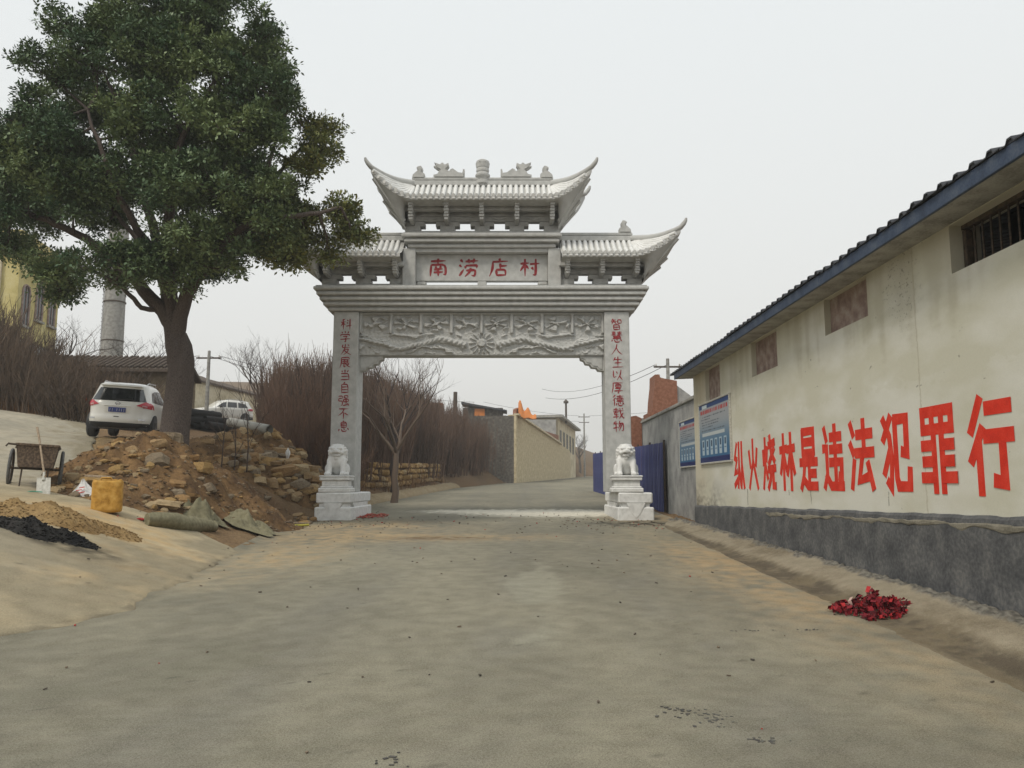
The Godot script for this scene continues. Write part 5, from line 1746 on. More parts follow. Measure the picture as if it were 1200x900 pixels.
# ------------------------------------------------------------------ earth, rubble and small things on the left
func rock_mesh(sd: int, flat: float) -> ArrayMesh:
	# a faceted lump from a cut-up sphere
	var r := RandomNumberGenerator.new(); r.seed = sd
	var planes := []
	for ax in [Vector3.RIGHT, Vector3.LEFT, Vector3.UP, Vector3.DOWN, Vector3.FORWARD, Vector3.BACK]:
		planes.append([(ax + Vector3(r.randf_range(-1, 1), r.randf_range(-1, 1), r.randf_range(-1, 1)) * 0.32).normalized(), r.randf_range(0.50, 0.74)])
	for k in 3:
		planes.append([Vector3(r.randf_range(-1, 1), r.randf_range(-1, 1), r.randf_range(-1, 1)).normalized(), r.randf_range(0.6, 0.85)])
	var pts := []
	for j in 8:
		var row := PackedVector3Array()
		for i in 9:
			var th := PI * j / 7.0; var ph := TAU * (i % 8 + 0.5 * (j % 2) * 0.0) / 8.0 + 0.39
			var v := Vector3(sin(th) * cos(ph), cos(th), sin(th) * sin(ph))
			var l := 1.0
			for p in planes:
				var dt: float = v.dot(p[0])
				if dt > 0.05: l = minf(l, p[1] / dt)
			l *= r.randf_range(0.97, 1.0) if i < 8 and j > 0 and j < 7 else 0.98
			if i == 8: row.append(row[0])
			else: row.append(Vector3(v.x, v.y * flat, v.z) * l)
		pts.append(row)
	var mb := MB.new()
	for j in 7:
		for i in 8:
			mb.quad(pts[j][i], pts[j][i + 1], pts[j + 1][i + 1], pts[j + 1][i])
	return mb.mesh()

var rocks: Array = []
var rock_mats: Array = []

func heap(called: String, label: String, category: String, cones: Array, x0: float, x1: float, d0: float, d1: float, step: float, m: Material, ca: Color, cb: Color, rough: float) -> Array:
	# cones: [x, d, radius, height]; returns [node, Callable height above the land]
	var f := func(x: float, d: float) -> float:
		var h := 0.0
		for c in cones:
			var q: float = Vector2(x - c[0], (d - c[1]) / (c[4] if c.size() > 4 else 1.0)).length() / c[2]
			q += 0.16 * nz.get_noise_2d(x * 0.9 + c[0], d * 0.9)
			var e: float = c[3] * (maxf(0.0, 1.0 - q) if q > 0.25 else 0.75 + (0.25 * 0.25 - q * q) * 2.0)
			h = maxf(h, e)
		if h <= 0.001: return -0.08
		return h + rough * (nz.get_noise_2d(x * 2.2, d * 2.2) + 0.6 * nz.get_noise_2d(x * 6.0, d * 6.0)) * clampf(h * 4.0, 0.0, 1.0)
	var mid := P((x0 + x1) * 0.5, (d0 + d1) * 0.5)
	var o := thing(called, label, category, mid)
	var pts := []; var cols := []
	var d := d0
	while d <= d1:
		var row := PackedVector3Array(); var cr := PackedColorArray()
		var x := x0
		while x <= x1:
			row.append(P(x, d, f.call(x, d)) - mid)
			cr.append(ca.lerp(cb, clampf(0.5 + nz.get_noise_2d(x * 1.1, d * 1.1) * 1.1 + nz.get_noise_2d(x * 5.0, d * 5.0) * 0.6, 0, 1)))
			x += step
		pts.append(row); cols.append(cr)
		d += step
	var mb := MB.new()
	mb.grid(pts, cols)
	put("earth", mb, m, o)
	return [o, f]

func scatter_stones(o: Node3D, f: Callable, n: int, x0: float, x1: float, d0: float, d1: float, s0: float, s1: float, sink := 0.2, power := 2.5) -> void:
	var made := 0
	for tries in n * 6:
		if made >= n: break
		var x := rr(x0, x1); var d := rr(d0, d1)
		var h: float = f.call(x, d)
		if h < 0.0: continue
		var s := lerpf(s0, s1, pow(rng.randf(), power))
		var p := put("stone", rocks[rng.randi() % rocks.size()], rock_mats[rng.randi() % rock_mats.size()], o, P(x, d, h + s * (0.3 - sink)) - o.position)
		p.basis = Basis.from_euler(Vector3(rr(-.5, .5), rr(0, TAU), rr(-.5, .5))).scaled(Vector3(s * rr(0.8, 1.4), s * rr(0.6, 1.0), s))
		made += 1

func gravel(o: Node3D, f: Callable, n: int, x0: float, x1: float, d0: float, d1: float, ca := Color(0.14, 0.09, 0.05), cb := Color(0.40, 0.33, 0.24), big := 0.045) -> void:
	# clods and chips too small to pick apart
	var xf := []; var cols := []
	for k in n:
		var x := rr(x0, x1); var d := rr(d0, d1)
		var h: float = f.call(x, d)
		if h < -0.05: continue
		var s := lerpf(0.012, big, pow(rng.randf(), 2.0))
		xf.append(Transform3D(Basis.from_euler(Vector3(rr(-1, 1), rr(0, TAU), rr(-1, 1))).scaled(Vector3(s * 1.3, s * 0.8, s)), P(x, d, h + s * 0.3) - o.position))
		cols.append(ca.lerp(cb, pow(rng.randf(), 1.5)))
	many("gravel", rocks[0], M.sand, xf, cols, o)

func make_heaps() -> void:
	for k in 7: rocks.append(rock_mesh(100 + k, 0.7))
	for c in [Color(0.46, 0.31, 0.135), Color(0.40, 0.28, 0.15), Color(0.29, 0.235, 0.165), Color(0.48, 0.37, 0.22), Color(0.35, 0.22, 0.10)]:
		var m: StandardMaterial3D = M.stone.duplicate()
		m.albedo_color = c.linear_to_srgb()
		rock_mats.append(m)
	rng.seed = 61
	# the dirt mound before the green tree
	var r := heap("dirt_mound", "brown dirt mound full of stones before the green tree", "mound", [[-7.95, 18.1, 2.15, 1.5], [-7.0, 19.4, 1.9, 0.95], [-8.2, 16.4, 1.15, 0.42], [-7.5, 16.7, 1.5, 0.62], [-6.3, 19.9, 1.2, 0.42]], -11.2, -4.6, 13.9, 22.4, 0.075, M.soil, Color(0.115, 0.07, 0.038), Color(0.30, 0.185, 0.09), 0.13)
	scatter_stones(r[0], r[1], 170, -9.6, -5.4, 14.4, 18.8, 0.03, 0.11, 0.2, 1.6)
	scatter_stones(r[0], r[1], 40, -9.2, -5.9, 14.8, 18.4, 0.12, 0.36, 0.42, 1.7)
	scatter_stones(r[0], r[1], 80, -9.3, -7.4, 14.8, 17.2, 0.05, 0.17, 0.2, 1.4)
	gravel(r[0], r[1], 2600, -10.2, -4.9, 14.2, 20.5)
	# rubble bank between the mound and the left pillar
	r = heap("rubble_bank", "bank of tumbled yellow-brown stones and earth left of the archway", "rubble", [[-7.9, 27.2, 2.7, 1.42, 1.0], [-6.75, 25.4, 1.45, 1.05], [-8.6, 24.8, 1.9, 0.75], [-6.4, 27.6, 1.3, 1.0]], -11.0, -5.55, 22.3, 30.4, 0.11, M.soil, Color(0.13, 0.075, 0.035), Color(0.32, 0.195, 0.09), 0.12)
	scatter_stones(r[0], r[1], 130, -9.2, -5.7, 23.2, 27.6, 0.10, 0.42, 0.2, 1.6)
	scatter_stones(r[0], r[1], 60, -7.9, -5.8, 23.6, 26.6, 0.2, 0.48, 0.3, 1.5)
	gravel(r[0], r[1], 1400, -10.0, -5.6, 22.8, 28.0)
	var flat := func(_x: float, _d: float) -> float: return 0.0
	scatter_stones(r[0], flat, 60, -6.9, -5.45, 19.6, 22.9, 0.05, 0.24, 0.15, 1.6)
	gravel(r[0], flat, 500, -7.2, -5.3, 18.8, 23.2)
	# fresh sand and ash
	r = heap("sand_heap", "low heap of yellow sand in front of the handcart", "heap", [[-7.2, 11.85, 0.72, 0.20], [-6.75, 12.0, 0.75, 0.22], [-6.25, 12.5, 0.62, 0.10]], -8.4, -5.4, 10.8, 13.4, 0.035, M.sand, Color(0.29, 0.185, 0.08), Color(0.44, 0.305, 0.145), 0.12)
	gravel(r[0], r[1], 1500, -8.2, -5.5, 11.0, 13.2, Color(0.26, 0.165, 0.07), Color(0.46, 0.33, 0.16), 0.022)
	r = heap("ash_heap", "heap of black ash in front of the yellow sand", "heap", [[-6.3, 10.75, 0.5, 0.17, 0.8], [-5.95, 11.0, 0.42, 0.12, 0.8], [-6.55, 10.65, 0.34, 0.11]], -7.2, -5.3, 10.0, 11.7, 0.022, M.sand, Color(0.011, 0.011, 0.012), Color(0.05, 0.048, 0.047), 0.2)
	gravel(r[0], r[1], 1500, -7.1, -5.3, 10.1, 11.6, Color(0.012, 0.012, 0.012), Color(0.06, 0.058, 0.055), 0.028)
	# low stone wall along the left of the road beyond the archway
	rng.seed = 70
	var o := thing("dry_stone_wall", "low dry stone wall of tawny blocks along the road behind the left pillar", "wall", P(-6.0, 40.0))
	for course in 4:
		var d := 35.5 + course * 0.15
		while d < 55.0:
			var top := 2 if d < 38.0 else 4
			if d > 36.5 and d < 39.0: top = 4
			if course < top and not (d > 32.2 and d < 33.6):
				var s := rr(0.26, 0.42)
				var x := edge_l(d) - 0.95 - 0.5 * sm(40.0, 30.0, d)
				var p := put("stone", rocks[rng.randi() % rocks.size()], rock_mats[[0, 3, 0, 1, 4][rng.randi() % 5]], o, P(x + rr(-.05, .05), d, 0.12 + course * 0.30) - o.position)
				p.basis = Basis.from_euler(Vector3(rr(-.2, .2), rr(-.3, .3), rr(-.2, .2))).scaled(Vector3(0.36, 0.27, s))
				d += s * 1.55
			else:
				d += 0.5
	# pipes
	o = thing("concrete_pipe", "pale concrete pipe lying on top of the rubble bank", "pipe", P(-8.75, 27.0, 1.12))
	var mb := MB.new()
	mb.tube([Vector3(-0.95, 0.28, -0.6), Vector3(0.75, -0.06, 0.5)], [0.16, 0.16], 14, false)
	mb.tube([Vector3(0.752, -0.06, 0.502), Vector3(-0.95, 0.28, -0.6)], [0.125, 0.125], 14, false)
	put("pipe_wall", mb, M.concrete, o)
	rng.seed = 75
	var pipes := [[0, 0, "lowest black plastic pipe at the left end of the stack"], [1, 0, "lowest black plastic pipe second from the left in the stack"], [2, 0, "lowest black plastic pipe third from the left in the stack"], [3, 0, "lowest black plastic pipe at the right end of the stack"], [0.5, 1, "black plastic pipe in the middle layer on the left"], [1.5, 1, "black plastic pipe in the middle layer at the centre"], [2.5, 1, "black plastic pipe in the middle layer on the right"], [1, 2, "topmost black plastic pipe of the stack"]]
	for q in pipes:
		var pm := MB.new()
		var l := rr(2.0, 2.5)
		var e := rr(-.35, .35)
		pm.tube([Vector3(-l * 0.5 + e, 0, 0), Vector3(l * 0.5 + e, 0, 0)], [0.18, 0.18], 14, false)
		pm.tube([Vector3(l * 0.5 + e, 0, 0.0), Vector3(-l * 0.5 + e, 0, 0)], [0.15, 0.15], 14, false)
		var at := P(-15.6, 40.0) + Vector3(q[0] * 0.40, 0, rr(-.3, .3))
		at.y = land(-15.0, 40.0) + 0.20 + q[1] * 0.32
		tag(put("plastic_pipe", pm, M.black_plastic, self, at), q[2], "pipe", "black pipes stacked beside the road")
		get_child(get_child_count() - 1).rotation = Vector3(0, 1.25 + rr(-.12, .12), rr(-.03, .03))

func make_small_things() -> void:
	rng.seed = 81
	# handcart seen from behind
	var c := P(-9.3, 15.75)
	var o := thing("handcart", "rusty two-wheeled handcart standing on the side road", "handcart", c, 0.12)
	o.basis = Basis(Vector3.UP, 0.5) * Basis(Vector3.FORWARD, 0.05) * Basis.from_scale(Vector3(0.80, 1.0, 0.9))
	var mb := MB.new()
	# tapering open tub
	var rim := []
	for q in [[0.38, 0.38, -0.62], [0.80, 0.46, -0.70]]:
		rim.append([Vector3(-q[1] + 0.02, q[0], 0.55), Vector3(q[1] - 0.02, q[0], 0.55), Vector3(q[1] - 0.02, q[0], q[2]), Vector3(-q[1] + 0.02, q[0], q[2])])
	for k in 4:
		var k2 := (k + 1) % 4
		mb.quad(rim[0][k], rim[0][k2], rim[1][k2], rim[1][k])
		var ins := func(v: Vector3) -> Vector3: return Vector3(v.x * 0.94, v.y, v.z * 0.95)
		mb.quad(ins.call(rim[0][k2]), ins.call(rim[0][k]), ins.call(rim[1][k]), ins.call(rim[1][k2]))
	mb.quad(rim[0][3], rim[0][2], rim[0][1], rim[0][0])
	put("tub", mb, M.rust, o)
	mb = MB.new()
	for k in 4: mb.bar(rim[1][k], rim[1][(k + 1) % 4], 0.055, 0.05, 0.01)
	put("rim_rail", mb, M.rust, o)
	mb = MB.new()
	mb.tube([Vector3(-0.56, 0.36, -0.1), Vector3(0.56, 0.36, -0.1)], [0.022, 0.022], 8)
	put("axle", mb, M.iron, o)
	mb = MB.new()
	for s in [-1.0, 1.0]: mb.tube([Vector3(s * 0.44, 0.74, 0.5), Vector3(s * 0.46, 0.80, -0.7), Vector3(s * 0.40, 0.82, -1.6)], [0.022, 0.022, 0.02], 6)
	mb.tube([Vector3(-0.40, 0.82, -1.6), Vector3(0.40, 0.82, -1.6)], [0.02, 0.02], 6)
	mb.tube([Vector3(-0.42, 0.79, 0.56), Vector3(-0.60, 0.80, 0.58), Vector3(-0.64, 0.75, 0.6)], [0.02, 0.02, 0.018], 6)
	put("shaft", mb, M.iron, o)
	for s in [-1.0, 1.0]:
		mb = MB.new()
		mb.tube([Vector3(s * 0.27, 0.40, 0.42), Vector3(s * 0.28, 0.02, 0.46)], [0.02, 0.018], 6)
		put("leg", mb, M.iron, o)
		var w := Node3D.new()
		w.name = numbered("wheel", o)
		o.add_child(w)
		w.position = Vector3(s * 0.535, 0.37, -0.1)
		w.rotation.y = s * 0.05
		var ring := []; var rad := []
		for k in 25:
			var a := TAU * k / 24.0
			ring.append(Vector3(0, cos(a) * 0.335, sin(a) * 0.335)); rad.append(0.036)
		mb = MB.new(); mb.tube(ring, rad, 8, false)
		put("tyre", mb, M.old_rubber, w)
		mb = MB.new()
		for k in ring.size(): ring[k] *= 0.89; rad[k] = 0.018
		mb.tube(ring, rad, 6, false)
		put("rim", mb, M.iron, w)
		mb = MB.new()
		mb.tube([Vector3(-0.05, 0, 0), Vector3(0.05, 0, 0)], [0.035, 0.035], 8)
		for k in 16:
			var a := TAU * k / 16.0
			mb.tube([Vector3(0.03 * (1 if k % 2 else -1), cos(a) * 0.03, sin(a) * 0.03), Vector3(0, cos(a + .12) * 0.295, sin(a + .12) * 0.295)], [0.004, 0.004], 3, false)
		put("spokes", mb, M.iron, w)
	# shovel leaning on the cart
	var sf := P(-8.62, 14.9)
	o = thing("shovel", "square-bladed shovel leaning against the handcart", "shovel", sf)
	mb = MB.new()
	mb.tube([Vector3(-0.02, 0.30, -0.06), Vector3(-0.42, 1.0, -0.50), Vector3(-0.58, 1.27, -0.66)], [0.019, 0.019, 0.021], 8)
	put("handle", mb, M.wood, o)
	mb = MB.new()
	var bl := []
	for j in 5:
		var row := PackedVector3Array()
		for i in 5:
			var u := i / 4.0 - 0.5
			row.append(Vector3(0.03 + u * 0.26 - 0.02 * j, 0.0 + j * 0.075, 0.06 - j * 0.03 - 0.10 * u * u))
		bl.append(row)
	mb.grid(bl)
	mb.tube([Vector3(-0.02, 0.25, -0.035), Vector3(-0.07, 0.40, -0.12)], [0.03, 0.022], 8)
	put("blade", mb, M.steel, o)
	# cut-off yellow plastic can
	o = thing("plastic_can", "large dirty yellow plastic can with its top cut open", "can", P(-6.98, 14.0), 0.42)
	mb = MB.new()
	var prof := [[0.0, 0.0, 0.88], [0.02, 0.0, 0.96], [0.06, 0.0, 1.0], [0.18, 0.0, 0.985], [0.30, 0.0, 1.0], [0.42, 0.0, 0.99], [0.50, 0.0, 1.0], [0.54, 0.0, 0.95], [0.555, 0.0, 0.86]]
	var rows := []
	for q in prof:
		var row := PackedVector3Array()
		for i in 33:
			var a := TAU * i / 32.0
			var sx := signf(cos(a)) * pow(absf(cos(a)), 0.45); var sz := signf(sin(a)) * pow(absf(sin(a)), 0.45)
			row.append(Vector3(sx * 0.245 * q[2], q[0] + (0.012 * sin(a * 3.0) if q[0] > 0.53 else 0.0), sz * 0.20 * q[2]))
		rows.append(row)
	for q in [[0.50, 0.84], [0.03, 0.84]]:
		var row := PackedVector3Array()
		for i in 33:
			var a := TAU * i / 32.0
			row.append(Vector3(signf(cos(a)) * pow(absf(cos(a)), 0.45) * 0.245 * q[1], q[0], signf(sin(a)) * pow(absf(sin(a)), 0.45) * 0.20 * q[1]))
		rows.append(row)
	mb.grid(rows, null, true)
	mb.bx(0, 0.03, 0, 0.38, 0.02, 0.30)
	put("can_body", mb, M.plastic_yellow, o)
	mb = MB.new()
	mb.tube([Vector3(-0.12, 0.55, 0.05), Vector3(-0.1, 0.585, 0.05), Vector3(0.04, 0.585, 0.05), Vector3(0.06, 0.55, 0.05)], [0.018, 0.018, 0.018, 0.018], 7)
	put("handle", mb, M.plastic_yellow, o)
	# crumpled white plastic bag
	o = thing("plastic_bag", "crumpled white plastic bag with red print beside the yellow can", "bag", P(-8.15, 15.5))
	mb = MB.new()
	rows = []
	for j in 7:
		var row := PackedVector3Array()
		var f := j / 6.0
		for i in 17:
			var a := TAU * (i % 16) / 16.0
			var rad := lerpf(0.26, 0.015, pow(f, 0.75)) * (1.0 + 0.3 * sin(a * 5.0 + f * 3.0) * (0.4 + f) + 0.2 * sin(a * 9.0 + 2.0))
			row.append(Vector3(cos(a) * rad - 0.06 * f, 0.38 * f * (0.9 + 0.1 * sin(a * 3.0)), sin(a) * rad * 0.7))
		rows.append(row)
	mb.grid(rows, null, true)
	put("film", mb, M.bag, o)
	mb = MB.new()
	for q in [[-0.05, 0.14, 0.13, 0.10], [0.02, 0.10, 0.15, 0.08], [-0.01, 0.19, 0.105, 0.07]]:
		mb.bar(Vector3(q[0] - 0.05, q[1], q[2] + 0.02), Vector3(q[0] + 0.05, q[1] + 0.02, q[2] + 0.02), 0.02, 0.015)
	put("red_print", mb, M.red_mark, o)
	# rolled canvas on the apron
	o = thing("canvas_roll", "long rolled khaki canvas lying on the concrete apron", "canvas", P(-6.03, 15.0, 0.0))
	mb = MB.new()
	var pp := []; var rd := []
	var e0 := P(-6.32, 14.1) - o.position; var e1 := P(-5.72, 15.9) - o.position
	for k in 13:
		var f := k / 12.0
		pp.append(e0.lerp(e1, f) + Vector3(0.05 * sin(f * 5.0), 0.10 + 0.015 * sin(f * 9.0), 0)); rd.append(0.05 + 0.12 * pow(sin(clampf(f * 0.9 + 0.08, 0, 1) * PI), 0.5) * (1.0 + 0.08 * sin(f * 23.0)))
	mb.tube(pp, rd, 14, true, 0.62)
	put("roll", mb, M.canvas, o)
	mb = MB.new()
	rows = []
	for j in 7:
		var row := PackedVector3Array()
		for i in 15:
			var f := i / 14.0; var q := j / 6.0
			row.append(e0.lerp(e1, 0.1 + f * 0.55) + Vector3(-0.02 - 0.32 * q + 0.04 * sin(f * 11.0), 0.15 * (1.0 - q) + 0.02 + 0.03 * sin(f * 17.0 + q * 5.0) * (1.0 - q) + 0.04 * q, 0.05 * sin(q * 6.0)))
		rows.append(row)
	mb.grid(rows, null, true)
	put("flap", mb, M.canvas, o)
	# crumpled tarpaulins at the foot of the mound
	for q in [[-6.42, 16.55, 0.55, 0.45, 0.36, "crumpled olive tarpaulin standing in stiff folds at the foot of the mound"], [-5.95, 17.7, 0.85, 0.5, 0.24, "long crumpled olive tarpaulin on the ground by the mound"]]:
		o = thing("tarpaulin", q[5], "tarpaulin", P(q[0], q[1]), -0.35)
		mb = MB.new()
		rows = []
		for j in 25:
			var row := PackedVector3Array()
			for i in 37:
				var u := i / 36.0 * 2.0 - 1.0; var v := j / 24.0 * 2.0 - 1.0
				var fold := absf(nz2.get_noise_2d(u * 1.1 + q[0] * 3.0, v * 0.7 + q[1])) * 1.5 + 0.45 * absf(nz2.get_noise_2d(u * 2.6, v * 1.6 + q[0])) + 0.12 * absf(sin(u * 9.0 + v * 4.0 + 3.0 * nz2.get_noise_2d(u, v)))
				var h: float = q[4] * fold * clampf(1.35 - (u * u + v * v), 0.0, 1.0)
				var x: float = u * q[2] * (1.0 + 0.2 * sin(v * 4.0)); var z: float = v * q[3] * (1.0 + 0.2 * sin(u * 5.0))
				var w := Vector3(x, 0, z).rotated(Vector3.UP, -0.35)
				row.append(Vector3(x, h + 0.04 + land(q[0] + w.x, q[1] - w.z) - land(q[0], q[1]), z))
			rows.append(row)
		mb.grid(rows, null, true)
		put("sheet", mb, M.canvas, o)
	# odds and ends: each a thing of its own
	var bits := [
		["scrap_bag", "small crumpled red bag beside the long tarpaulin", -5.95, 18.55, M.red_mark, Vector3(0.16, 0.16, 0.12), "bag"],
		["scrap_bag", "scrap of red plastic beside the yellow can", -6.55, 14.35, M.red_mark, Vector3(0.16, 0.05, 0.05), "bag"],
		["scrap_bag", "white plastic rag caught on the rubble bank", -6.95, 25.0, M.bag, Vector3(0.16, 0.34, 0.1), "bag"],
	]
	for b in bits:
		o = thing(b[0], b[1], b[6], P(b[2], b[3]), rr(0, 3))
		if b[1].begins_with("white"): o.position.y += 1.0
		mb = MB.new()
		rows = []
		for j in 7:
			var row := PackedVector3Array()
			for i in 11:
				var a := TAU * (i % 10) / 10.0; var f := j / 6.0
				var rad := sin(PI * (0.12 + f * 0.86)) * (1.0 + 0.35 * sin(a * 4.0 + f * 5.0))
				row.append(Vector3(cos(a) * rad * b[5].x * 0.6, f * b[5].y, sin(a) * rad * b[5].z * 0.6))
			rows.append(row)
		mb.grid(rows, null, true)
		put("crumpled_film", mb, b[4], o)
	for q in [[-5.75, 19.3, 1.1, 0.5, "dark weathered plank lying at the edge of the ditch"], [-5.5, 20.6, 0.9, 0.9, "grey plank lying across the ditch near the left pedestal"], [-7.9, 15.5, 0.9, -0.6, "grey stick lying on the left slope of the mound"]]:
		o = thing("plank", q[4], "plank", P(q[0], q[1], 0.08 if q[0] > -7.0 else 0.45), q[3])
		mb = MB.new()
		mb.box(Transform3D(Basis(Vector3.FORWARD, 0.04), Vector3.ZERO), Vector3(q[2], 0.04, 0.12), 0.006)
		put("board", mb, M.rust if q[2] > 1.0 else M.wood, o)
	o = thing("hose", "short yellow and green length of hose by the ditch", "hose", P(-5.42, 20.2, 0.03))
	mb = MB.new()
	mb.tube([Vector3(-0.4, 0.03, 0.3), Vector3(-0.1, 0.02, 0.1), Vector3(0.1, 0.02, -0.15), Vector3(0.25, 0.02, -0.5)], [0.03, 0.035, 0.03, 0.03], 7)
	put("tube", mb, plain(Color(0.45, 0.40, 0.05), 0.6), o)
	o = thing("stick", "short green stick lying beside the shovel blade", "stick", P(-8.72, 14.75, 0.02), -0.05)
	mb = MB.new()
	mb.tube([Vector3(-0.2, 0.0, 0), Vector3(0, 0.015, 0.0), Vector3(0.2, 0.0, 0.02)], [0.009, 0.01, 0.009], 6)
	put("rod", mb, plain(Color(0.02, 0.22, 0.14), 0.6), o)
	# litter too small to count: chips of stone, scraps of red paper
	mb = MB.new()
	for k in 420:
		var x := rr(-7.5, 3.6); var d := lerpf(4.0, 27.0, pow(rng.randf(), 0.8))
		if x < edge_l(d) - 3.0: continue
		var near_gate := rng.randf() < 0.45
		if near_gate: x = rr(1.2, 3.9) if rng.randf() < 0.6 else rr(-5.3, -2.5); d = rr(19.5, 24.0)
		var s := rr(0.005, 0.013) * (1.0 + d * 0.05)
		mb.col = Color(0.05, 0.045, 0.04).lerp(Color(0.22, 0.17, 0.12), rng.randf())
		if rng.randf() < 0.13: mb.col = Color(0.36, 0.03, 0.025)
		mb.box(Transform3D(Basis.from_euler(Vector3(rr(-.3, .3), rr(0, TAU), rr(-.3, .3))), P(x, d, s * 0.4 + (0.025 if x < edge_l(d) + 0.1 else 0.006))), Vector3(s * rr(1, 2.4), s * 0.7, s))
	for q in [[1.02, 5.15, 0.16, 0.10, 26], [1.22, 4.98, 0.18, 0.14, 34], [1.42, 4.62, 0.15, 0.05, 18], [-0.6, 4.35, 0.10, 0.10, 10], [2.2, 7.6, 0.25, 0.03, 10], [2.75, 7.65, 0.18, 0.03, 10]]:
		for k in q[4]:
			var x: float = q[0] + (rng.randf() + rng.randf() - 1.0) * q[2]; var d: float = q[1] + (rng.randf() + rng.randf() - 1.0) * q[3] * 1.6
			var w := rr(0.004, 0.02)
			mb.col = Color(0.06, 0.058, 0.055).lerp(Color(0.12, 0.115, 0.10), rng.randf())
			mb.box(Transform3D(Basis(Vector3.UP, rr(0, TAU)), P(x, d, 0.006)), Vector3(w * rr(1.0, 2.0), 0.004, w))
	for k in 90:
		var a := rr(0, TAU); var r := sqrt(rng.randf())
		var x := -4.25 + cos(a) * r * 0.5; var d := 24.6 + sin(a) * r * 1.1
		mb.col = Color(0.42, 0.04, 0.03).lerp(Color(0.3, 0.12, 0.08), rng.randf())
		mb.box(Transform3D(Basis.from_euler(Vector3(rr(-.5, .5), rr(0, TAU), rr(-.5, .5))), P(x, d, 0.03)), Vector3(rr(0.05, 0.14), 0.012, rr(0.03, 0.06)))
	tag(put("scattered_litter", mb, M.twig), "chips of stone, charcoal and red paper strewn over the road", "litter", "", "stuff")

# ------------------------------------------------------------------ cars
const CAR := [[.30, .84, 2.14, -2.18], [.40, .89, 2.27, -2.28], [.55, .912, 2.315, -2.33], [.66, .912, 2.29, -2.33], [.74, .91, 2.255, -2.30], [.92, .912, 2.265, -2.2], [1.02, .905, 2.25, -1.4], [1.08, .88, 2.215, -1.15], [1.30, .805, 2.06, -.8], [1.50, .74, 1.93, -.5], [1.585, .70, 1.905, -.35], [1.62, .66, 1.90, -.25], [1.67, .58, 1.68, 0.0], [1.70, .34, 1.2, .4]]

func car_dims(y: float) -> Vector3:
	for i in range(1, CAR.size()):
		if y <= CAR[i][0]:
			var f: float = (y - CAR[i - 1][0]) / (CAR[i][0] - CAR[i - 1][0])
			return Vector3(CAR[i - 1][1], CAR[i - 1][2], CAR[i - 1][3]).lerp(Vector3(CAR[i][1], CAR[i][2], CAR[i][3]), f)
	return Vector3(.34, 1.2, .4)

func car_rear(u: float, y: float, off: float) -> Vector3:
	var q := car_dims(y)
	var n := 5.0
	var zm := (q.y + q.z) * 0.5; var zh := (q.y - q.z) * 0.5
	return Vector3(u * q.x, y, zm + zh * pow(maxf(0.0, 1.0 - pow(absf(u), n)), 1.0 / n) + off)

func car_side(z: float, y: float, s: float, off: float) -> Vector3:
	var q := car_dims(y)
	var n := 5.0
	var zm := (q.y + q.z) * 0.5; var zh := (q.y - q.z) * 0.5
	var t := clampf((z - zm) / zh, -0.999, 0.999)
	return Vector3(s * (q.x * pow(1.0 - pow(absf(t), n), 1.0 / n) + off), y, z)

func rear_patch(corners: Array, nu: int, nv: int, off: float) -> MB:
	# corners in (u, y): bottom left, bottom right, top right, top left
	var rows := []
	for j in nv + 1:
		var row := PackedVector3Array()
		for i in nu + 1:
			var a: Vector2 = corners[0].lerp(corners[1], float(i) / nu); var b: Vector2 = corners[3].lerp(corners[2], float(i) / nu)
			var p := a.lerp(b, float(j) / nv)
			row.append(car_rear(p.x, p.y, off))
		rows.append(row)
	var mb := MB.new()
	mb.grid(rows)
	return mb

func side_patch(corners: Array, s: float, off: float) -> MB:
	# corners in (z, y)
	var rows := []
	for j in 5:
		var row := PackedVector3Array()
		for i in 9:
			var a: Vector2 = corners[0].lerp(corners[1], i / 8.0); var b: Vector2 = corners[3].lerp(corners[2], i / 8.0)
			var p := a.lerp(b, j / 4.0)
			row.append(car_side(p.x, p.y, s, off))
		rows.append(row)
	var mb := MB.new()
	mb.grid(rows, null, s > 0.0)
	return mb

func v2(a: Array) -> Array:
	var o := []
	for i in range(0, a.size(), 2): o.append(Vector2(a[i], a[i + 1]))
	return o

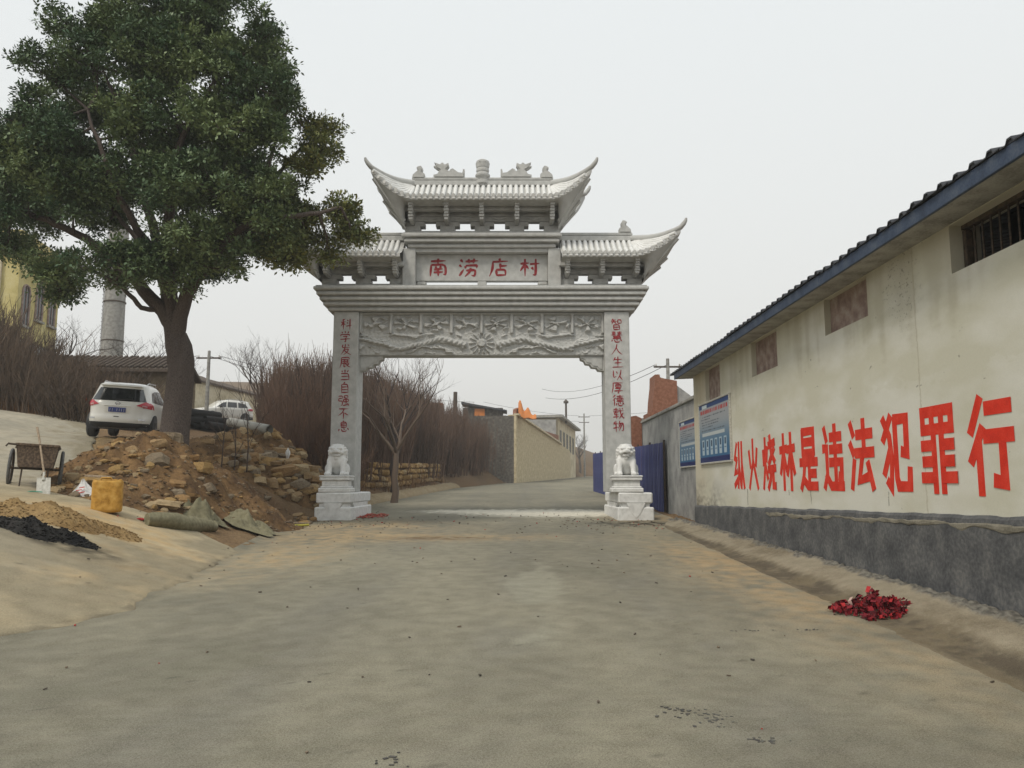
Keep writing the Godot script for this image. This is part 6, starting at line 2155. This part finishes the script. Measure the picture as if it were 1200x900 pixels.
func make_car(called: String, label: String, at: Vector3, basis_in: Basis) -> void:
	var o := thing(called, label, "car", at)
	o.basis = basis_in
	var mb := MB.new()
	var rows := []
	for q in CAR:
		var row := PackedVector3Array()
		var zm: float = (q[2] + q[3]) * 0.5; var zh: float = (q[2] - q[3]) * 0.5
		for i in 49:
			var a := TAU * i / 48.0
			var ca := cos(a); var sa := sin(a)
			var k := pow(pow(absf(ca), 5.0) + pow(absf(sa), 5.0), -0.2)
			row.append(Vector3(ca * k * q[1], q[0], zm + sa * k * zh))
		rows.append(row)
	var top := PackedVector3Array()
	for i in 49: top.append(Vector3(0, 1.705, 0.8))
	rows.append(top)
	mb.grid(rows, null, true)
	var body := put("body", mb, M.car_white, o)
	mb = MB.new()
	mb.bx(0, 0.31, 0, 1.62, 0.1, 4.2)
	put("underbody", mb, M.car_black, o)
	put("rear_bumper_guard", rear_patch(v2([-.97, .305, .97, .305, .93, .47, -.93, .47]), 24, 4, 0.014), M.car_black, o)
	put("rear_window", rear_patch(v2([-.86, 1.115, .86, 1.115, .80, 1.50, -.80, 1.50]), 16, 5, 0.012), M.car_glass, o)
	mb = MB.new()
	mb.bx(0, 1.575, 1.90, 1.16, 0.03, 0.16, 0.012)
	put("roof_spoiler", mb, M.car_white, o)
	mb = MB.new()
	mb.bar(car_rear(-.1, 1.15, 0.03), car_rear(.45, 1.17, 0.03), 0.02, 0.025)
	put("rear_wiper", mb, M.car_black, o)
	for s in [-1.0, 1.0]:
		var cn := v2([.56, .995, .975, .90, .975, 1.07, .84, 1.125]) if s > 0 else v2([-.975, .90, -.56, .995, -.84, 1.125, -.975, 1.07])
		var tl := put("tail_light", rear_patch(cn, 8, 3, 0.02), M.tail, o)
		var cn2 := v2([.72, .975, .86, .955, .86, 1.0, .74, 1.02]) if s > 0 else v2([-.86, .955, -.72, .975, -.74, 1.02, -.86, 1.0])
		put("clear_lens", rear_patch(cn2, 4, 2, 0.028), M.tail_clear, tl)
		put("tail_light_wrap", side_patch(v2([1.66, 1.01, 2.16, .93, 2.12, 1.07, 1.82, 1.10]), s, 0.012), M.tail, o)
		put("side_window", side_patch(v2([.78, 1.10, 1.62, 1.13, 1.42, 1.42, .82, 1.50]), s, 0.012), M.car_glass, o)
		put("side_window", side_patch(v2([-.12, 1.09, .68, 1.10, .72, 1.50, -.02, 1.49]), s, 0.012), M.car_glass, o)
		put("side_window", side_patch(v2([-.92, 1.08, -.22, 1.09, -.12, 1.49, -.40, 1.42]), s, 0.012), M.car_glass, o)
		mb = MB.new()
		mb.tube([Vector3(s * 0.60, 1.67, 1.4), Vector3(s * 0.62, 1.715, 1.2), Vector3(s * 0.63, 1.72, 0.2), Vector3(s * 0.60, 1.67, -0.1)], [0.015, 0.018, 0.018, 0.015], 6)
		put("roof_rail", mb, M.chrome, o)
		mb = MB.new()
		mb.bx(s * 1.0, 1.08, -0.72, 0.2, 0.14, 0.1, 0.03)
		put("wing_mirror", mb, M.car_black if s < 0 else M.car_white, o)
		mb = MB.new()
		for z in [0.35, -0.5]: mb.bar(car_side(z, 0.93, s, 0.02), car_side(z - 0.22, 0.935, s, 0.02), 0.03, 0.03, 0.008)
		put("door_handle", mb, M.car_white, o)
		for z in [1.38, -1.32]:
			mb = MB.new()
			# dark wheel arch
			var arch := PackedVector2Array()
			for k in 17:
				var a := PI * k / 16.0
				arch.append(Vector2(cos(a) * 0.40, 0.34 + sin(a) * 0.40))
			mb.prism(arch, 0.80, 0.925, Transform3D(Basis(Vector3.UP, PI * 0.5 * s), Vector3(0, 0, z)))
			put("wheel_arch", mb, M.car_black, o)
			var w := Node3D.new()
			w.name = numbered("wheel", o)
			o.add_child(w)
			w.position = Vector3(s * 0.80, 0.345, z)
			var t := Transform3D(Basis(Vector3.FORWARD, PI * 0.5 * s), Vector3.ZERO)
			mb = MB.new()
			mb.lathe([[0.2, -0.10], [0.31, -0.115], [0.345, -0.08], [0.345, 0.08], [0.31, 0.13], [0.235, 0.135]], 24, t)
			put("tyre", mb, M.rubber, w)
			mb = MB.new()
			mb.lathe([[0.235, 0.13], [0.21, 0.10], [0.05, 0.10], [0.0, 0.115]], 20, t)
			for k in 5:
				var a := TAU * k / 5.0
				mb.bar(t * Vector3(0, 0.125, 0), t * Vector3(cos(a) * 0.22, 0.125, sin(a) * 0.22), 0.05, 0.02)
			put("rim", mb, M.chrome, w)
	# licence plate in its recess, handle bar, badge
	var pl := put("licence_plate", rear_patch(v2([-.26, .775, .26, .775, .26, .915, -.26, .915]), 4, 1, 0.03), M.plate_blue, o)
	mb = MB.new()
	for k in 7:
		if k == 2: continue
		var x := -0.19 + k * 0.063
		mb.bar(Vector3(x, 0.80, 2.302), Vector3(x + 0.004, 0.885, 2.302), 0.028, 0.004)
	put("plate_marks", mb, M.white_mark, pl)
	put("plate_recess", rear_patch(v2([-.36, .75, .36, .75, .40, .955, -.40, .955]), 6, 2, 0.008), M.car_white, o)
	mb = MB.new()
	mb.bar(car_rear(-.40, .965, 0.02), car_rear(.40, .965, 0.02), 0.03, 0.035, 0.01)
	put("tailgate_strip", mb, M.car_white, o)
	var ring := []; var rad := []
	for k in 17:
		var a := TAU * k / 16.0
		ring.append(Vector3(cos(a) * 0.062, 1.035 + sin(a) * 0.05, 2.265)); rad.append(0.009)
	mb = MB.new()
	mb.tube(ring, rad, 5, false)
	mb.bx(0, 1.035, 2.268, 0.17, 0.022, 0.012, 0.004)
	put("badge", mb, M.chrome, o)
	mb = MB.new()
	mb.bx(-0.005, 0.645, 2.30, 0.14, 0.022, 0.02, 0.004)
	put("tailgate_latch", mb, M.car_black, o)
	for s in [-1.0, 1.0]:
		put("reflector", rear_patch(v2([s * .75 - .1, .565, s * .75 + .1, .565, s * .75 + .1, .60, s * .75 - .1, .60]), 4, 1, 0.012), M.chrome, o)

func make_cars() -> void:
	var fwd := Vector3(-sin(0.25), 0.0, -cos(0.25))
	var c := Vector3(-12.28, 0, -25.9)
	# lie on the ground under its wheels
	var p := func(dx: float, dz: float) -> Vector3:
		var v := c + Vector3(dx, 0, dz).rotated(Vector3.UP, 0.25)
		return Vector3(v.x, land(v.x, -v.z), v.z)
	var rear: Vector3 = (p.call(-0.8, 1.38) + p.call(0.8, 1.38)) * 0.5
	var front: Vector3 = (p.call(-0.8, -1.32) + p.call(0.8, -1.32)) * 0.5
	var zz := (rear - front).normalized()
	var xx: Vector3 = p.call(0.8, 0) - p.call(-0.8, 0)
	var yy := zz.cross(xx).normalized()
	xx = yy.cross(zz)
	make_car("parked_car", "white parked car seen from behind at the edge of the side road", rear.lerp(front, 1.38 / 2.7) + yy * 0.02, Basis(xx.normalized(), yy, zz))
	var v := P(-21.7, 60.0)
	make_car("parked_car", "small distant white car parked beyond the black pipes", v + Vector3(0, -0.05, 0), Basis(Vector3.UP, 2.45))

# ------------------------------------------------------------------ far buildings, poles, wires
func arch_window(parent: Node, t: Transform3D, w: float, h: float) -> void:
	var poly := PackedVector2Array([Vector2(-w * 0.5, 0), Vector2(w * 0.5, 0)])
	for k in 9:
		var a := PI * k / 8.0
		poly.append(Vector2(cos(a) * w * 0.5, h - w * 0.5 + sin(a) * w * 0.5))
	var mb := MB.new()
	mb.prism(poly, -0.1, 0.02, t)
	var win := put("window", mb, M.window_glass, parent)
	mb = MB.new()
	var pts := []; var rad := []
	for p in poly: pts.append(t * Vector3(p.x, p.y, 0.03)); rad.append(0.07)
	pts.append(t * Vector3(-w * 0.5, 0, 0.03)); rad.append(0.07)
	mb.tube(pts, rad, 5, false)
	mb.bar(t * Vector3(0, 0.02, 0.03), t * Vector3(0, h - 0.05, 0.03), 0.05, 0.05)
	put("frame", mb, M.infill, win)
	mb = MB.new()
	mb.bar(t * Vector3(-w * 0.62, -0.1, 0.08), t * Vector3(w * 0.62, -0.1, 0.08), 0.2, 0.12)
	put("sill", mb, M.concrete, win)

func square_window(parent: Node, t: Transform3D, w: float, h: float) -> void:
	var mb := MB.new()
	mb.box(t, Vector3(w, h, 0.06))
	var win := put("window", mb, M.window_glass, parent)
	mb = MB.new()
	for s in [-1.0, 1.0]:
		mb.box(t * Transform3D(Basis(), Vector3(s * w * 0.5, 0, 0.03)), Vector3(0.08, h + 0.08, 0.08))
		mb.box(t * Transform3D(Basis(), Vector3(0, s * h * 0.5, 0.034)), Vector3(w, 0.08, 0.08))
	mb.box(t * Transform3D(Basis(), Vector3(0, 0, 0.03)), Vector3(0.06, h - 0.08, 0.06))
	put("frame", mb, M.concrete, win)

func make_far_buildings() -> void:
	rng.seed = 91
	# yellow building with arched windows at the left edge
	var o := thing("yellow_building", "tall yellow building with arched windows behind the brush at the left edge", "building", Vector3(-26.4, 4.5, -42.0), 0.13)
	var mb := MB.new()
	mb.bx(-5.0, 7.35, -2.5, 10.0, 4.9, 5.0)
	put("upper_wall", mb, M.yellow_plaster, o)
	mb = MB.new()
	mb.bx(-5.0, 2.4, -2.5, 9.96, 4.9, 4.96)
	put("lower_wall", mb, M.grey_plaster, o)
	mb = MB.new()
	mb.bx(-5.0, 4.87, -2.5, 10.2, 0.14, 5.2, 0.02)
	mb.bx(-5.0, 9.85, -2.5, 10.5, 0.22, 5.5, 0.03)
	put("string_course", mb, M.yellow_plaster, o)
	mb = MB.new()
	mb.bx(-5.0, 10.3, -2.5, 10.0, 0.7, 5.0)
	put("parapet", mb, M.yellow_plaster, o)
	for q in [[-0.9, 5.6], [-2.5, 6.2], [-4.1, 6.2], [-1.5, 2.2], [-3.2, 2.2]]:
		arch_window(o, Transform3D(Basis(Vector3.UP, PI * 0.5), Vector3(0.0, q[1], q[0])), 0.8, 2.2)
	for q in [[-2.6, 6.2], [-5.2, 6.2]]:
		arch_window(o, Transform3D(Basis(), Vector3(q[0], q[1], 0.0)), 0.8, 2.2)
	mb = MB.new()
	mb.tube([Vector3(-0.9, 0.5, 0.1), Vector3(-0.9, 9.7, 0.1)], [0.07, 0.07], 8)
	put("drainpipe", mb, M.cream, o)
	# factory chimney
	o = thing("chimney_stack", "tall grey concrete chimney stack rising behind the low tiled shed", "chimney", Vector3(-35.3, 6.0, -70.0))
	mb = MB.new()
	mb.lathe([[0.98, 0.0], [0.92, 6.0], [0.84, 13.0], [0.76, 22.0], [0.82, 22.2], [0.82, 22.6], [0.7, 22.6]], 28)
	put("shaft", mb, M.pole, o)
	for y in [8.0, 11.5, 15.0]:
		mb = MB.new()
		mb.lathe([[0.87, y], [0.93, y + 0.03], [0.93, y + 0.12], [0.86, y + 0.15]], 28)
		put("band", mb, M.iron, o)
	mb = MB.new()
	for k in 60:
		mb.bar(Vector3(-0.25, 1.0 + k * 0.35, 0.98), Vector3(0.25, 1.0 + k * 0.35, 0.98), 0.03, 0.03)
	mb.bar(Vector3(-0.25, 0.5, 0.98), Vector3(-0.25, 22, 0.85), 0.03, 0.03); mb.bar(Vector3(0.25, 0.5, 0.98), Vector3(0.25, 22, 0.85), 0.03, 0.03)
	var ld := put("ladder", mb, M.iron, o)
	ld.rotation.y = -1.2
	# low tiled shed behind the parked car
	o = thing("tiled_shed", "long low tan shed with a brown tiled roof behind the parked car", "shed", Vector3(-19.7, 3.8, -37.0), 0.06)
	mb = MB.new()
	mb.bx(0, 1.35, -2.0, 7.2, 3.2, 4.0)
	put("wall", mb, M.tan_wall, o)
	mb = MB.new()
	mb.prism(PackedVector2Array([Vector2(-4.0, 2.88), Vector2(-4.0, 3.02), Vector2(-2.0, 3.9), Vector2(0.45, 3.02), Vector2(0.45, 2.88), Vector2(-2.0, 3.72)]), -3.9, 3.9, Transform3D(Basis(Vector3.UP, -PI * 0.5), Vector3.ZERO))
	var rf := put("roof", mb, M.roof_tile, o)
	mb = MB.new()
	mb.prism(PackedVector2Array([Vector2(-4.0, 2.95), Vector2(0.0, 2.95), Vector2(-2.0, 3.74)]), -3.6, 3.6, Transform3D(Basis(Vector3.UP, -PI * 0.5), Vector3.ZERO))
	put("gable_wall", mb, M.tan_wall, o)
	var tm := MB.new()
	tm.tube([Vector3(0, 3.08, 0.42), Vector3(0, 3.95, -1.95)], [0.07, 0.07], 6)
	var tmm := tm.mesh()
	for k in 30: put("tile_row", tmm, M.roof_tile, rf, Vector3(-3.8 + k * 0.262, 0, 0))
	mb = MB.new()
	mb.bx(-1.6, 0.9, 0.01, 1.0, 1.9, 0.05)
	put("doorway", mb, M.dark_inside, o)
	for x in [-3.0, 0.6, 2.2]:
		square_window(o, Transform3D(Basis(), Vector3(x, 1.5, 0.02)), 0.9, 0.9)
	# shed gable farther left
	o = thing("tiled_shed", "small brown gabled shed between the yellow building and the chimney", "shed", Vector3(-22.6, 4.0, -40.5), 0.5)
	mb = MB.new()
	mb.prism(PackedVector2Array([Vector2(-2.0, 0), Vector2(2.0, 0), Vector2(2.0, 2.4), Vector2(0, 3.7), Vector2(-2.0, 2.4)]), -5.0, 0.0)
	put("wall", mb, M.tan_wall, o)
	mb = MB.new()
	mb.prism(PackedVector2Array([Vector2(-2.3, 2.25), Vector2(0, 3.75), Vector2(2.3, 2.25), Vector2(2.3, 2.4), Vector2(0, 3.92), Vector2(-2.3, 2.4)]), -5.2, 0.3)
	put("roof", mb, M.roof_tile, o)
	# row of cream walls right of the tree trunk
	var rowh := [[-24.7, 58.0, 2.2, 3.9, "red-edged cream house end just right of the green tree trunk"], [-24.6, 64.0, 2.4, 3.7, "cream house end second right of the green tree trunk"], [-24.6, 71.0, 2.6, 3.5, "cream house end farthest right of the green tree trunk"]]
	for q in rowh:
		o = thing("row_house", q[4], "house", Vector3(q[0], land(q[0], q[1]) - 0.6, -q[1]), -0.12, "cream houses behind the green tree")
		mb = MB.new()
		mb.prism(PackedVector2Array([Vector2(-q[2], 0), Vector2(q[2] * 0.35, 0), Vector2(q[2] * 0.35, q[3] * 0.86), Vector2(-q[2] * 0.2, q[3]), Vector2(-q[2], q[3] * 1.1)]), -5.0, 0.0)
		put("wall", mb, M.cream, o)
		mb = MB.new()
		mb.bx(-q[2] * 0.5, q[3] * 0.45, 0.012, 0.12, q[3] * 0.9, 0.05)
		put("pilaster", mb, M.brick if q[1] < 60 else M.tan_wall, o)
		mb = MB.new()
		mb.prism(PackedVector2Array([Vector2(-q[2] - .2, q[3] * 1.1), Vector2(-q[2] * 0.2, q[3]), Vector2(q[2] * 0.35 + .2, q[3] * 0.84), Vector2(q[2] * 0.35 + .2, q[3] * 0.88), Vector2(-q[2] * 0.2, q[3] + 0.2), Vector2(-q[2] - .2, q[3] * 1.1 + 0.2)]), -5.2, 0.15)
		put("roof", mb, M.roof_tile, o)
	# stone embankment and the house above the road beyond the archway
	o = thing("stone_embankment", "pale stone embankment wall along the road beyond the archway", "wall", Vector3(0.4, 1.4, -75.0))
	mb = MB.new()
	var dirv := Vector3(7.4, 0, -33.0)
	var turn := atan2(7.4, 33.0)
	var tb := Basis(Vector3(sin(turn), 0, -cos(turn)) * -1.0, Vector3.UP, Vector3(cos(turn), 0, sin(turn)))
	mb.prism(PackedVector2Array([Vector2(0, 0), Vector2(-33.8, 0.6), Vector2(-33.8, 4.6), Vector2(-25.0, 5.1), Vector2(0, 6.6)]), -0.8, 0.0, Transform3D(tb, Vector3.ZERO))
	put("road_face", mb, M.light_stone, o)
	mb = MB.new()
	mb.bar(Vector3(0, 6.65, 0), dirv * 0.757 + Vector3(0, 5.15, 0), 0.5, 0.16)
	put("coping", mb, M.cream, o)
	mb = MB.new()
	mb.bx(-4.0, 3.2, -0.5, 7.95, 6.6, 0.9)
	put("end_face", mb, M.dark_stone, o)
	mb = MB.new()
	mb.prism(PackedVector2Array([Vector2(0, 0), Vector2(-25.0, 0), Vector2(-25.0, 1.0), Vector2(-12, 0.9), Vector2(-6, 1.3), Vector2(-2.0, 2.3), Vector2(-0.4, 2.0)]), -0.5, -0.2, Transform3D(Basis(tb.x, Vector3(0, 1, 0) - tb.x * 0.0, tb.z), Vector3(0.1, 5.15, 0)))
	put("broken_parapet", mb, M.brick, o)
	o = thing("cream_house", "cream two-storey house with tall windows beyond the stone embankment", "house", Vector3(5.75, 3.5, -100.0))
	mb = MB.new()
	mb.prism(PackedVector2Array([Vector2(0, -2.0), Vector2(-15.0, -2.0), Vector2(-15.0, 5.6), Vector2(0, 6.3)]), -7.0, 0.0, Transform3D(tb, Vector3.ZERO))
	put("wall", mb, M.cream, o)
	mb = MB.new()
	mb.prism(PackedVector2Array([Vector2(0.8, 6.3), Vector2(-15.6, 5.6), Vector2(-15.6, 5.85), Vector2(0.8, 6.6)]), -7.4, 0.7, Transform3D(tb, Vector3.ZERO))
	put("roof", mb, M.concrete, o)
	mb = MB.new()
	mb.bx(-2.8, 2.9, 0.55, 5.0, 6.2, 0.3)
	put("grey_end_wall", mb, M.grey_plaster, o)
	for k in 5:
		square_window(o, Transform3D(tb, tb * Vector3(-1.6 - k * 2.7, 3.7 - k * 0.1, 0.02)), 1.0, 2.2)
	mb = MB.new()
	mb.tube([Vector3(1.2, 5.8, -3), Vector3(1.2, 8.6, -3)], [0.14, 0.14], 8)
	mb.lathe([[0.3, 8.4], [0.34, 8.6], [0.0, 8.95]], 10, Transform3D(Basis(), Vector3(1.2, 0, -3)))
	put("stove_pipe", mb, M.iron, o)
	# lean-to with a dark sheet roof on the embankment
	o = thing("lean_to", "dark lean-to shed with a sloping sheet roof above the brush", "shed", Vector3(-3.4, 7.9, -79.0))
	mb = MB.new()
	mb.prism(PackedVector2Array([Vector2(-1.6, 1.5), Vector2(2.9, 0.75), Vector2(2.9, 0.9), Vector2(-1.6, 1.72)]), -3.0, 0.2)
	put("roof", mb, M.dark_roof, o)
	mb = MB.new()
	mb.bx(0.5, 0.35, -1.6, 4.0, 1.6, 2.6)
	put("wall", mb, M.dark_stone, o)
	mb = MB.new()
	mb.bx(0.2, 0.65, -0.2, 1.0, 0.8, 0.12)
	put("orange_board", mb, M.orange, o)
	mb = MB.new()
	mb.tube([Vector3(-2.2, -0.6, 0), Vector3(-2.2, 2.7, 0)], [0.22, 0.2], 8)
	put("flue", mb, M.iron, o)
	mb = MB.new()
	mb.bx(-4.4, 0.6, -0.6, 1.9, 2.0, 1.6)
	put("brick_hut", mb, M.brick, o)
	# orange tarpaulin heap on the parapet
	o = thing("orange_tarpaulin", "bright orange tarpaulin heaped on the corner of the stone embankment", "tarpaulin", Vector3(0.9, 7.9, -76.2))
	var rows := []
	for j in 9:
		var row := PackedVector3Array()
		for i in 15:
			var u := i / 14.0; var v := j / 8.0
			row.append(Vector3(-0.3 + u * 1.7, 1.9 * (1.0 - u * 0.75) * sin(PI * clampf(v * 0.9 + 0.05, 0, 1)) * (0.85 + 0.25 * sin(u * 14.0)) - 0.3, 0.5 - v * 1.0 + 0.1 * sin(u * 9.0)))
		rows.append(row)
	mb = MB.new()
	mb.grid(rows)
	put("sheet", mb, M.orange, o)
	# orange netting by the side road
	o = thing("netting", "low band of orange-red netting in the brush left of the parked car", "netting", P(-16.2, 31.2))
	mb = MB.new()
	rng.seed = 95
	for k in 70:
		var x := -1.4 + 2.8 * k / 69.0
		mb.bar(Vector3(x, 0.1, 0.05 * sin(k * 0.7)), Vector3(x + rr(-.05, .05), rr(0.7, 1.15), 0.08 * sin(k * 0.9)), 0.05, 0.012)
	for k in 5: mb.bar(Vector3(-1.4, 0.2 + k * 0.18, 0.03), Vector3(1.4, 0.22 + k * 0.17, 0.03), 0.02, 0.015)
	put("mesh_band", mb, M.net, o)
	# poles and wires
	var tops := []
	var poles := [[-20.6, 54.0, 5.0, "concrete utility pole with a crossarm right of the green tree trunk"], [10.6, 118.0, 9.5, "distant utility pole with crossarms framed inside the archway"], [9.4, 48.0, 8.2, "thin utility pole behind the tall brick ruin"]]
	for q in poles:
		var b := P(q[0], q[1], -0.2)
		o = thing("utility_pole", q[3], "pole", b, 0.0, "utility poles")
		mb = MB.new()
		mb.lathe([[0.15, 0.0], [0.10, q[2]], [0.0, q[2]]], 10)
		put("shaft", mb, M.pole, o)
		mb = MB.new()
		mb.bx(0, q[2] - 0.5, 0, 1.7, 0.1, 0.1, 0.01)
		if q[1] > 100: mb.bx(0, q[2] - 1.3, 0, 1.5, 0.1, 0.1, 0.01)
		put("crossarm", mb, M.iron, o)
		for s in [-0.7, 0.0, 0.7]:
			mb = MB.new()
			mb.lathe([[0.03, q[2] - 0.46], [0.06, q[2] - 0.4], [0.04, q[2] - 0.3], [0.0, q[2] - 0.24]], 8, Transform3D(Basis(), Vector3(s, 0, 0)))
			put("insulator", mb, M.white_granite, o)
		tops.append(b + Vector3(0, q[2] - 0.35, 0))
	var far_left := Vector3(-60.0, 9.8, -60.0); var far_right := Vector3(46.0, 15.0, -110.0)
	var spans := [[tops[0] + Vector3(-.7, 0, 0), far_left, "leftmost overhead wire running left behind the tree trunk"], [tops[0] + Vector3(.7, 0, 0), Vector3(-4.0, 10.2, -85.0), "overhead wire sagging from the left pole towards the archway"], [tops[0], Vector3(-5.0, 9.3, -85.0), "lower overhead wire sagging from the left pole towards the archway"],
		[tops[1] + Vector3(-.7, 0, 0), Vector3(-4.0, 13.0, -112.0), "upper overhead wire left of the distant pole"], [tops[1] + Vector3(-.7, -.8, 0), Vector3(-4.0, 11.6, -112.0), "lower overhead wire left of the distant pole"], [tops[1] + Vector3(.7, 0, 0), far_right, "upper overhead wire right of the distant pole"],
		[tops[2] + Vector3(-.7, 0, 0), Vector3(3.4, 12.2, -90.0), "high overhead wire between the right pillar and the brick ruin"], [tops[2], Vector3(3.8, 11.2, -90.0), "second overhead wire between the right pillar and the brick ruin"], [tops[2] + Vector3(.7, 0, 0), Vector3(8.2, 4.6, -19.9), "overhead wire dropping to the far end of the slogan building"]]
	for q in spans:
		var pp := []; var rd := []
		for k in 13:
			var f := k / 12.0
			pp.append((q[0] as Vector3).lerp(q[1], f) - Vector3(0, 0.02 * (q[0] as Vector3).distance_to(q[1]) * 4.0 * f * (1.0 - f), 0) - (q[0] as Vector3)); rd.append(0.018)
		mb = MB.new()
		mb.tube(pp, rd, 4, false)
		tag(put("overhead_wire", mb, M.wire, self, q[0]), q[2], "wire", "overhead wires")

# ------------------------------------------------------------------ scene
func _ready() -> void:
	var cam := Camera3D.new()
	cam.name = "camera"
	add_child(cam)
	cam.position = Vector3(0, 1.5, 0)
	cam.rotation_degrees = Vector3(7.14, 0, 0)
	cam.fov = 51.07
	cam.near = 0.1
	cam.far = 2000.0
	cam.current = true

	var sky_mat := ProceduralSkyMaterial.new()
	sky_mat.sky_top_color = Color(0.65, 0.685, 0.70).linear_to_srgb()
	sky_mat.sky_horizon_color = Color(0.675, 0.665, 0.635).linear_to_srgb()
	sky_mat.sky_curve = 0.25
	sky_mat.ground_horizon_color = Color(0.65, 0.635, 0.60).linear_to_srgb()
	sky_mat.ground_bottom_color = Color(0.25, 0.22, 0.18).linear_to_srgb()
	sky_mat.sun_angle_max = 0.0
	var sky := Sky.new()
	sky.sky_material = sky_mat
	var env := Environment.new()
	env.background_mode = Environment.BG_SKY
	env.sky = sky
	env.ambient_light_source = Environment.AMBIENT_SOURCE_SKY
	env.tonemap_mode = Environment.TONE_MAPPER_LINEAR
	env.tonemap_exposure = 1.32
	env.sdfgi_enabled = true
	env.ssao_enabled = true
	env.ssil_enabled = true
	env.fog_enabled = true
	env.fog_density = 0.0013
	env.fog_light_color = Color(0.97, 0.97, 0.96)
	var we := WorldEnvironment.new()
	we.name = "environment"
	we.environment = env
	add_child(we)

	var sun := DirectionalLight3D.new()
	sun.name = "sun"
	add_child(sun)
	sun.rotation_degrees = Vector3(-52, -38, 0)
	sun.light_energy = 0.5
	sun.light_angular_distance = 14.0
	sun.light_color = Color(1.0, 0.97, 0.92)
	sun.shadow_enabled = true

	rng.seed = 2024
	make_materials()
	make_ground()
	make_building()
	make_gate()
	make_right_side()
	make_far_buildings()
	make_tree()
	make_lions()
	make_cars()
	make_heaps()
	make_vegetation()
	make_small_things()
